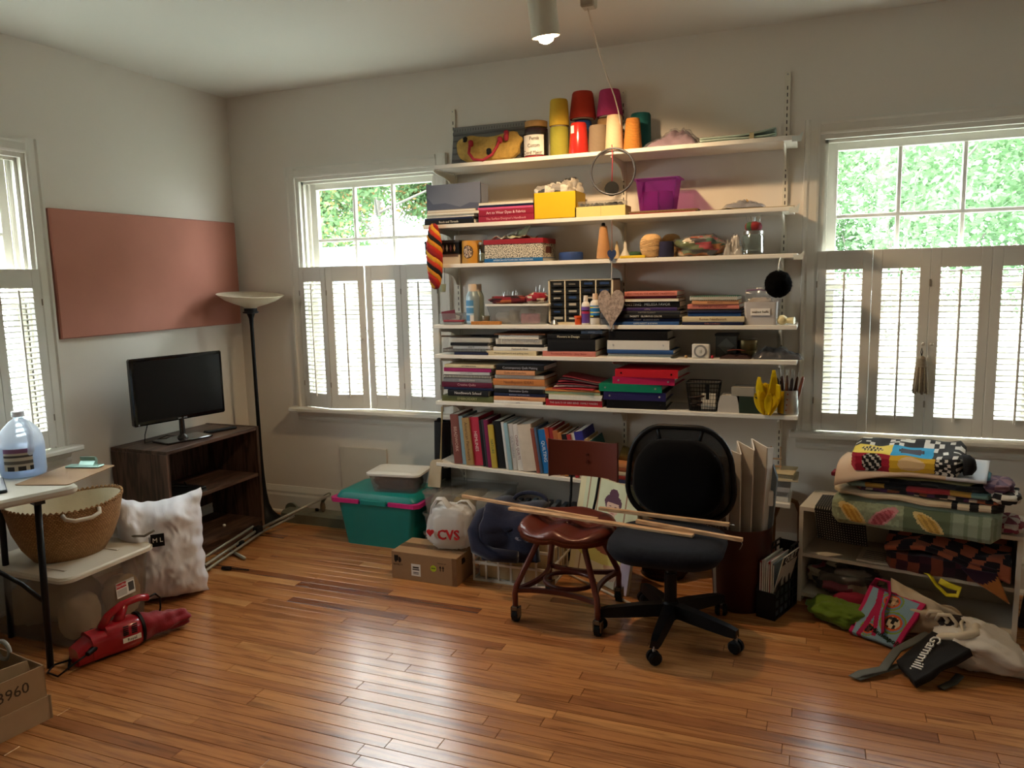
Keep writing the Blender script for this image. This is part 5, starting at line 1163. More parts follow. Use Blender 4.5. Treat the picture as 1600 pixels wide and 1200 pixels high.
VB = T('violet_bin', 'translucent violet plastic bin on the woven mat', 'bin', ((a+c)/2, YF+.06+.07, Z2+.0150)); M_vio = clear_mat('violet_plastic', (.80, .46, .80), .0, .22, (.40, .10, .44), .3)
part('tub', tub(w_*.72, .11, w_*.88, .14, hh, .012, .003), M_vio, VB, 30); part('rim', loft(B(), [[(x, y, z) for x, y in rrect(q, s_, .014)] for q, s_, z in ((w_*.88, .14, hh-.006), (w_, .165, hh-.004), (w_, .165, hh+.001), (w_*.88, .14, hh+.001))], (False, False)), M_vio, VB, 30)
part('contents', B().box(-w_*.3, w_*.02, -.045, .03, .006, hh*.62), mat('#a84c93', .7), VB); part('contents', blob((w_*.16, 0, .006), (w_*.17, .045, hh*.6), 16, 10, amp=.15), mat('#8f3f80', .7), VB, True)
p0 = onY(1094, 327, YF+.004).x
solo('paper_sheets', 'loose tan pattern sheets lying beside the violet bin', 'paper', B().sheet(lambda u, v: (u*.43, v*.2, .003+.012*math.exp(-((u-.3)/.06)**2)*(.4+.6*v)+.004*math.sin(u*11)*v), 40, 8, .002), mat('#b39d78', .85, nz=.08), loc=(p0, YF+.006, Z2+.0005), sm=True)
solo('tan_card', 'small tan card corner standing among the pattern sheets', 'card', B().prism([(0, 0), (.06, 0), (.0, .055)], 'y', 0, .002), mat('#b08a4c', .8), loc=(p0+.20, YF+.15, Z2+.004))
packet('flat clear bag of grey film on the pattern sheets', 1128, 1196, 309, 321, YF+.02, Z2+.007, None, .06, seed=6, inner='#8e8f95')

# ---------------------------------------------------------------- third shelf
a, c, zt = fit(690, 717, 397, 414, YF+.03)
solo('white_card_box', 'plain white card box under the black patterned box', 'box', B().box(0, c-a, 0, .16, 0, zt-Z3, .001), mat('#d0c9bb', .8), loc=(a, YF+.035, Z3+.0005)); zz = zt
a, c, zt = fit(664, 717, 376, 397, YF+.02)
PB = T('patterned_box', 'black patterned box jutting past the shelf end', 'box', (a, YF+.02, zz+.001)); w_ = c-a; hh = zt-zz
part('box', B().box(0, w_, 0, .17, 0, hh*.84, .001), M_black, PB); part('lid', B().box(-.003, w_+.003, -.003, .173, hh*.8, hh, .001), mat('#1c1a1d', .5), PB)
for k in range(8): part('motif', B().prism([(w_*(.10+k*.11), hh*.15), (w_*(.13+k*.11), hh*.4), (w_*(.10+k*.11), hh*.68), (w_*(.07+k*.11), hh*.4)], 'y', -.0006, 0), mat(('#6e4a3c', '#8a8378', '#5c3440', '#9a7a58')[k % 4], .6), PB)
a, c, zt = fit(716, 746, 376, 413, YF+.012); r_ = (c-a)/2; h_ = zt-Z3
YT = T('mustard_canister', 'mustard canister with an oval picture of shells', 'canister', ((a+c)/2, YF+.012+r_, Z3+.0005))
part('body', B().lathe([(r_*.97, 0), (r_, .004), (r_, h_-.004), (r_*.97, h_)], 28), mat('#c08a34', .45, nz=.05), YT, 40)
def shell_pic(u, v):
    d = ((u-.5)/.48)**2+((v-.5)/.48)**2
    if d > 1: return rgb('#c08a34')
    if d > .82: return rgb('#3f2f1c')
    return random.Random(int(u*11)*7+int(v*13)).choice([rgb('#6a5a52'), rgb('#b59a80'), rgb('#8a7468'), rgb('#4e4440'), rgb('#cdb79c')])
part('oval_picture', arc_label(r_+.0008, -122, -58, h_*.2, h_*.8, shell_pic, 24, 24), PRINT, YT)
a, c, zt2_ = fit(712, 752, 366, 375, YF+.03)
solo('clear_lid_box', 'shallow clear plastic box resting on the mustard canister', 'box', B().box(0, c-a, 0, .10, 0, .03, .002), CLEARP, loc=(a, YF+.012, Z3+h_+.001))
jar('small glass jar beside the marbled box', 745, 758, 378, 413, YF+.012, Z3, ('#8d8a76', .5), ('#8f8c84', .4, .5), lidh=.012)
p0 = onY(757, 412, YF+.004).x; p1 = onY(848, 408, YF+.004).x
t = T('book', 'thin cobalt blue book lying under the marbled box', 'book', (p0, YF+.005, Z3+.0005)); book_parts(t, p1-p0, .22, .020, '#22639a', 'AMERICAN PATCHWORK NEEDLEWORK', '#c9d8e4')
a, c, zt = fit(757, 848, 380, 405, YF+.01); zb = Z3+.0209; w_ = c-a; hh = zt-zb
MB_ = T('marbled_box', 'black and white speckled box with a red lid on the blue book', 'box', (a, YF+.01, zb))
def speck():
    m, n, p = nodes_mat('speckle_print'); tc = N(n, 'ShaderNodeTexCoord'); v = N(n, 'ShaderNodeTexNoise', Scale=190., Detail=1); n.links.new(tc.outputs['Object'], v.inputs['Vector'])
    rp = ramp(n, [(.44, (.02, .02, .02)), (.50, (.62, .56, .44))]); n.links.new(v.outputs['Fac'], rp.inputs[0]); n.links.new(rp.outputs[0], p.inputs['Base Color']); p.inputs['Roughness'].default_value = .6; return m
part('box', B().box(0, w_, 0, .20, 0, hh, .001), speck(), MB_); part('lid', B().box(-.004, w_+.004, -.004, .204, hh-.004, hh+.022, .0015), mat('#8c1420', .5, nz=.06), MB_); part('end_label', B().box(w_, w_+.0008, .05, .14, hh*.3, hh*.75), mat('#5a2a22', .6), MB_)
for i, (l, cc, dx, rz_) in enumerate((('crumpled white paper on the marbled box', '#cfc9bd', .03, 8), ('sage printed leaflet on the marbled box', '#a7a98e', .09, -9), ('cream receipt paper on the marbled box', '#c9b79c', .15, 14))):
    solo('paper_scrap', l, 'paper', B().sheet(lambda u, v, i=i: (u*.13, v*.12, .003+.034*abs(noise.noise(Vector((u*2.4, v*2.4, i*5))))+.05*max(0, u+v-1.1)*(i != 2)+.03*v*(i == 1)), 14, 14, .0015), mat(cc, .8, nz=.06), loc=(a+dx, YF+.04, zb+hh+.0235), rz=rz_, sm=True)
a, c, zt = fit(868, 905, 391, 407, YF+.06); r_ = (c-a)/2
solo('tape_reel', 'navy blue reel of bias tape lying on the shelf', 'reel', B().lathe([(r_*.35, .004), (r_*.5, .0), (r_*.95, 0), (r_, .008), (r_, .036), (r_*.93, .044), (r_*.5, .046), (r_*.35, .04)], 28, caps=False), mat('#1f3a70', .7, nz=.15, scale=40), loc=((a+c)/2, YF+.06+r_, Z3+.0005), sm=40)
t, r_, h_ = cone('tall slim tan yarn cone with a black tip', '#bd8a58', 929, 951, 352, 403, YF+.012, Z3, .52); part('black_tip', B().lathe([(r_*.28, h_-.004), (r_*.26, h_+.010), (r_*.18, h_+.014)], 16), M_black, t, 40)
cone('cream paper cone tucked behind the hanging string', '#cdb68e', 957, 968, 376, 402, YF+.10, Z3, .25)
a, c, zt = fit(997, 1032, 363, 399, YF+.02); r_ = (c-a)/2
def ball(label, h, px0, px1, pt, pb, y, z0, windx=9, name='yarn_ball'):
    a, c, zt = fit(px0, px1, pt, pb, y); r_ = (c-a)/2; h_ = zt-z0; t = T(name, label, 'yarn ball', ((a+c)/2, y+r_, z0+.0005)); m_ = mat(h, .9, nz=.2, scale=90, bump=.8, bscale=260)
    part('core', blob((0, 0, 0), (r_*.97, r_*.97, h_*.98), 28, 18, p=2.7, amp=.01), m_, t, True)
    rg = random.Random(label)
    for k in range(windx):
        ax = Vector((rg.uniform(-.5, .5), rg.uniform(-.5, .5), 1)).normalized(); u = ax.orthogonal().normalized(); v = ax.cross(u); pts = []
        for q in range(28):
            d = u*math.cos(q*.2244)+v*math.sin(q*.2244); s_ = 1/((abs(d.x)**2.7+abs(d.y)**2.7+abs(d.z)**2.7)**(1/2.7)); pts.append(Vector((d.x*s_*r_*.985, d.y*s_*r_*.985, h_/2+d.z*s_*h_*.49)))
        part('strand', B().tube(pts, .0016, 5, closed=True), m_, t, True)
    return t
ball('tan ball of twine in front of the second tan ball', '#cfa873', 997, 1032, 364, 400, YF+.015, Z3, 14); ball('second tan twine ball behind the indigo spool', '#c09a66', 1030, 1062, 364, 386, YF+.13, Z3, 6)
a, c, zt = fit(1027, 1051, 377, 398, YF+.012); r_ = (c-a)/2
SP = T('indigo_spool', 'small indigo yarn spool in front of the tan twine balls', 'spool', ((a+c)/2, YF+.012+r_, Z3+.0005)); part('yarn', B().lathe([(r_*.94, .002), (r_, .008), (r_*.98, zt-Z3-.008), (r_*.9, zt-Z3)], 24), yarn_mat('#191838', 260), SP, 40); part('loose_end', B().tube([(-r_*.9, -r_*.4, .004), (-r_*1.0, -r_*.9, .003), (-r_*.7, -r_*1.1, -.006)], .002, 5), mat('#191838', .9), SP)
solo('yellow_scissors_case', 'flat yellow plastic case with a green end by the twine ball', 'case', B().box(0, .13, 0, .035, 0, .014, .004), mat('#c9a81c', .5), loc=(onY(968, 400, YF+.02).x, YF+.02, Z3+.0005))
solo('plastic_funnel', 'small white plastic funnel behind the yellow case', 'funnel', B().lathe([(.034, 0), (.034, .006), (.010, .045), (.007, .085), (.005, .085), (.008, .044), (.031, .004)], 20, caps=False), mat('#cfcac0', .5), loc=(onY(977, 395, YF+.10).x, YF+.10, Z3+.0005), sm=40)
solo('green_pouch', 'small dark green pouch behind the yellow case', 'pouch', blob((0, 0, 0), (.035, .025, .035), 18, 12, amp=.1), mat('#2c4a2c', .8), loc=(onY(992, 392, YF+.11).x, YF+.11, Z3+.0005), sm=True)
scr = [rgb(q) for q in ('#b5582c', '#a62c34', '#55602f', '#2c2a2c', '#c9b79a', '#3d6a52', '#8a8078', '#c27a3c')]
a, c, zt = fit(1052, 1132, 366, 397, YF+.02)
SB = T('scrap_bag', 'clear bag bulging with orange, red and green fabric scraps', 'bag', ((a+c)/2, YF+.02+.075, Z3+.0005))
part('scraps', blob((0, 0, .001), ((c-a)*.46, .068, (zt-Z3)*.92), 44, 24, lambda u, v: random.Random(int(u*10+v*3)*13+int(v*6+u*2)).choice(scr), p=2.4, amp=.14, fine=.1, seed=2), CLOTHP, SB, True)
part('plastic_bag', blob((0, 0, 0), ((c-a)*.5, .075, (zt-Z3)), 44, 24, p=2.4, amp=.14, fine=.08, seed=2), BAGP, SB, True)
packet('small zip bag of pale trims next to the mason jar', 1128, 1162, 364, 395, YF+.03, Z3, None, .05, seed=4, inner='#9a958c')
J, r_, h_ = jar('square mason jar with a red and green pincushion lid', 1158, 1193, 360, 392, YF+.012, Z3, ('#6f6c66', .18), ('#a9a7a2', .3, .9), lidh=.014, name='mason_jar', shoulder=.86)
part('pincushion', blob((0, 0, h_-.002), (r_*.78, r_*.78, .045), 26, 14, lambda u, v: [rgb('#7a2230'), rgb('#3d5a3c'), rgb('#8c2a2c'), rgb('#7a2230')][int(u*8) % 4], amp=.05), CLOTHP, J, True)
rg = random.Random(5)
for k in range(9):
    x, y = rg.uniform(-.025, .025), rg.uniform(-.02, .02); part('pin', B().cyl((x, y, h_+.02), (x*1.5, y*1.5, h_+.062+rg.uniform(0, .012)), .0012, n=5), M_steel, J)
# ================================================================ shelf with the drawer cabinet
def open_box(t, w_, d_, h_, m_, th=.002):
    for nm, bx in (('front_panel', (0, w_, 0, th, 0, h_)), ('side_panel', (w_-th, w_, 0, d_, 0, h_)), ('side_panel', (0, th, 0, d_, 0, h_)), ('back_panel', (0, w_, d_-th, d_, 0, h_)), ('bottom_panel', (0, w_, 0, d_, 0, th))): part(nm, B().box(*bx), m_, t)
a, c, zt = fit(686, 724, 490, 506, YF+.03)
t = T('clear_card_box', 'small clear box of cards and papers by the spray cans', 'box', (a, YF+.035, Z5+.0005)); open_box(t, c-a, .12, zt-Z5, CLEARP)
for k, (cc, dz, an) in enumerate((('#6a2230', .035, 8), ('#c9c4ba', .03, -14), ('#4a4c52', .045, -20), ('#8d8a84', .02, 0))):
    solo('card', ('burgundy', 'white', 'charcoal', 'grey')[k]+' card sticking out of the small clear box', 'card', B().box(0, .085, 0, .003, 0, .05, .0005), mat(cc, .7), loc=(a+.012+.004*k, YF+.05+.02*k, Z5+dz*.6), rot=Matrix.Rotation(R(-an), 4, 'Y'))
a, c, zt = fit(693, 723, 503, 511, YF+.004)
t = T('flat_tin', 'flat red-lidded tin in front of the small clear box', 'tin', (a, YF+.002, Z5+.0005)); part('base', B().box(0, c-a, 0, .03, 0, .016, .003), mat('#8f8c86', .35, .6), t); part('lid', B().box(-.001, c-a+.001, -.001, .031, .015, .026, .003), mat('#8a2430', .5), t)
def spray(label, px0, px1, pt, pb, y, bodyc, labc, capc):
    a, c, zt = fit(px0, px1, pt, pb, y); r_ = (c-a)/2; h_ = zt-Z5; t = T('spray_can', label, 'spray can', ((a+c)/2, y+r_, Z5+.0005))
    part('can', B().lathe([(r_*.95, 0), (r_, .004), (r_, h_*.66), (r_*.93, h_*.72), (r_*.68, h_*.80), (r_*.66, h_*.82)], 28), mat(bodyc, .35, .3), t, 40)
    part('cap', B().lathe([(r_*.64, h_*.81), (r_*.64, h_*.985), (r_*.58, h_)], 24), mat(capc, .5), t, 40)
    def f(u, v):
        if u > .62 and v < .36: return rgb('#d8d8d4') if int(u*60) % 2 else rgb('#26282c')
        return rgb(labc) if (int(v*9) % 3) else rgb('#a9c4d4')
    part('label', arc_label(r_+.0006, -150, -60, h_*.05, h_*.60, f, 30, 12), PRINT, t); return t
spray('tall spray can with a pale blue label and barcode', 725, 744, 444, 509, YF+.010, '#8fa3ad', '#4f87b0', '#c4b3a0'); spray('tall spray can with a grey-green label behind the blue-label can', 735, 752, 444, 506, YF+.075, '#7d877f', '#70806f', '#bfae9b')
a, c, zt = fit(750, 763, 490, 504, YF+.03); solo('round_tin', 'short ribbed metal tin behind the cork tile', 'tin', B().lathe([(.02, 0), (.0225, .004), (.0225, .018), (.021, .02), (.0225, .022), (.0225, .036), (.0235, .037), (.0235, .046), (.02, .048)], 24), mat('#8c8676', .35, .7), loc=((a+c)/2, YF+.03+.022, Z5+.0005), sm=40)
a, c, zt = fit(736, 781, 503, 511, YF+.002); solo('cork_tile', 'speckled cork tile at the shelf edge', 'cork tile', B().box(0, c-a, 0, .028, 0, .018, .001), mat('#b87a3c', .9, nz=.5, scale=160), loc=(a, YF+.001, Z5+.0005), rz=1)
a, c, zt = fit(757, 858, 476, 509, YF+.03); w_ = c-a; hh = zt-Z5
t = T('sewing_bin', 'clear lidded bin of bags and trims carrying two pincushions', 'bin', ((a+c)/2, YF+.03+.075, Z5+.0005)); part('tub', tub(w_*.84, .12, w_*.96, .15, hh-.008, .02, .002), CLEARP, t, 40); part('lid', slab(w_, .158, .012, .02, hh-.009, e=.002), mat('#d8d6d0', .35), t, 40)
x_ = (a+c)/2
for l, cc, dx, dy, s_ in (('white rolled bag inside the sewing bin', '#cfcabf', -.10, 0, (.05, .04, .06)), ('cream rolled bag inside the sewing bin', '#c4b8a4', -.045, .01, (.03, .04, .07)), ('grey netting inside the sewing bin', '#9a988f', .03, .02, (.05, .035, .075))):
    solo('trim_bag', l, 'bag', blob((0, 0, 0), s_, 20, 12, amp=.15, fine=.08), mat(cc, .7, nz=.1), loc=(x_+dx, YF+.105+dy, Z5+.004), sm=True)
solo('floral_pouch', 'pink floral pouch showing through the sewing bin front', 'pouch', B().box(-.055, .055, -.008, .008, 0, .055, .006), mat('#b07078', .8, nz=.7, scale=45), loc=(x_+.07, YF+.062, Z5+.004))
z0 = Z5+hh+.0035
def pincush(label, px0, px1, pt, pb, y, cols, pins, seed):
    a, c, zt = fit(px0, px1, pt, pb, y); t = T('pincushion', label, 'pincushion', ((a+c)/2, y+.045, z0)); rg = random.Random(seed)
    part('cushion', blob((0, 0, 0), ((c-a)/2, .045, (zt-z0)*.62), 36, 18, lambda u, v: random.Random(int(u*14)*5+int(v*8)*3+seed).choice(cols), amp=.13, fine=.06, seed=seed), CLOTHP, t, True)
    for k in range(pins):
        x, y_ = rg.uniform(-.3, .3)*(c-a), rg.uniform(-.02, .02); p = part('pin', B().cyl((x, y_, (zt-z0)*.4), (x+rg.uniform(-.012, .012), y_, (zt-z0)*rg.uniform(.85, 1.05)), .001, n=5), M_steel, t); q = (zt-z0)*.95
    return t
pincush('dark red patchwork pincushion bristling with pins on the sewing bin', 760, 822, 455, 475, YF+.035, [rgb('#5a1420'), rgb('#a55a34'), rgb('#2a1a1c'), rgb('#7a1c28')], 9, 3)
t = pincush('red felt pincushion in a silver dish on the sewing bin', 819, 850, 447, 472, YF+.035, [rgb('#8a1a2c'), rgb('#8a1a2c'), rgb('#c9bda8')], 4, 5); part('dish', B().lathe([(.03, -.0), (.05, .004), (.056, .014), (.054, .015), (.046, .006)], 24), M_steel, t, 40)
solo('pink_ball', 'mauve pink yarn ball behind the red felt pincushion', 'yarn ball', blob((0, 0, 0), (.028, .028, .056), 20, 14, p=2.1, amp=.02), mat('#8d4a62', .9, nz=.15), loc=(onY(848, 462, YF+.13).x, YF+.13, z0), sm=True)

# small-parts drawer cabinet
a, c, zt = fit(857, 958, 436, 508, YF+.06); w_ = c-a; hh = zt-Z5; d_ = .155
DC = T('parts_cabinet', 'cream small-parts cabinet with four columns of smoky drawers', 'cabinet', (a, YF+.06, Z5+.0005)); M_cab = mat('#d2c6aa', .5, nz=.04)
fw = .008
for nm, bx in (('side', (0, fw, 0, d_, 0, hh)), ('side', (w_-fw, w_, 0, d_, 0, hh)), ('top', (0, w_, 0, d_, hh-fw, hh)), ('bottom', (0, w_, 0, d_, 0, fw*1.4)), ('back', (0, w_, d_-.003, d_, 0, hh))): part(nm, B().box(*bx), M_cab, DC)
cw = (w_-2*fw)/4; rh = (hh-2.4*fw)/6
for k in (1, 2, 3): part('divider', B().box(fw+cw*k-.003, fw+cw*k+.003, 0, d_, fw, hh-fw), M_cab, DC)
SMK = mat('#1e2021', .3, nz=.3, scale=30, spec=.3); rg = random.Random(2)
for i in range(4):
    for j_ in range(6):
        x0_, z0_ = fw+cw*i+.004, fw*1.4+rh*j_+.002; dr = part('drawer', B().box(x0_, x0_+cw-.008, .003, d_-.01, z0_, z0_+rh-.005, .001), SMK, DC)
        part('pull', B().box(x0_+cw*.25, x0_+cw*.65, -.004, .003, z0_+.003, z0_+.008), SMK, dr)
        part('drawer_label', B().box(x0_+cw*.2, x0_+cw*rg.uniform(.6, .8), .0018, .0032, z0_+rh*.35, z0_+rh*rg.uniform(.5, .72)), mat(rg.choice(['#a09b8e', '#1f3a66', '#1c3456', '#b0a998', '#6e6a62', '#182540']), .6), dr)
solo('silver_bell', 'small silver bell on the shelf edge by the parts cabinet', 'bell', B().lathe([(.004, .026), (.010, .024), (.017, .012), (.022, .002), (.020, .0)][::-1], 20), M_steel, loc=(onY(866, 508, YF+.03).x, YF+.03, Z5+.0005), sm=40)
a, c, zt = fit(896, 908, 495, 510, YF+.012); solo('orange_pot', 'tiny orange plastic pot in front of the parts cabinet', 'pot', B().lathe([(.016, 0), (.018, .003), (.018, .034), (.0215, .036), (.0215, .046), (.018, .046)], 20), mat('#d8521a', .45), loc=((a+c)/2, YF+.03, Z5+.0005), sm=40)
def bottle(label, px0, px1, pt, pb, y, bodyc, f, capc, neck=.36, capw=.55):
    a, c, zt = fit(px0, px1, pt, pb, y); r_ = (c-a)/2; h_ = zt-Z5; t = T('craft_bottle', label, 'bottle', ((a+c)/2, y+r_, Z5+.0005))
    part('body', B().lathe([(r_*.9, 0), (r_, .004), (r_, h_*.66), (r_*.85, h_*.74), (r_*.5, h_*.80), (r_*.5, h_*.83)], 24), mat(bodyc, .4), t, 40); part('cap', B().lathe([(r_*capw, h_*.815), (r_*capw*1.02, h_*.84), (r_*capw*.9, h_)], 20), mat(capc, .5), t, 40)
    part('label', arc_label(r_+.0006, -160, -20, h_*.06, h_*.62, f, 20, 14), PRINT, t)
bottle('white craft bottle with a purple and red label', 907, 920, 462, 510, YF+.012, '#d8d5cf', lambda u, v: rgb('#5f3f8c') if v < .58 else (rgb('#b5305c') if v < .75 else (rgb('#1c1a22') if v < .82 else rgb('#6a4a9a'))), '#d8cfc4')
bottle('white craft bottle with a bright blue label and yellow corner', 920, 936, 459, 511, YF+.008, '#d0ccc4', lambda u, v: rgb('#2374b5') if v > .45 and int(v*14) % 4 else (rgb('#d8c61c') if v > .34 and u < .45 else (rgb('#26262a') if .28 < v <= .42 else rgb('#cfcac2'))), '#d3b79c')
bottle('tan craft bottle behind the blue-label bottle', 928, 940, 466, 508, YF+.055, '#bda688', lambda u, v: rgb('#b09874'), '#c0a684')
a, c, zt = fit(937, 956, 488, 510, YF+.015); t = T('mini_drawers', 'small grey drawer box behind the bark heart', 'drawer box', (a, YF+.02, Z5+.0005)); part('box', B().box(0, c-a, 0, .07, 0, zt-Z5, .002), mat('#4c4d50', .4), t)
for k in range(2): part('drawer_front', B().box(.004, c-a-.004, -.003, 0, .004+k*(zt-Z5)/2, (k+1)*(zt-Z5)/2-.003), mat('#6c6d70', .4), t)
pile('beside the bark heart', Z5, 511, YF+.004, [(958, 1061, 5, 'blue', 'KAFFE FASSETT & ROWAN', '#c9d2dc'), (960, 1062, 5, 'navy', 'FASSETT   GLORIOUS KNITS', '#d8d0c0'), (958, 1062, 6, 'black', 'FASSETT   GLORIOUS COLOR', '#e0ddd5'), (960, 1063, 5, 'charcoal', 'KNITTED CLASSICS', '#8d8a84'), (966, 1058, 5, 'purple', 'quilting', '#a59a9a'), (962, 1062, 9, 'black', 'KNITTING   MELISSA FAVOR', '#b9c0bf'), (964, 1060, 4, 'cream', None, '', 'stack'), (972, 1057, 4, 'burgundy'), (976, 1058, 7, 'salmon', 'KNITTING IN THE NORDIC TRADITION', '#7a2a22')], 'books beside the heart')
pile('beside the white labelled bin', Z5, 510, YF+.004, [(1066, 1161, 5, 'navy', 'Quilts a Landscape', '#a86a60'), (1066, 1163, 8, 'cream', 'Roman Needlework', '#6a4a2a'), (1075, 1158, 5, 'blue'), (1075, 1159, 4, 'navy'), (1076, 1156, 2, 'black'), (1074, 1155, 7, 'salmon', 'ROOMS BY MIDPOINT', '#5c2420'), (1081, 1154, 6, 'peach', 'BOBBIN LACE', '#7a4a2c'), (1077, 1152, 6, 'green', None, '', 'spiral')], 'books beside the white bin')
a, c, zt = fit(1162, 1214, 472, 510, YF+.012); w_ = c-a; hh = zt-Z5
t = T('labelled_bin', 'white plastic bin labelled walnut hulls with a zip bag inside', 'bin', ((a+c)/2, YF+.012+.055, Z5+.0005)); part('tub', tub(w_*.95, .10, w_, .11, hh, .012, .002), mat('#b9b5b3', .5, nz=.03), t, 40)
part('paper_label', B().box(-.045, .045, -.0572, -.056, hh*.42, hh*.72), M_white, t); text('label_handwriting', 'walnut hulls', .016, M_dark, t, at(0, -.0578, hh*.57) @ FRONT)
ZB = T('zip_bag', 'clear zip bag with a purple seal puffing out of the white bin', 'bag', ((a+c)/2, YF+.067, Z5+hh*.6)); zh = onY(1190, 449, YF+.06).z-(Z5+hh*.6)
for sg in (-1, 1): part('film', B().sheet(lambda u, v, sg=sg: (-w_*.48+w_*1.06*u+.012*noise.noise(Vector((v*5, sg, 2))), sg*(.004+.030*math.sin(math.pi*u)*(1-v)**.6+.012*noise.noise(Vector((u*5, v*5, sg*4)))), zh*v*(1-.18*max(0, u-.55))), 26, 18), BAGP, ZB, True)
part('zip_seal', B().tube([(-w_*.48, -.002, zh*.88), (-w_*.1, -.008, zh*.90), (w_*.25, -.002, zh*.86), (w_*.55, 0, zh*.76)], .0022, 6), mat('#6d3a66', .5), ZB, True)
part('contents', blob((0, 0, .002), (w_*.38, .035, zh*.55), 24, 14, amp=.12, fine=.06), mat('#9d948c', .8, nz=.15), ZB, True)
KB = T('ivory_finial', 'turned ivory wooden finial lying at the shelf end', 'finial', (onY(1222, 505, YF+.035).x, YF+.04, Z5+.0005)); part('head', blob((0, 0, 0), (.024, .024, .046), 20, 14, p=2.1, amp=0), mat('#cfc494', .35), KB, True); part('stem', B().cyl((.015, 0, .02), (.055, -.01, .02), .012, .017, 16), mat('#cfc494', .35), KB, 40)

# ================================================================ shelf with the timer
zt = pile('under the black pens', Z6, 555, YF+.006, [(710, 763, 4, 'navy'), (692, 768, 5, 'brown', None, 'k', 'spiral'), (708, 766, 5, 'white', 'QUILTS', '#3a3a3a'), (704, 762, 4, 'black'), (703, 766, 8, 'charcoal', None, '', 'spiral')], 'books under the pens')
for k, (px0, px1, dy) in enumerate(((711, 752, .05), (690, 735, .02))):
    p0, p1 = onY(px0, 526, YF+dy).x, onY(px1, 524, YF+dy+.03).x
    solo('pen', ('slim black pen lying on the spiral pile', 'dark brown pen poking past the shelf end')[k], 'pen', B().cyl((p0, YF+dy, zt+.006), (p1, YF+dy+.03, zt+.006), .005, .004, 8), mat(('#101012', '#4a3826')[k], .4), sm=40)
pile('next to the black design books', Z6, 558, YF+.006, [(761, 838, 7, 'cream', 'Modern patchwork and quilting ideas', '#5a5248'), (771, 855, 6, 'white', 'Patchwork Album', '#3a3a44'), (776, 850, 4, 'black'), (774, 846, 8, 'white', None, '', 'spiral'), (779, 842, 6, 'white', None, '', 'stack'), (772, 852, 2, 'brown')], 'books next to the design books')
zt = pile('with the black design books', Z6, 561, YF+.004, [(848, 931, 8, 'salmon', 'Patchwork Patterns - Jinny Beyer', '#8a2f2c'), (856, 930, 18, 'black'), (855, 922, 8, 'black', 'Flowers in Design', '#d8d2b8')], 'black design books')
p0 = onY(908, 537, YF+.03).x
t = T('book', 'small slate blue book resting on the black design books', 'book', (p0, YF+.03, zt+.0005)); book_parts(t, .115, .15, .017, '#5c6878', 'DESIGN', '#d0d4d8')
solo('white_staple_case', 'white tapered plastic case upside down on the slate blue book', 'case', B().frustum(.01, .09, .01, .05, 0, 0, .10, 0, .06, .034), mat('#c9c5bc', .4), loc=(p0+.005, YF+.04, zt+.018))
zt = pile('under the black binder', Z6, 563, YF+.004, [(949, 1048, 3, 'sage', None, '', 'stack'), (950, 1050, 3, 'tan', None, '', 'stack'), (949, 1052, 6, 'blue')], 'books under the black binder')
def binder(label, px0, px1, pt, pb, y, z0, colr, d_=.24, rz=0., tx=0., name='ring_binder', h=None, rivets='#c9c9c9'):
    m0 = (pt+pb)/2; a, c = onY(px0, m0, y).x, onY(px1, m0, y).x; h_ = h or (pb-pt)*mpp((a, y, z0)); w_ = c-a
    t = T(name, label, 'binder', (a, y, z0), rot=Matrix.Rotation(R(rz), 4, 'Z') @ Matrix.Rotation(R(tx), 4, 'X')); m_ = mat(colr, .4, nz=.06, spec=.22)
    U = [(0, 0), (d_, 0), (d_, .003), (.004, .003), (.004, h_-.003), (d_, h_-.003), (d_, h_), (0, h_)]
    part('cover', B().prism(U, 'x', 0, w_), m_, t); part('pages', B().box(.008, w_-.012, .03, d_-.015, .003, h_*.8), M_pagew, t)
    for k in (.10, .90): part('rivet', B().cyl((w_*k, -.0015, h_/2), (w_*k, .001, h_/2), .005, n=12), mat(rivets, .3, .8), t, 40)
    return z0+h_+.0006
zt = binder('white ring binder under the black binder', 949, 1046, 536, 550, YF+.004, zt+.0005, '#d4d2cc', .23); binder('black ring binder on the white binder', 951, 1043, 522, 536, YF+.006, zt, '#141416', .23, rivets='#2a2a2a')
a, c, zt = fit(1081, 1108, 538, 562, YF+.03); w_ = c-a; hh = zt-Z6
TM = T('plug_in_timer', 'white plug-in timer with a round grey dial', 'timer', (a, YF+.03, Z6+.0005)); part('case', B().box(0, w_, 0, .045, 0, hh, .004), mat('#d2cfc8', .4), TM)
part('dial_ring', B().cyl((w_/2, -.004, hh*.5), (w_/2, .001, hh*.5), w_*.38, n=36), mat('#7d7d7d', .5), TM, 40); part('dial', B().cyl((w_/2, -.007, hh*.5), (w_/2, .001, hh*.5), w_*.27, n=28), mat('#c9c7c1', .5), TM, 40); part('dial_grip', B().box(w_*.44, w_*.56, -.011, -.006, hh*.38, hh*.62, .002), mat('#b9b7b1', .5), TM)
a, c, zt = fit(1118, 1151, 523, 556, YF+.12); w_ = c-a; hh = zt-Z6
DB = T('embossed_tin', 'dark embossed tin box with diamond pattern behind the brown pouch', 'tin', (a, YF+.12, Z6+.0005)); part('box', B().box(0, w_, 0, .09, 0, hh, .002), mat('#4d5250', .4, .4), DB); part('lid', B().box(-.004, w_+.004, -.004, .094, hh-.008, hh+.004, .001), mat('#2a2c2c', .4, .4), DB)
part('diamond', B().prism([(w_*.5, hh*.15), (w_*.9, hh*.5), (w_*.5, hh*.85), (w_*.1, hh*.5)], 'y', -.002, .001), mat('#6d7370', .35, .5), DB)
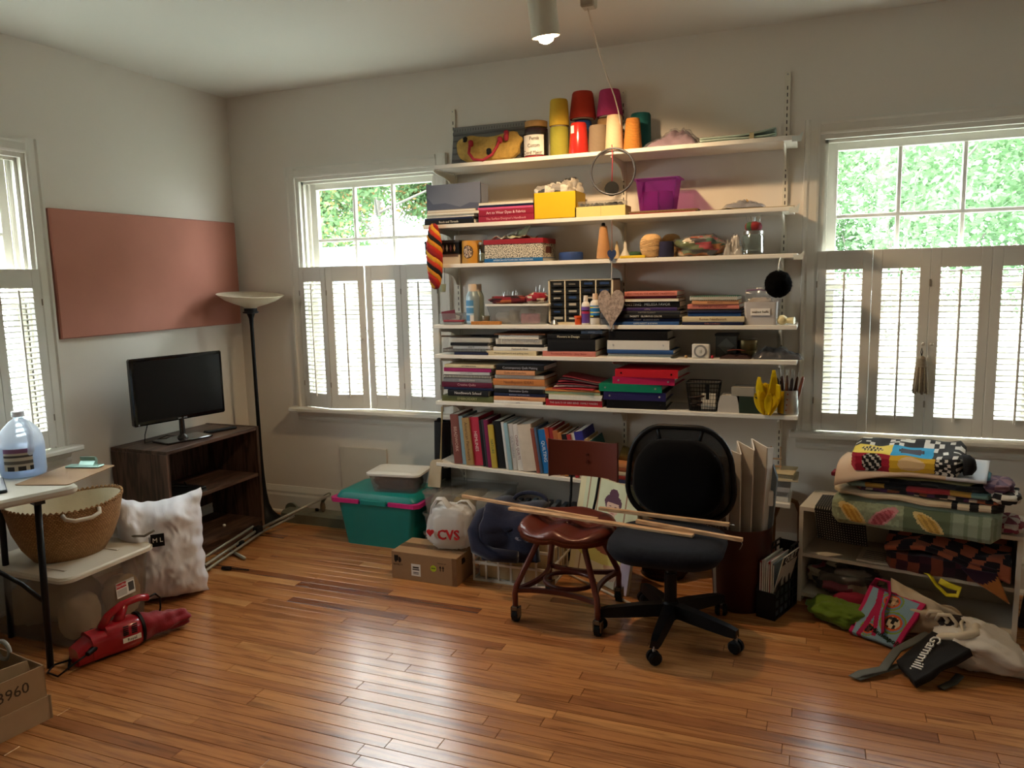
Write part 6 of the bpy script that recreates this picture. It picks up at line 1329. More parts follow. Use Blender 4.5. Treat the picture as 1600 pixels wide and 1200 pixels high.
a, c, zt = fit(1151, 1183, 532, 556, YF+.12); solo('gold_tin', 'round gold banded tin beside the embossed tin', 'tin', B().lathe([(.045, 0), (.048, .004), (.048, .03), (.0465, .032), (.048, .034), (.048, zt-Z6-.014), (.050, zt-Z6-.013), (.050, zt-Z6-.002), (.046, zt-Z6)], 32), mat('#7a6a42', .3, .6), loc=((a+c)/2, YF+.17, Z6+.0005), sm=40)
t = packet('flat brown leather pouch with a rust flap at the shelf edge', 1121, 1176, 551, 563, YF+.02, Z6, None, .06, over=False, seed=9, name='leather_pouch', inner='#2f1812'); part('flap', B().sheet(lambda u, v: (-.04+.085*u, -.035+.06*v, .040+.006*math.sin(u*3)-.008*v), 10, 6, .003), mat('#7c3a26', .6), t, True)
packet('crumpled dark plastic bag hanging past the shelf end', 1173, 1256, 540, 564, YF+.03, Z6, None, .07, seed=11, inner='#2a2c30')
for k, (px, l) in enumerate(((1072, 'tan wooden bead near the plug-in timer'), (1113, 'small red bead by the brown pouch'))): solo('bead', l, 'bead', blob((0, 0, 0), (.008, .008, .016), 12, 8, p=2, amp=0), mat(('#9a7a4c', '#a01c2c')[k], .5), loc=(onY(px, 560, YF+.03).x, YF+.03, Z6+.0005), sm=True)

# ================================================================ shelf with the binders
zt = pile('with the olive book lowest', Z7, 631, YF+.006, [(691, 771, 9, 'olive', 'EMBROIDERY', '#a8a070'), (700, 763, 9, 'black', 'Needlework School', '#dedad0'), (694, 771, 4, 'navy'), (691, 769, 8, 'burgundy', 'Creative Quilts', '#c99aa0'), (693, 768, 6, 'grey', 'Flowers & Leaves', '#c9c2b8'), (693, 766, 5, 'black', None, 'k', 'spiral'), (694, 765, 5, 'white', 'PATCH WORK', '#8a8a8a'), (694, 768, 6, 'magenta', None), (695, 772, 5, 'cream', 'PATTERN SCRAPS', '#3a3a3a')], 'books with the olive book')
zt = pile('with the orange needlepoint book', Z7, 636, YF+.006, [(772, 848, 5, 'white', 'quilts', '#6a6a7a'), (772, 852, 6, 'peach', 'A Quilter Album 5', '#6a2a1c'), (772, 852, 5, 'navy', 'INSTANT PATCHWORK', '#9aa0b8'), (773, 849, 7, 'black', 'Decorative Quilts', '#b9b9c4'), (772, 852, 5, 'grey', None, '', 'spiral'), (771, 851, 10, 'orange', 'Needlepoint IDEAS', '#5a2a12'), (773, 850, 6, 'charcoal', None, '', 'spiral'), (775, 836, 7, 'peach', 'Quilts and Coverlets', '#5a3a2a'), (776, 850, 8, 'black', 'Contemporary Quilt Making', '#a9a9b2')], 'books with the needlepoint book')
packet('grey plastic-wrapped papers on the tall book pile', 774, 852, 569, 578, YF+.02, zt+.0005, None, .085, seed=12, inner='#7d7d82')
zt = pile('under the red magazines', Z7, 640, YF+.004, [(853, 941, 10, 'red', 'THE QUILTS OF GEES BEND  FAMILY MAKERS', '#e0c4c0'), (857, 940, 4, 'white', None, '', 'stack'), (857, 941, 4, 'cream', None, '', 'stack'), (852, 938, 4, 'sage'), (852, 938, 3, 'orange')], 'books under the magazines')
for k in range(6):
    solo('magazine', ('lowest', 'second', 'third', 'fourth', 'fifth', 'topmost')[k]+' slumped magazine in the tilted heap next to the green binder', 'magazine', B().sheet(lambda u, v, k=k: (u*.24, v*.19, .003+.03*math.sin(u*2.2+k*.3)*(1-u*.6)*(k+1)/6+.002*k), 14, 4, .0035), mat(('#a82a34', '#c9b4a8', '#7a2430', '#b53a44', '#3a2c34', '#a03038')[k], .45, nz=.25, scale=40), loc=(onY(862+k*3, 605, YF+.02).x, YF+.02+.004*k, zt+.001+k*.0052), rz=(-8, 5, -3, 9, -6, 3)[k], sm=True)
z = binder('black ring binder at the bottom of the coloured binder pile', 948, 1040, 631, 644, YF+.006, Z7+.0005, '#101012', .25, 2, rivets='#26262a')
z = binder('indigo ring binder second in the coloured binder pile', 943, 1040, 618, 631, YF+.006, z, '#2a2656', .25, 1)
z = binder('emerald ring binder in the coloured binder pile', 936, 1034, 606, 618, YF+.004, z, '#137a5a', .25, 0)
z = binder('raspberry ring binder in the coloured binder pile', 957, 1055, 597, 608, YF+.012, z, '#a81a48', .25, -3)
z = binder('scarlet ring binder on top of the coloured binder pile', 961, 1061, 585, 597, YF+.012, z, '#b51a26', .25, -5, rivets='#3a1014')
# wire basket
a, c, zt = fit(1071, 1123, 600, 648, YF+.01); w_ = c-a; hh = zt-Z7
WBK = T('wire_basket', 'small black wire mesh basket beside the binders', 'wire basket', ((a+c)/2, YF+.01+.065, Z7+.0005)); M_wire = mat('#121212', .4, .3)
def rect_at(k, f): s_ = .80+.20*f; return [(x*s_, y*s_, hh*f+.003) for x, y in rrect(w_, .13, .012, 3)]
for f in (0, .14, .28, .42, .56, .70, .84): part('wire', B().tube(rect_at(0, f), .0012, 4, closed=True), M_wire, WBK)
part('rim_wire', B().tube(rect_at(0, 1), .003, 6, closed=True), M_wire, WBK, True)
for s_ in (-1, 1):
    for k in range(11):
        x = -.46+.092*k; part('wire', B().tube([(w_*x*.8, s_*.052, .003), (w_*x, s_*.065, hh)], .0012, 4), M_wire, WBK)
    for k in range(7):
        y = -.055+.0183*k; part('wire', B().tube([(s_*w_*.40, y*.8, .003), (s_*w_*.5, y, hh)], .0012, 4), M_wire, WBK)
part('clip', B().box(w_*.12, w_*.22, -.071, -.066, hh*.45, hh*1.0), M_wire, WBK); part('wire_floor', B().box(-w_*.4, w_*.4, -.052, .052, .002, .003), M_wire, WBK)
solo('folded_note', 'folded white note standing in the wire basket', 'paper', B().box(0, .07, 0, .003, 0, .08), M_paper, loc=((a+c)/2-.01, YF+.06, Z7+.006), rz=6); solo('brown_strap_coil', 'coiled brown strap lying in the wire basket', 'strap', B().tube([(.03*math.cos(q*.6)*(1+q*.02), .02*math.sin(q*.6), .006+q*.003) for q in range(22)], .006, 6), mat('#3a2418', .7), loc=((a+c)/2-.035, YF+.075, Z7+.006), sm=True)
a, c, zt = fit(1121, 1155, 618, 650, YF+.02); w_ = c-a; hh = zt-Z7
solo('arched_box', 'translucent white arched plastic box beside the wire basket', 'box', B().prism([(0, 0), (w_, 0), (w_*.97, hh*.5), (w_*.9, hh*.9), (w_*.82, hh), (w_*.18, hh), (w_*.1, hh*.9), (w_*.03, hh*.5)], 'y', 0, .10), mat('#b5afa6', .5, nz=.04), loc=(a, YF+.02, Z7+.0005))
a, c, zt = fit(1155, 1187, 620, 651, YF+.015); w_ = c-a; hg = zt-Z7; t = T('green_card_box', 'dark green card box under the grey card box', 'box', (a, YF+.015, Z7+.0005)); part('box', B().box(0, w_, 0, .13, 0, hg, .001), mat('#1c2c1c', .8), t)
a, c, zt = fit(1143, 1179, 606, 619, YF+.03); t = T('grey_card_box', 'grey card box resting on the dark green box', 'box', (a, YF+.02, Z7+hg+.001), rz=-4); part('box', B().box(0, c-a, 0, .12, 0, .044, .001), mat('#8d877a', .8, nz=.08), t)
# yellow plastic netting
a, c, zt = fit(1180, 1218, 578, 652, YF-.004)
YN = T('yellow_stencils', 'bunch of curled yellow plastic stencils standing at the shelf edge', 'stencils', ((a+c)/2, YF+.03, Z7+.0005)); M_yp = clear_mat('yellow_plastic', (.9, .72, .08), .03, .75, (.80, .60, .01), .3); w_ = c-a; hh = zt-Z7
rg = random.Random(9)
for k in range(11):
    x0_ = (k/10-.5); top = hh*(.50+.22*abs(math.sin(k*2.1))); ang = x0_*1.25
    if k in (1,): top = hh*.85
    if k == 8: top = hh*1.0
    part('stencil', B().sheet(lambda u, v, x0_=x0_, top=top, ang=ang, k=k: (x0_*w_*.30+ang*math.sin(v*1.7)*.05+(u-.5)*(.006+.034*math.sin(math.pi*min(1, v*.95))**.8)*(1 if k % 2 else -1), -.03+.014*math.sin(k*1.9)+.028*v*math.sin(k*2.7+v*2)+(u-.5)*.02*math.cos(k+v*3), max(0, top*v-.004*math.sin(v*8+k))), 4, 14, .0012), M_yp, YN, True)
a, c, zt = fit(1214, 1247, 611, 650, YF+.012); r_ = (c-a)/2; hh = zt-Z7
TC = T('tool_tin', 'silver and yellow tin can holding forks and brush handles', 'tin can', ((a+c)/2, YF+.012+r_, Z7+.0005)); part('can', B().lathe([(r_*.97, 0), (r_, .004), (r_, hh), (r_*.96, hh), (r_*.95, .006)], 32), M_steel, TC, 40)
part('label', arc_label(r_+.0006, -185, -110, .006, hh-.004, lambda u, v: rgb('#c9a80e'), 12, 4), PRINT, TC)
for k in range(4): part('emblem', B().cyl((-.006+.002*k, -r_-.001, hh*.2+k*.026), (-.006+.002*k, -r_+.003, hh*.2+k*.026), .004, n=8), mat('#8a4a2a', .5), TC)
for k in range(6):
    x, y = -.03+.012*k, .012*math.sin(k*2); nm = ('dark brown', 'walnut', 'chestnut', 'umber', 'mahogany', 'reddish-brown')[k]
    tl = T('hand_tool', '%s handled wire-pronged tool standing in the silver tin' % nm, 'tool', (TC.location.x if False else (a+c)/2+x, YF+.012+r_+y, Z7+.012), rot=Matrix.Rotation(R((-8+4*k)), 4, 'Y'))
    part('handle', B().lathe([(.005, 0), (.006, .05), (.008, .12), (.007, .155+.006*(k % 3)), (.003, .165+.006*(k % 3))], 10), mat(('#1c1210', '#4a2c1a', '#5a3620', '#2a1a12', '#6a4426', '#7a3a20')[k], .5), tl, True)
    if k < 4:
        for q in range(3): part('prong', B().cyl((-.005+.005*q, 0, .16), (-.006+.006*q, 0, .205), .0012, n=5), M_steel, tl)

# ================================================================ lowest shelf: upright books
def z8(x): return Z8-.0410*(x-1.585)
UB = [  # px width, height m, colour, colour word, title, title colour, lean
 (14, .285, '#7a4a44', 'floral red', 'BEADWORK', '#c9a89a', 4), (7, .280, '#7f9aa6', 'pale blue', None, '', 4), (12, .272, '#a8895a', 'tan', 'American Patchwork', '#5a3f22', 5), (15, .278, '#b03046', 'crimson and white', 'HEMLINES', '#d8c8c0', 5),
 (5, .265, '#1d1d1f', 'slim black', None, '', 5), (4, .27, '#3a3a40', 'slim charcoal', None, '', 5), (6, .272, '#7a2350', 'plum', None, '', 5), (9, .245, '#b8a040', 'yellow-green', 'NATURE', '#4a6a3a', 5), (14, .268, '#1a1c1e', 'thick black', None, '', 6),
 (5, .268, '#c9c9c6', 'white', None, '', 6), (6, .266, '#8fb0bc', 'sky blue', None, '', 6), (8, .262, '#c4c2c0', 'pearl grey', 'QUILTMAKING', '#8a8a90', 6), (9, .262, '#d3cfca', 'white lettered', 'CHINA QUILTS', '#7a3a44', 7), (22, .262, '#cdbfae', 'wide cream', None, '', 7),
 (6, .25, '#8a4a3c', 'brick', None, '', 8), (4, .256, '#4a5f7a', 'slim blue-grey', None, '', 8), (14, .245, '#1f6db0', 'bright blue', 'QUILTING', '#dfe8f0', 8), (6, .262, '#a84830', 'orange-red', None, '', 9), (7, .262, '#8f2a2e', 'dark red', None, '', 9), (8, .25, '#a8643c', 'copper', None, '', 10),
 (6, .24, '#b0703c', 'amber', None, '', 10), (11, .235, '#1c1b1e', 'black and gold', 'PATTERN', '#c9a860', 11), (6, .24, '#a83038', 'red striped', None, '', 12), (8, .245, '#d0ccc4', 'white and red', None, '', 12), (14, .26, '#2f2f80', 'royal violet', None, '', 13), (8, .225, '#b09868', 'beige', None, '', 16), (9, .22, '#1f5a5c', 'dark teal', None, '', 18)]
xx = onY(712, 733, YF+.03).x; rg = random.Random(4)
for i, (pw, h_, cc, cn, title, tc, lean) in enumerate(UB):
    th_ = pw*mpp((xx, YF, .6)); yo = YF+.014+rg.uniform(0, .014); d_ = rg.uniform(.20, .225)
    t = T('book', '%s book standing upright in the row on the sloping lowest shelf' % cn, 'book', (xx, yo, z8(xx)+.001), rot=Matrix.Rotation(R(-lean), 4, 'Y') @ Matrix.Rotation(R(90), 4, 'Y') @ at(-h_, 0, 0), group='upright books on the lowest shelf')
    book_parts(t, h_, d_, th_, cc, title, tc or '#d8d2c0', 'book', ts=min(th_*.66, .026) if title else None)
    xx += (th_+.0008)/math.cos(R(lean))
XE = xx
for k in range(5):
    z = z8(2.72)+.004+k*.021; t = T('book', ('navy', 'brick red', 'cream', 'rust', 'pale orange')[k]+' book lying flat behind the maroon chair back, %s of five' % ('lowest', 'second', 'third', 'fourth', 'topmost')[k], 'book', (2.60+.008*k, YF+.02, z), rot=Matrix.Rotation(R(2.35), 4, 'Y')); book_parts(t, .25, .19, .020, ('#2a3050', '#8a3028', '#c4b494', '#8c4a2c', '#b87a4c')[k])
solo('gold_paper_roll', 'dull gold paper roll leaning behind the office chair top', 'roll', B().tube([(2.64, -.16, z8(2.7)+.14), (2.87, -.15, z8(2.87)+.08)], .042, 20).tube([(2.638, -.16, z8(2.7)+.1405), (2.64, -.16, z8(2.7)+.14)], .02, 12), mat('#6b5a2c', .35, .5, nz=.15), sm=40)
for k in range(4):
    t = T('flat_box', ('white', 'clear-lidded', 'pearl grey', 'smoky')[k]+' flat box in the small stack at the lowest shelf end', 'box', (3.375+.004*k, YF+.03, z8(3.44)+.004+k*.024), rot=Matrix.Rotation(R(2.35), 4, 'Y')); part('box', B().box(0, .12, 0, .16, 0, .022, .001), (mat('#c9c9c6', .5), CLEARP, mat('#a9aaac', .5), CLEARP)[k], t)
solo('tray_board', 'thin board on the small stack at the lowest shelf end', 'board', B().box(0, .165, 0, .20, 0, .006, .001), mat('#b9ab92', .6), loc=(3.375, YF+.02, z8(3.44)+.104))
for k in range(6): solo('pattern_envelope', ('lowest', 'second', 'third', 'fourth', 'fifth', 'topmost')[k]+' cream pattern envelope on the board at the lowest shelf end', 'envelope', B().box(0, .13, 0, .17, 0, .005, .0008), mat(('#cdbf9c', '#d5cbb0', '#c2b08a')[k % 3], .8), loc=(3.385+.004*(k % 2), YF+.03, z8(3.44)+.1105+k*.0054), rz=(-4, 3, 6, -2, 5, -6)[k])
WF = T('wooden_easel', 'small raw wooden ladder-shaped frame standing on the envelopes', 'wooden frame', (3.43, YF+.10, z8(3.44)+.144))
for x in (-.025, .02): part('upright', B().box(x, x+.006, 0, .006, 0, .115), M_pine, WF)
for z in (.012, .05): part('rung', B().box(-.03, .03, -.004, .0, z, z+.008), M_pine, WF)
# ================================================================ white bookcase, quilts and bags
BCM = at(3.552, -.432, 0) @ Matrix.Rotation(R(-12), 4, 'Z'); BL_, BD_, BH_ = .872, .325, .462
BC = T('low_bookcase', 'low white two-shelf bookcase loaded with folded quilts under the window', 'bookcase', (3.552, -.432, 0), rz=-12)
M_bc = mat('#cfc5b4', .5, nz=.04)
for nm, bx in (('top', (0, BL_, 0, BD_, BH_-.019, BH_)), ('side', (0, .019, 0, BD_, .0, BH_-.019)), ('side', (BL_-.019, BL_, 0, BD_, .0, BH_-.019)), ('shelf', (.019, BL_-.019, .004, BD_, .222, .239)), ('bottom', (.019, BL_-.019, .0, BD_, .028, .046)), ('back', (.019, BL_-.019, BD_-.006, BD_, .03, BH_-.019))): part(nm, B().box(*bx, .0008), M_bc, BC)
def bcT(name, label, cat): return T(name, label, cat, (3.552, -.432, 0), rz=-12)
def extr(poly, x0, x1, nx, color, wob=.006, seed=0, skew=0., nper=4):
    """folded cloth: a (y,z) outline carried along x with ripples, printed by color(u, v)"""
    P = []
    for a, c in zip(poly, poly[1:]+poly[:1]):
        for k in range(nper): P.append((a[0]+(c[0]-a[0])*k/nper, a[1]+(c[1]-a[1])*k/nper))
    n = len(P); b = B(); b.c = []
    cy, cz = sum(p[0] for p in P)/n, sum(p[1] for p in P)/n
    for i in range(nx+1):
        u = i/nx; e = 1-.35*max(0, abs(2*u-1)-.9)*10
        for k, (y, z) in enumerate(P):
            w_ = wob*noise.noise(Vector((u*6+seed, y*14, z*18+seed*3)))
            b.v.append(Vector((x0+(x1-x0)*u+.5*wob*noise.noise(Vector((z*30, seed, k*.3))), cy+(y-cy)*e+w_*.6, cz+(z-cz)*e+w_+skew*(u-.5))))
    for i in range(nx):
        for k in range(n):
            l = (k+1) % n; b.f.append((i*n+k, i*n+l, (i+1)*n+l, (i+1)*n+k)); b.c.append(color((i+.5)/nx, (k+.5)/n))
    b.f.append(tuple(range(n))[::-1]); b.c.append(color(.001, .5)); b.f.append(tuple(nx*n+k for k in range(n))); b.c.append(color(.999, .5)); return b
def ell(u, v, cu, cv, ru, rv, ang=0.):
    c, s_ = math.cos(ang), math.sin(ang); x, y = (u-cu), (v-cv); return ((x*c+y*s_)/ru)**2+((-x*s_+y*c)/rv)**2
# dotted black cloth over the bookcase end
def dot_cloth(u, v):
    s_ = v*.30; x = .06+.21*u+.02*v
    if s_ < .16: return Vector((x, .20-s_*1.3, BH_+.008+.003*math.sin(u*7)))
    return Vector((x+.02*(v-.5), -.014-.01*math.sin(u*4), BH_+.004-(s_-.16)*1.0+.012*math.sin(u*3+1)*(v-.5)))
t = bcT('dotted_cloth', 'black cloth with pale dots draped over the bookcase edge beneath the quilts', 'cloth')
part('cloth', B().sheet(dot_cloth, 60, 80, .006, lambda u, v: rgb('#8f8a7c') if (int(u*60) % 3 == 0 and int(v*80) % 3 == 0) else rgb('#141315')), CLOTHP, t, True)
# sage quilt with leaf shapes
SAGE = [(-.030, .432), (-.062, .434), (-.076, .452), (-.080, .505), (-.07, .54), (-.04, .556), (.24, .560), (.27, .52), (.25, .478), (-.010, .4745), (-.022, .462)]
def sage_col(u, v):
    k = v*11                                  # outline segment
    if 1 <= k < 4.2:                          # front face, v runs upward
        f = (k-1)/3.2
        for cu, ang, c1, c2 in ((.14, -.55, '#d0a850', '#b98a3c'), (.33, .55, '#b8606a', '#9c4650'), (.60, -.5, '#cfa852', '#b08c44')):
            d = ell(u*6.0, f, cu*6.0, .52, .62, .22, ang)
            if d < .55: return rgb(c1) if int((u*6+f)*9) % 2 else rgb(c2)
            if d < 1: return rgb('#d6bd80' if c1 != '#b8606a' else '#c98a8e')
        if u > .72: return rgb('#8f9c88') if int(u*50) % 4 else rgb('#76846f')
        if .45 < u < .72: return rgb('#5f6c52')
        g = random.Random(int(u*70)*91+int(f*14)).uniform(.8, 1.15); return tuple(q*g for q in rgb('#94a083'))
    return rgb('#93a48f') if k < 8 else rgb('#a9a48c')
t = bcT('leaf_quilt', 'thick sage quilt with yellow and pink leaf shapes at the bottom of the quilt stack', 'quilt'); part('fold', extr(SAGE, .150, .795, 130, sage_col, .006, 1, nper=8), CLOTHP, t, 60)
def rnd(cols, n, m_, sd): return lambda u, v: rgb(random.Random(int(u*n)*71+int(v*m_)*13+sd).choice(cols))
def layer(name, label, y0, y1, z0, z1, x0, x1, color, seed, skew=0., nx=60):
    t = bcT(name, label, 'quilt'); h_ = z1-z0
    poly = [(y0+.012, z0), (y0, z0+h_*.3), (y0, z0+h_*.7), (y0+.012, z1), (y1-.012, z1), (y1, z0+h_*.5), (y1-.012, z0)]
    part('fold', extr(poly, x0, x1, nx, color, .008, seed, skew, 6), CLOTHP, t, 60); return t
layer('block_quilt', 'cream quilt edged with black and white blocks on the leaf quilt', -.075, .24, .560, .587, .155, .80, lambda u, v: (rgb('#121214') if int(u*16) % 2 else rgb('#c9bda4')) if u > .72 else rgb('#c6b598'), 2, -.01)
layer('dark_pieced_quilt', 'dark quilt pieced in plum, black and rust on the cream block quilt', -.055, .22, .588, .608, .24, .81, rnd(['#1a1518', '#3a1c2c', '#8a4a2c', '#141214', '#50284a', '#b5a08c'], 22, 5, 3), 3)
layer('striped_quilt', 'folded quilt with red, teal and ochre stripes in the middle of the stack', -.06, .21, .608, .630, .20, .77, lambda u, v: rgb(['#7d9a92', '#b08a3c', '#141314', '#a8383a', '#a03034', '#b58a3a', '#6a8f8c'][min(6, int(u*7))]), 4, .008)
layer('black_folded_quilt', 'black quilt with grey piping in the middle of the stack', -.05, .21, .630, .652, .19, .75, rnd(['#121213', '#1c1c1e', '#3a3a38', '#101011'], 9, 8, 5), 5, .012)
layer('olive_quilt', 'soft olive green quilt folded under the tan cloth', -.045, .20, .652, .668, .26, .70, lambda u, v: rgb('#83875f') if u > .25 else rgb('#8d8a70'), 6, .01)
layer('blue_scrap_quilt', 'scrap quilt showing blue and yellow folds beneath the tan cloth', -.03, .21, .668, .688, .33, .745, lambda u, v: rgb(['#c2a02c', '#2a1a24', '#8a6a5a', '#5a4a50', '#5f97a8'][min(4, int(u*5))]), 7, .0)
t = bcT('tan_cloth', 'plain tan backing cloth slanting across the upper quilt stack', 'cloth')
def tan_fn(u, v): return Vector((.165+.57*u, -.098+.30*v+.02*u, .702-(.080*(1-u)**2.2+.006)*(1-v)**8+.008*math.sin(u*5+v*3)+.012*u-.012*abs(u-.5)))
part('cloth', B().sheet(tan_fn, 44, 24, .012, lambda u, v: rgb('#cdb49c') if u < .75 else rgb('#c9cbd4')), CLOTHP, t, True)
part('fringe', B().box(.145, .175, -.062, .0, .640, .660, .004), mat('#7a2030', .9), t)
def top_col(u, v):
    k = v*7
    if k < 3.0 or k >= 5.2: f = max(0, min(1, (k-.2)/2.8)); zone = 'front'
    else: f = (k-3)*.98 if k < 4 else .99; zone = 'top'
    if zone == 'front':
        if u < .36:
            d = ell(u*4, f, .20*4, .45, .38, .55)
            if d < 1: return rgb('#101012') if ((int(u*40)+int(f*7)) % 3) else rgb('#b9b4ac')
            return rgb('#9c1630')
        if u < .76:
            d = ell(u*4, f, .56*4, .5, .48, .42); return rgb('#d8b98a') if d < 1 else rgb('#d3aa2c')
        return rgb('#131214') if random.Random(int(u*40)*7+int(f*6)).random() < .7 else rgb('#cfcac0')
    if f < .56:
        if u < .36:
            d = ell(u*4, f, .18*4, .30, .42, .17); return (rgb('#141315') if (int(u*60)+int(f*22)) % 2 else rgb('#c9b468')) if d < 1 else rgb('#d8c04a')
        if u < .74:
            d = ell(u*4, f, .54*4, .28, .46, .17); return (rgb('#3a3a48') if d < .9 else rgb('#15151c')) if d < 1 else rgb('#1b93c4')
    return rgb('#131214') if random.Random(int(u*22)*7+int(f*9)).random() < .72 else rgb('#d2d0cc')
t = bcT('picture_quilt', 'bright pictorial quilt in red, yellow, blue and black crowning the stack', 'quilt')
TP = [(-.072, .690), (-.082, .715), (-.078, .745), (-.062, .762), (.12, .800), (.16, .775), (.155, .735)]
part('fold', extr(TP, .225, .650, 110, top_col, .010, 8, .012, 14), CLOTHP, t, 60)
part('roll_end', B().tube([(.648, -.05, .745), (.675, -.045, .748), (.69, -.04, .75)], [.045, .042, .025], 14), mat('#131214', .9), t, True)
for i, (l, cc, x, z, c2) in enumerate((('black and white quilt corner sticking out at the stack end', '#17161a', .80, .60, '#cfc9bd'), ('plum print quilt corner poking out beside the block quilt', '#4a3048', .775, .632, '#7a5a62'), ('rolled burgundy print cloth beside the leaf quilt', '#7a2a3c', .815, .472, '#b9aaa0'))):
    tt = bcT('quilt_corner', l, 'quilt'); part('cloth', blob((x, .02+.02*i, z), (.055, .10, .05), 30, 18, lambda u, v, cc=cc, c2=c2: rgb(cc) if (int(u*8)+int(v*4)) % 2 else rgb(c2), p=3, amp=.1, seed=i), CLOTHP, tt, True)
# inside the bookcase
tt = bcT('checker_quilt', 'orange and black checked quilt spilling off the bookcase shelf', 'quilt')
def chk_fn(u, v):
    y = .27-.28*v; drop = max(0, v-.80)*.38*max(0, u-.45); z = .375+.02*math.sin(u*5)-.035*v*v-.02*v+.016*noise.noise(Vector((u*5, v*5, 2)))
    return Vector((.37+.465*u, y, min(.425, z-drop)))
part('cloth', B().sheet(chk_fn, 60, 44, .02, lambda u, v: rgb('#a5583a') if (int(u*9+v*2)+int(v*6)) % 2 else rgb('#1a0f14')), CLOTHP, tt, True)
part('under_fold', extr([(-.005, .240), (-.012, .26), (-.005, .315), (.24, .318), (.25, .26), (.24, .240)], .37, .82, 40, rnd(['#2a0f1c', '#1c0c14', '#3a1420', '#7a3a26'], 10, 4, 9), .008, 4), CLOTHP, tt, 60)
part('hanging_corner', B().sheet(lambda u, v: (.66+.13*u+.05*v, -.016-.004*u, .30-.12*v*(.4+.6*u)), 16, 10, .006, lambda u, v: rgb('#2a0f24') if (u+v) < 1.1 else rgb('#a5642c')), CLOTHP, tt, True)
tt = bcT('pattern_papers', 'white printed pattern sheets lying on the bookcase shelf', 'paper'); part('sheets', B().box(.25, .50, .015, .22, .2395, .248, .001), M_paper, tt)
for k in range(5): part('print_line', B().box(.27, .36+.02*(k % 3), .05+k*.025, .056+k*.025, .2479, .2484), mat('#6a6a70', .8), tt)
tt = bcT('yellow_strap', 'yellow ribbon strap looping down from the bookcase shelf', 'strap'); part('ribbon', B().tube([(.50, .02, .246), (.545, -.008, .244), (.575, -.018, .205), (.615, -.022, .170), (.655, -.020, .175), (.66, -.018, .205), (.62, -.018, .212), (.585, -.014, .225)], .013, 8, flat=.25), mat('#c9b81c', .6), tt, True)
tt = bcT('zip_bag', 'clear zip bag stuffed with black, red and cream fabrics on the bottom shelf', 'bag')
part('fabric', blob((.185, .12, .047), (.145, .10, .135), 44, 24, lambda u, v: rgb(random.Random(int(u*9+v*2)*19+int(v*6)).choice(['#1c1a1c', '#c0b49c', '#7a2430', '#8a8680', '#5a5650', '#a8485a', '#26242a'])), amp=.14, fine=.09, seed=6), CLOTHP, tt, True)
part('plastic', blob((.185, .12, .0465), (.15, .105, .142), 44, 24, amp=.14, fine=.08, seed=6), BAGP, tt, True)
# bags on the floor
def quad(bl, br, tl, tr, bulge=.0, rip=.006, seed=0):
    bl, br, tl, tr = [Vector(q) for q in (bl, br, tl, tr)]; nn = (br-bl).cross(tl-bl).normalized()
    def fn(u, v):
        p = bl*(1-u)*(1-v)+br*u*(1-v)+tl*(1-u)*v+tr*u*v
        return p+nn*(bulge*math.sin(math.pi*u)*math.sin(math.pi*v)+rip*noise.noise(Vector((u*4+seed, v*4, seed))))
    return fn
def Tq(name, label, cat, p): return T(name, label, cat, (p[0], p[1], 0))
t = T('green_bag', 'crumpled lime green cloth bag beside the colourful tote', 'bag', (3.735, -.615, 0)); part('cloth', blob((0, 0, 0), (.135, .085, .095), 48, 28, p=2.0, amp=.16, fr=2.2, fine=.10, seed=3, rz=-.5), mat('#5f7a1e', .9, nz=.12, sheen=.1), t, True)
part('red_lining', blob((.06, .10, .0), (.09, .04, .10), 20, 12, amp=.1), mat('#8a1c34', .9), t, True)
def tote_col(u, v):
    if u < .07 or u > .92 or v > .95: return rgb('#b51f55')
    if abs(u-(.20+.10*math.sin(v*3))) < .05 or abs(u-(.48-.28*(v-.1))) < .045 and v > .05: return rgb('#a81a4c')
    for cu, cv, r_, inner in ((.70, .40, .23, ['#1c1c1e', '#cdbb9c', '#3a3a3c']), (.50, .80, .20, ['#c9a884', '#5a4030', '#a88868']), (.33, .16, .15, ['#5a3434', '#a87a6a', '#2a2224'])):
        d = math.hypot((u-cu), (v-cv)*1.05)/r_
        if d < .55: return rgb(random.Random(int(u*18)*5+int(v*16)).choice(inner))
        if d < .72: return rgb('#d0562c')
        if d < .88: return rgb('#6f8ea8')
        if d < 1.02: return rgb('#7d9a3c')
    return rgb('#7f9fb2')
bl, br, tl, tr = onZ(1326, 985, .02), onZ(1402, 1012, .02), onZ(1360, 912, .17), onZ(1447, 944, .15)
t = Tq('printed_tote', 'colourful folded tote with pink straps and round photo prints by the bookcase', 'tote bag', (bl+br)/2); part('bag', B().sheet(lambda u, v: quad(bl, br, tl, tr, .012, .006, 1)(u, v), 70, 70, .025, tote_col), CLOTHP, t, True, True)
part('strap', B().tube([tl.lerp(tr, .05), tl.lerp(tr, .12)+Vector((0, -.03, .045)), tl.lerp(tr, .32)+Vector((0, -.035, .05)), tl.lerp(tr, .36)+Vector((0, -.02, -.01)), bl.lerp(tl, .5).lerp(br.lerp(tr, .5), .45)+Vector((.0, -.02, .02)), bl.lerp(tl, .15).lerp(br.lerp(tr, .15), .62)+Vector((0, -.02, .015))], .014, 8, flat=.3), mat('#a81a4c', .8), t, True, True)
d_ = (br-bl).normalized(); up_ = (tl-bl).normalized(); nn = d_.cross(up_).normalized(); up2 = nn.cross(d_); Mt = Matrix(((d_.x, up2.x, nn.x, 0), (d_.y, up2.y, nn.y, 0), (d_.z, up2.z, nn.z, 0), (0, 0, 0, 1)))
pt = quad(bl, br, tl, tr, .012, .006, 1)(.72, .10)+nn*.004
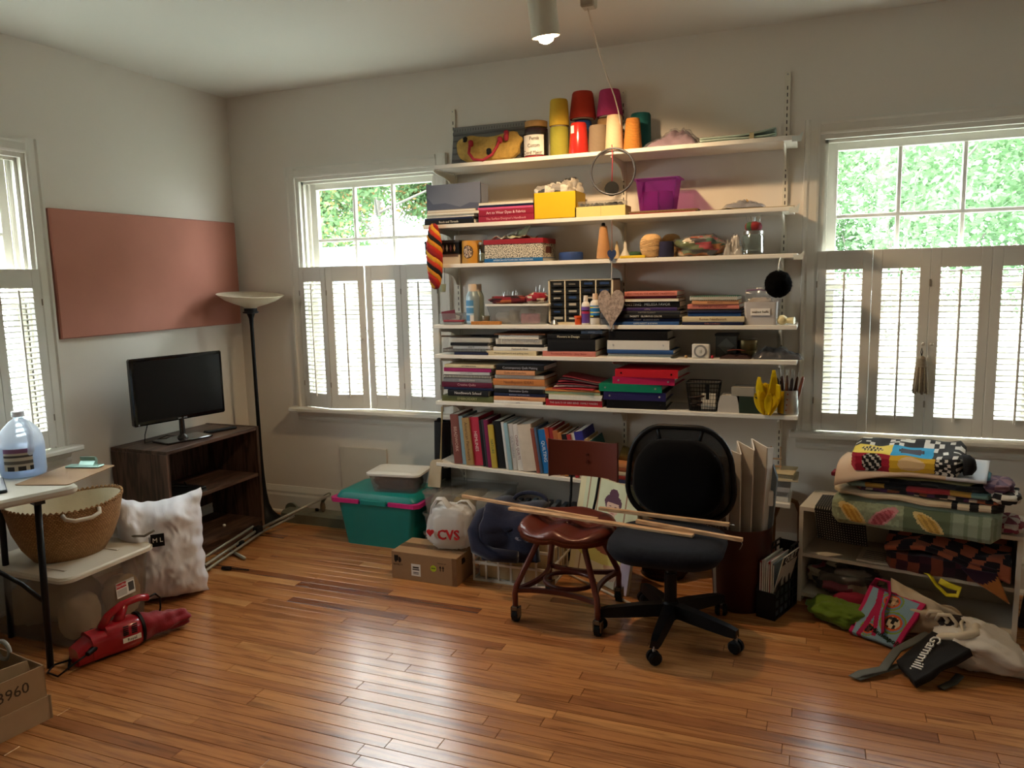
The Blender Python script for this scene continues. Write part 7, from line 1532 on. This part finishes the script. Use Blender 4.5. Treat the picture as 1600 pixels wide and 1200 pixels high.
text('city_print', 'Minneapolis', .030, mat('#17301a', .9), t, mw(t).inverted() @ Matrix.Translation(pt) @ Mt @ Matrix.Rotation(R(-14), 4, 'Z'), ext=.002)
t = T('ivory_tote', 'ivory canvas tote with rope handles slumped against the bookcase', 'tote bag', (4.03, -.63, 0))
p = [onZ(1392, 985, .03), onZ(1500, 1000, .03), onZ(1392, 903, .20), onZ(1502, 962, .13)]
part('canvas', B().sheet(quad(p[0], p[1], p[2], p[3], .05, .03, 5), 30, 30, .05), mat('#b9a78e', .95, nz=.08), t, True, True)
for k in range(2):
    c0 = onZ(1462+k*14, 965+k*5, .15); part('rope_handle', B().tube([c0+Vector((-.03, -.0, .0)), c0+Vector((-.025, -.03, .035)), c0+Vector((.01, -.045, .045)), c0+Vector((.035, -.05, .015)), c0+Vector((.02, -.06, -.03))], .008, 8), mat('#c2b49c', .9), t, True, True)
t = T('white_cloth_bag', 'large crumpled white cloth bag with a mint patch on the floor', 'bag', (4.235, -.85, 0))
def wb_fn(u, v):
    p = blob_fn((0, 0, 0), (.145, .13, .17), p=2.5, amp=.12, fr=2.2, seed=9, fine=.05)(u, v); k = max(0, p.x)/.145
    return Vector((p.x+.10*k*k*(p.z < .07), p.y-.03*k, p.z*(1-.35*k)))
part('cloth', B().sheet(wb_fn, 60, 36, 0, lambda u, v: rgb('#a7bdb6') if ell(u, v, .30, .72, .10, .12) < 1 else rgb('#cfc6ba')), CLOTHP, t, True)
part('dark_lining', blob((-.085, .04, .12), (.06, .045, .05), 24, 14, amp=.15, seed=3), mat('#2a2220', .9, nz=.4, scale=30), t, True)
part('rolled_hem', B().tube([(-.16, -.02, .09), (-.14, -.06, .125), (-.09, -.075, .14), (-.03, -.06, .155), (-.02, -.01, .165)], .016, 10), mat('#cfc0a8', .95), t, True)
part('drawstring', B().tube([(-.06, .03, .165), (-.075, -.02, .175), (-.07, -.05, .15), (-.10, -.07, .12)], .006, 6), mat('#c9bda4', .9), t, True)
# folded black tote with script lettering
kb = onZ(1428, 1080, .0); kl = onZ(1400, 1040, .03); kt = onZ(1456, 986, .12); kr = onZ(1516, 1014, .13)
t = Tq('black_tote', 'folded black tote with white script lettering lying on the floor', 'tote bag', kb)
part('bag', B().sheet(quad(kl+Vector((0, 0, .02)), kb+Vector((0, 0, .035)), kt, kr, .008, .005, 3), 24, 24, .03), mat('#0e0d0e', .8, nz=.1), t, True, True)
d_ = (onZ(1455, 1040, .08)-onZ(1497, 1008, .08)).normalized(); nn = ((kr-kl).cross(kt-kb)).normalized(); nn = nn if nn.z > 0 else -nn
d_ = (d_-nn*d_.dot(nn)).normalized(); up2 = nn.cross(d_); Mt = Matrix(((d_.x, up2.x, nn.x, 0), (d_.y, up2.y, nn.y, 0), (d_.z, up2.z, nn.z, 0), (0, 0, 0, 1)))
pc = (kl+kb+kt+kr)/4+nn*.026
text('script_lettering', 'Gammill.', .054, M_white, t, mw(t).inverted() @ Matrix.Translation(pc+up2*-.0+d_*.0) @ Mt @ Matrix(((1, .25, 0, 0), (0, 1, 0, 0), (0, 0, 1, 0), (0, 0, 0, 1))), ext=.003)
t = T('grey_strap', 'grey webbing strap curling across the floor from the black tote', 'strap', (3.86, -1.05, 0))
part('webbing', B().tube([onZ(1405, 1040, .02), onZ(1340, 1060, .01), onZ(1332, 1058, .012), onZ(1345, 1052, .022), onZ(1380, 1045, .03), onZ(1402, 1015, .05), onZ(1432, 1000, .075), onZ(1450, 990, .085)], .017, 8, flat=.22), mat('#63655f', .8), t, True, True)
part('lower_webbing', B().tube([onZ(1470, 1075, .008), onZ(1490, 1066, .012), onZ(1500, 1055, .02)], .016, 8, flat=.3), mat('#45463f', .8), t, True, True)
# dark case at the edge of the bookcase
t = T('dark_easel', 'dark brown wooden stand beside the bookcase end', 'stand', (4.56, -.38, 0))
part('panel', B().prism([(-.10, 0), (.10, 0), (.10, .36), (-.06, .36)], 'y', -.01, .01), mat('#2a1a16', .5), t); part('foot', B().box(-.11, .11, -.05, .05, 0, .012, .003), mat('#2a1a16', .5), t)

# ================================================================ things hanging in front of the shelves
YH = -.306
def hp(px, py): return onY(px, py, YH)
t = T('hoop_ornament', 'grey ring with a mirror disc hanging on a red string from the top shelf', 'ornament', hp(956, 232)); R0 = mw(t).inverted()
c = hp(957.5, 268); rr_ = 33*mpp(c)*1.06
part('ring', B().tube([R0 @ (c+Vector((rr_*math.cos(a), 0, rr_*math.sin(a)))) for a in [2*math.pi*k/48 for k in range(48)]], .0055, 8, closed=True), mat('#56565a', .35, .5), t, True)
part('red_string', B().tube([R0 @ hp(956, 226), R0 @ hp(957, 250), R0 @ hp(956, 287)], .0022, 6), mat('#b0283a', .7), t, True)
c = hp(956, 295); part('disc', B().cyl(R0 @ (c+Vector((0, -.004, 0))), R0 @ (c+Vector((0, .003, 0))), .036, n=32), mat('#6a6864', .12, .9), t, 40)
for p0, p1 in (((926, 292), (940, 284)), ((940, 302), (945, 293))): part('pin', B().cyl(R0 @ hp(*p0), R0 @ hp(*p1), .0016, n=6), M_steel, t)
def heart(cx, cz, w_, h_, n=36): return [(cx+w_/2*math.sin(a)**3, cz+h_*(13*math.cos(a)-5*math.cos(2*a)-2*math.cos(3*a)-math.cos(4*a))/29) for a in [2*math.pi*k/n for k in range(n)]][::-1]
t = T('blue_heart', 'small navy felt heart on a brown cord below the second shelf', 'ornament', hp(956, 398)); part('heart', B().prism(heart(0, 0, .045, .058), 'y', -.004, .004), mat('#1f2f55', .9), t)
part('cord', B().tube([(0, 0, .02), mw(t).inverted() @ hp(956, 346)], .0018, 6), mat('#8a5a40', .8), t)
t = T('bark_heart', 'white birch bark heart hanging on a string before the books', 'ornament', hp(955, 480)); h_ = 64*mpp(hp(955, 480))
part('heart', B().prism(heart(0, .004, 42*mpp(hp(955, 480)), h_*.98), 'y', -.006, .006), mat('#9a8a80', .9, nz=.95, scale=70, bump=.8, bscale=120), t); part('string', B().tube([(0, 0, h_*.25), mw(t).inverted() @ hp(956, 408)], .0014, 6), mat('#cfc8bb', .7), t)
# twisted skein
t = T('yarn_skein', 'twisted skein of red, orange and black yarn hanging at the shelf end', 'yarn skein', (1.636, -.318, 1.84)); zt, zb = 1.842, 1.505
cols = ['#b5281e', '#d08a24', '#1a1416', '#c23a22', '#d8a032', '#8a1a1c']
for k in range(6):
    pts = []
    for q in range(41):
        f = q/40; a = 2*math.pi*(f*2.1+k/6); r_ = .030*(math.sin(math.pi*min(1, max(0, f*1.0)))**.35); pts.append((r_*math.cos(a), r_*math.sin(a)*.8, (zb-zt)*f))
    part('strand', B().tube(pts, [.018*(.5+.5*math.sin(math.pi*min(.97, max(.06, q/40)))**.4) for q in range(41)], 8), mat(cols[k], .9, nz=.25, scale=70, bump=.5), t, True)
t = T('hanging_cup', 'small mint cup hanging on dark strings beside the skein', 'ornament', onY(692, 450, -.25)); part('cup', B().lathe([(.013, -.022), (.015, -.018), (.019, .022), (.0175, .022), (.012, -.018)], 18), mat('#8f9a84', .6), t, 40)
for dx in (-.012, .012): part('string', B().tube([(dx, 0, .02), (dx+.006, .0, .27)], .0012, 5), M_black, t)
# pompom
t = T('black_pompom', 'fluffy black pompom hanging from a white hook under the third shelf', 'pompom', onY(1216, 444, YH-.06)); rg = random.Random(11)
part('fluff', blob((0, 0, -.062), (.060, .060, .124), 40, 28, p=2, amp=.02, fine=.05, flat=False), mat('#060606', 1., nz=.2, spec=.05, bump=.8, bscale=300), t, True)
fz = B()
for k in range(900):
    d = Vector((rg.gauss(0, 1), rg.gauss(0, 1), rg.gauss(0, 1))).normalized(); q = d.orthogonal().normalized()*.0009; fz.add([d*.056+q, d*.056-q, d*(.066+rg.uniform(-.003, .004))], [(0, 1, 2)])
part('fibres', fz, mat('#060606', 1., nz=.2, spec=.05), t)['kind'] = 'stuff'
part('hook', B().tube([(0, 0, .055), (.0, 0, .085), (.004, .02, .115), (.004, .07, .12)], .003, 6), M_white, t, True)
# tassel on the shutters
t = T('drapery_tassel', 'taupe braided tassel hanging from the shutter knob', 'tassel', onY(1440, 560, -.055)); 
part('head', B().lathe([(.004, .012), (.010, .010), (.022, 0), (.025, -.022), (.0255, -.040)][::-1], 24), mat('#8a7d68', .9, nz=.2, scale=90, bump=.5), t, 40)
for k in range(18):
    a = 2*math.pi*k/18; part('cord', B().tube([(.021*math.cos(a), .018*math.sin(a), -.036), (.025*math.cos(a), .021*math.sin(a), -.09), (.030*math.cos(a), .024*math.sin(a), -.158-.006*(k % 3))], .0052, 7), mat(('#6e5f4c', '#9a8c74')[k % 2], .9, nz=.5, scale=140), t, True)
part('loop', B().tube([(0, 0, .01), (-.004, .004, .03), (.0, .012, .05), (.004, .006, .03), (0, 0, .01)], .002, 6), M_dark, t)

# ================================================================ ceiling spot and cord
t = T('ceiling_spotlight', 'white cylinder ceiling spotlight with a glowing warm bulb', 'spotlight', (2.50, -.955, 2.74)); ax = Vector((.06, .16, -1)).normalized()
top = Vector((0, 0, -.02)); cb_ = top+ax*.185; Rm = ax.to_track_quat('-Z', 'Y').to_matrix().to_4x4()
part('canister', B().lathe([(.030, .0), (.058, -.004), (.060, -.02), (.060, -.178), (.0565, -.178), (.0565, -.02), (.03, -.012)], 36, caps=False).xf(Matrix.Translation(top) @ Rm), mat('#cfcab8', .45, nz=.02), t, 40)
part('mount', B().cyl((0, 0, -.03), (0, 0, 0), .04, n=24), mat('#cfcab8', .45), t, 40)
m_, n_, p_ = nodes_mat('lit_bulb'); p_.inputs['Emission Color'].default_value = (1, .72, .42, 1); p_.inputs['Emission Strength'].default_value = 30; p_.inputs['Base Color'].default_value = (.9, .8, .6, 1)
part('bulb', B().lathe([(.014, -.10), (.02, -.12), (.034, -.155), (.036, -.175), (.028, -.196), (.01, -.204)], 24).xf(Matrix.Translation(top) @ Rm), m_, t, True)
l = bpy.data.lights.new('spotlight_lamp', 'SPOT'); l.energy = 28; l.color = (1, .68, .38); l.spot_size = R(128); l.spot_blend = .35; l.shadow_soft_size = .03
lo = bpy.data.objects.new('spotlight_lamp', l); link(lo, t, Matrix.Translation(top+ax*.225) @ Vector((.02, .35, -1)).to_track_quat('-Z', 'Y').to_matrix().to_4x4())
t = T('extension_cable', 'white cable swooping from the ceiling down to the yarn cones', 'cable', (2.67, -.83, 2.74))
pts = [(917, 4, -.86), (920, 20, -.80), (926, 45, -.70), (935, 78, -.58), (948, 118, -.46), (960, 150, -.36), (966, 172, -.275), (970, 195, -.222), (969, 205, -.215)]
part('wire', B().tube([onY(*q) for q in pts], .0035, 8), mat('#c9c2b4', .5), t, True, True); part('plug_box', B().box(-.03, .03, -.03, .03, -.075, 0, .006), mat('#b9b3a2', .5), t)
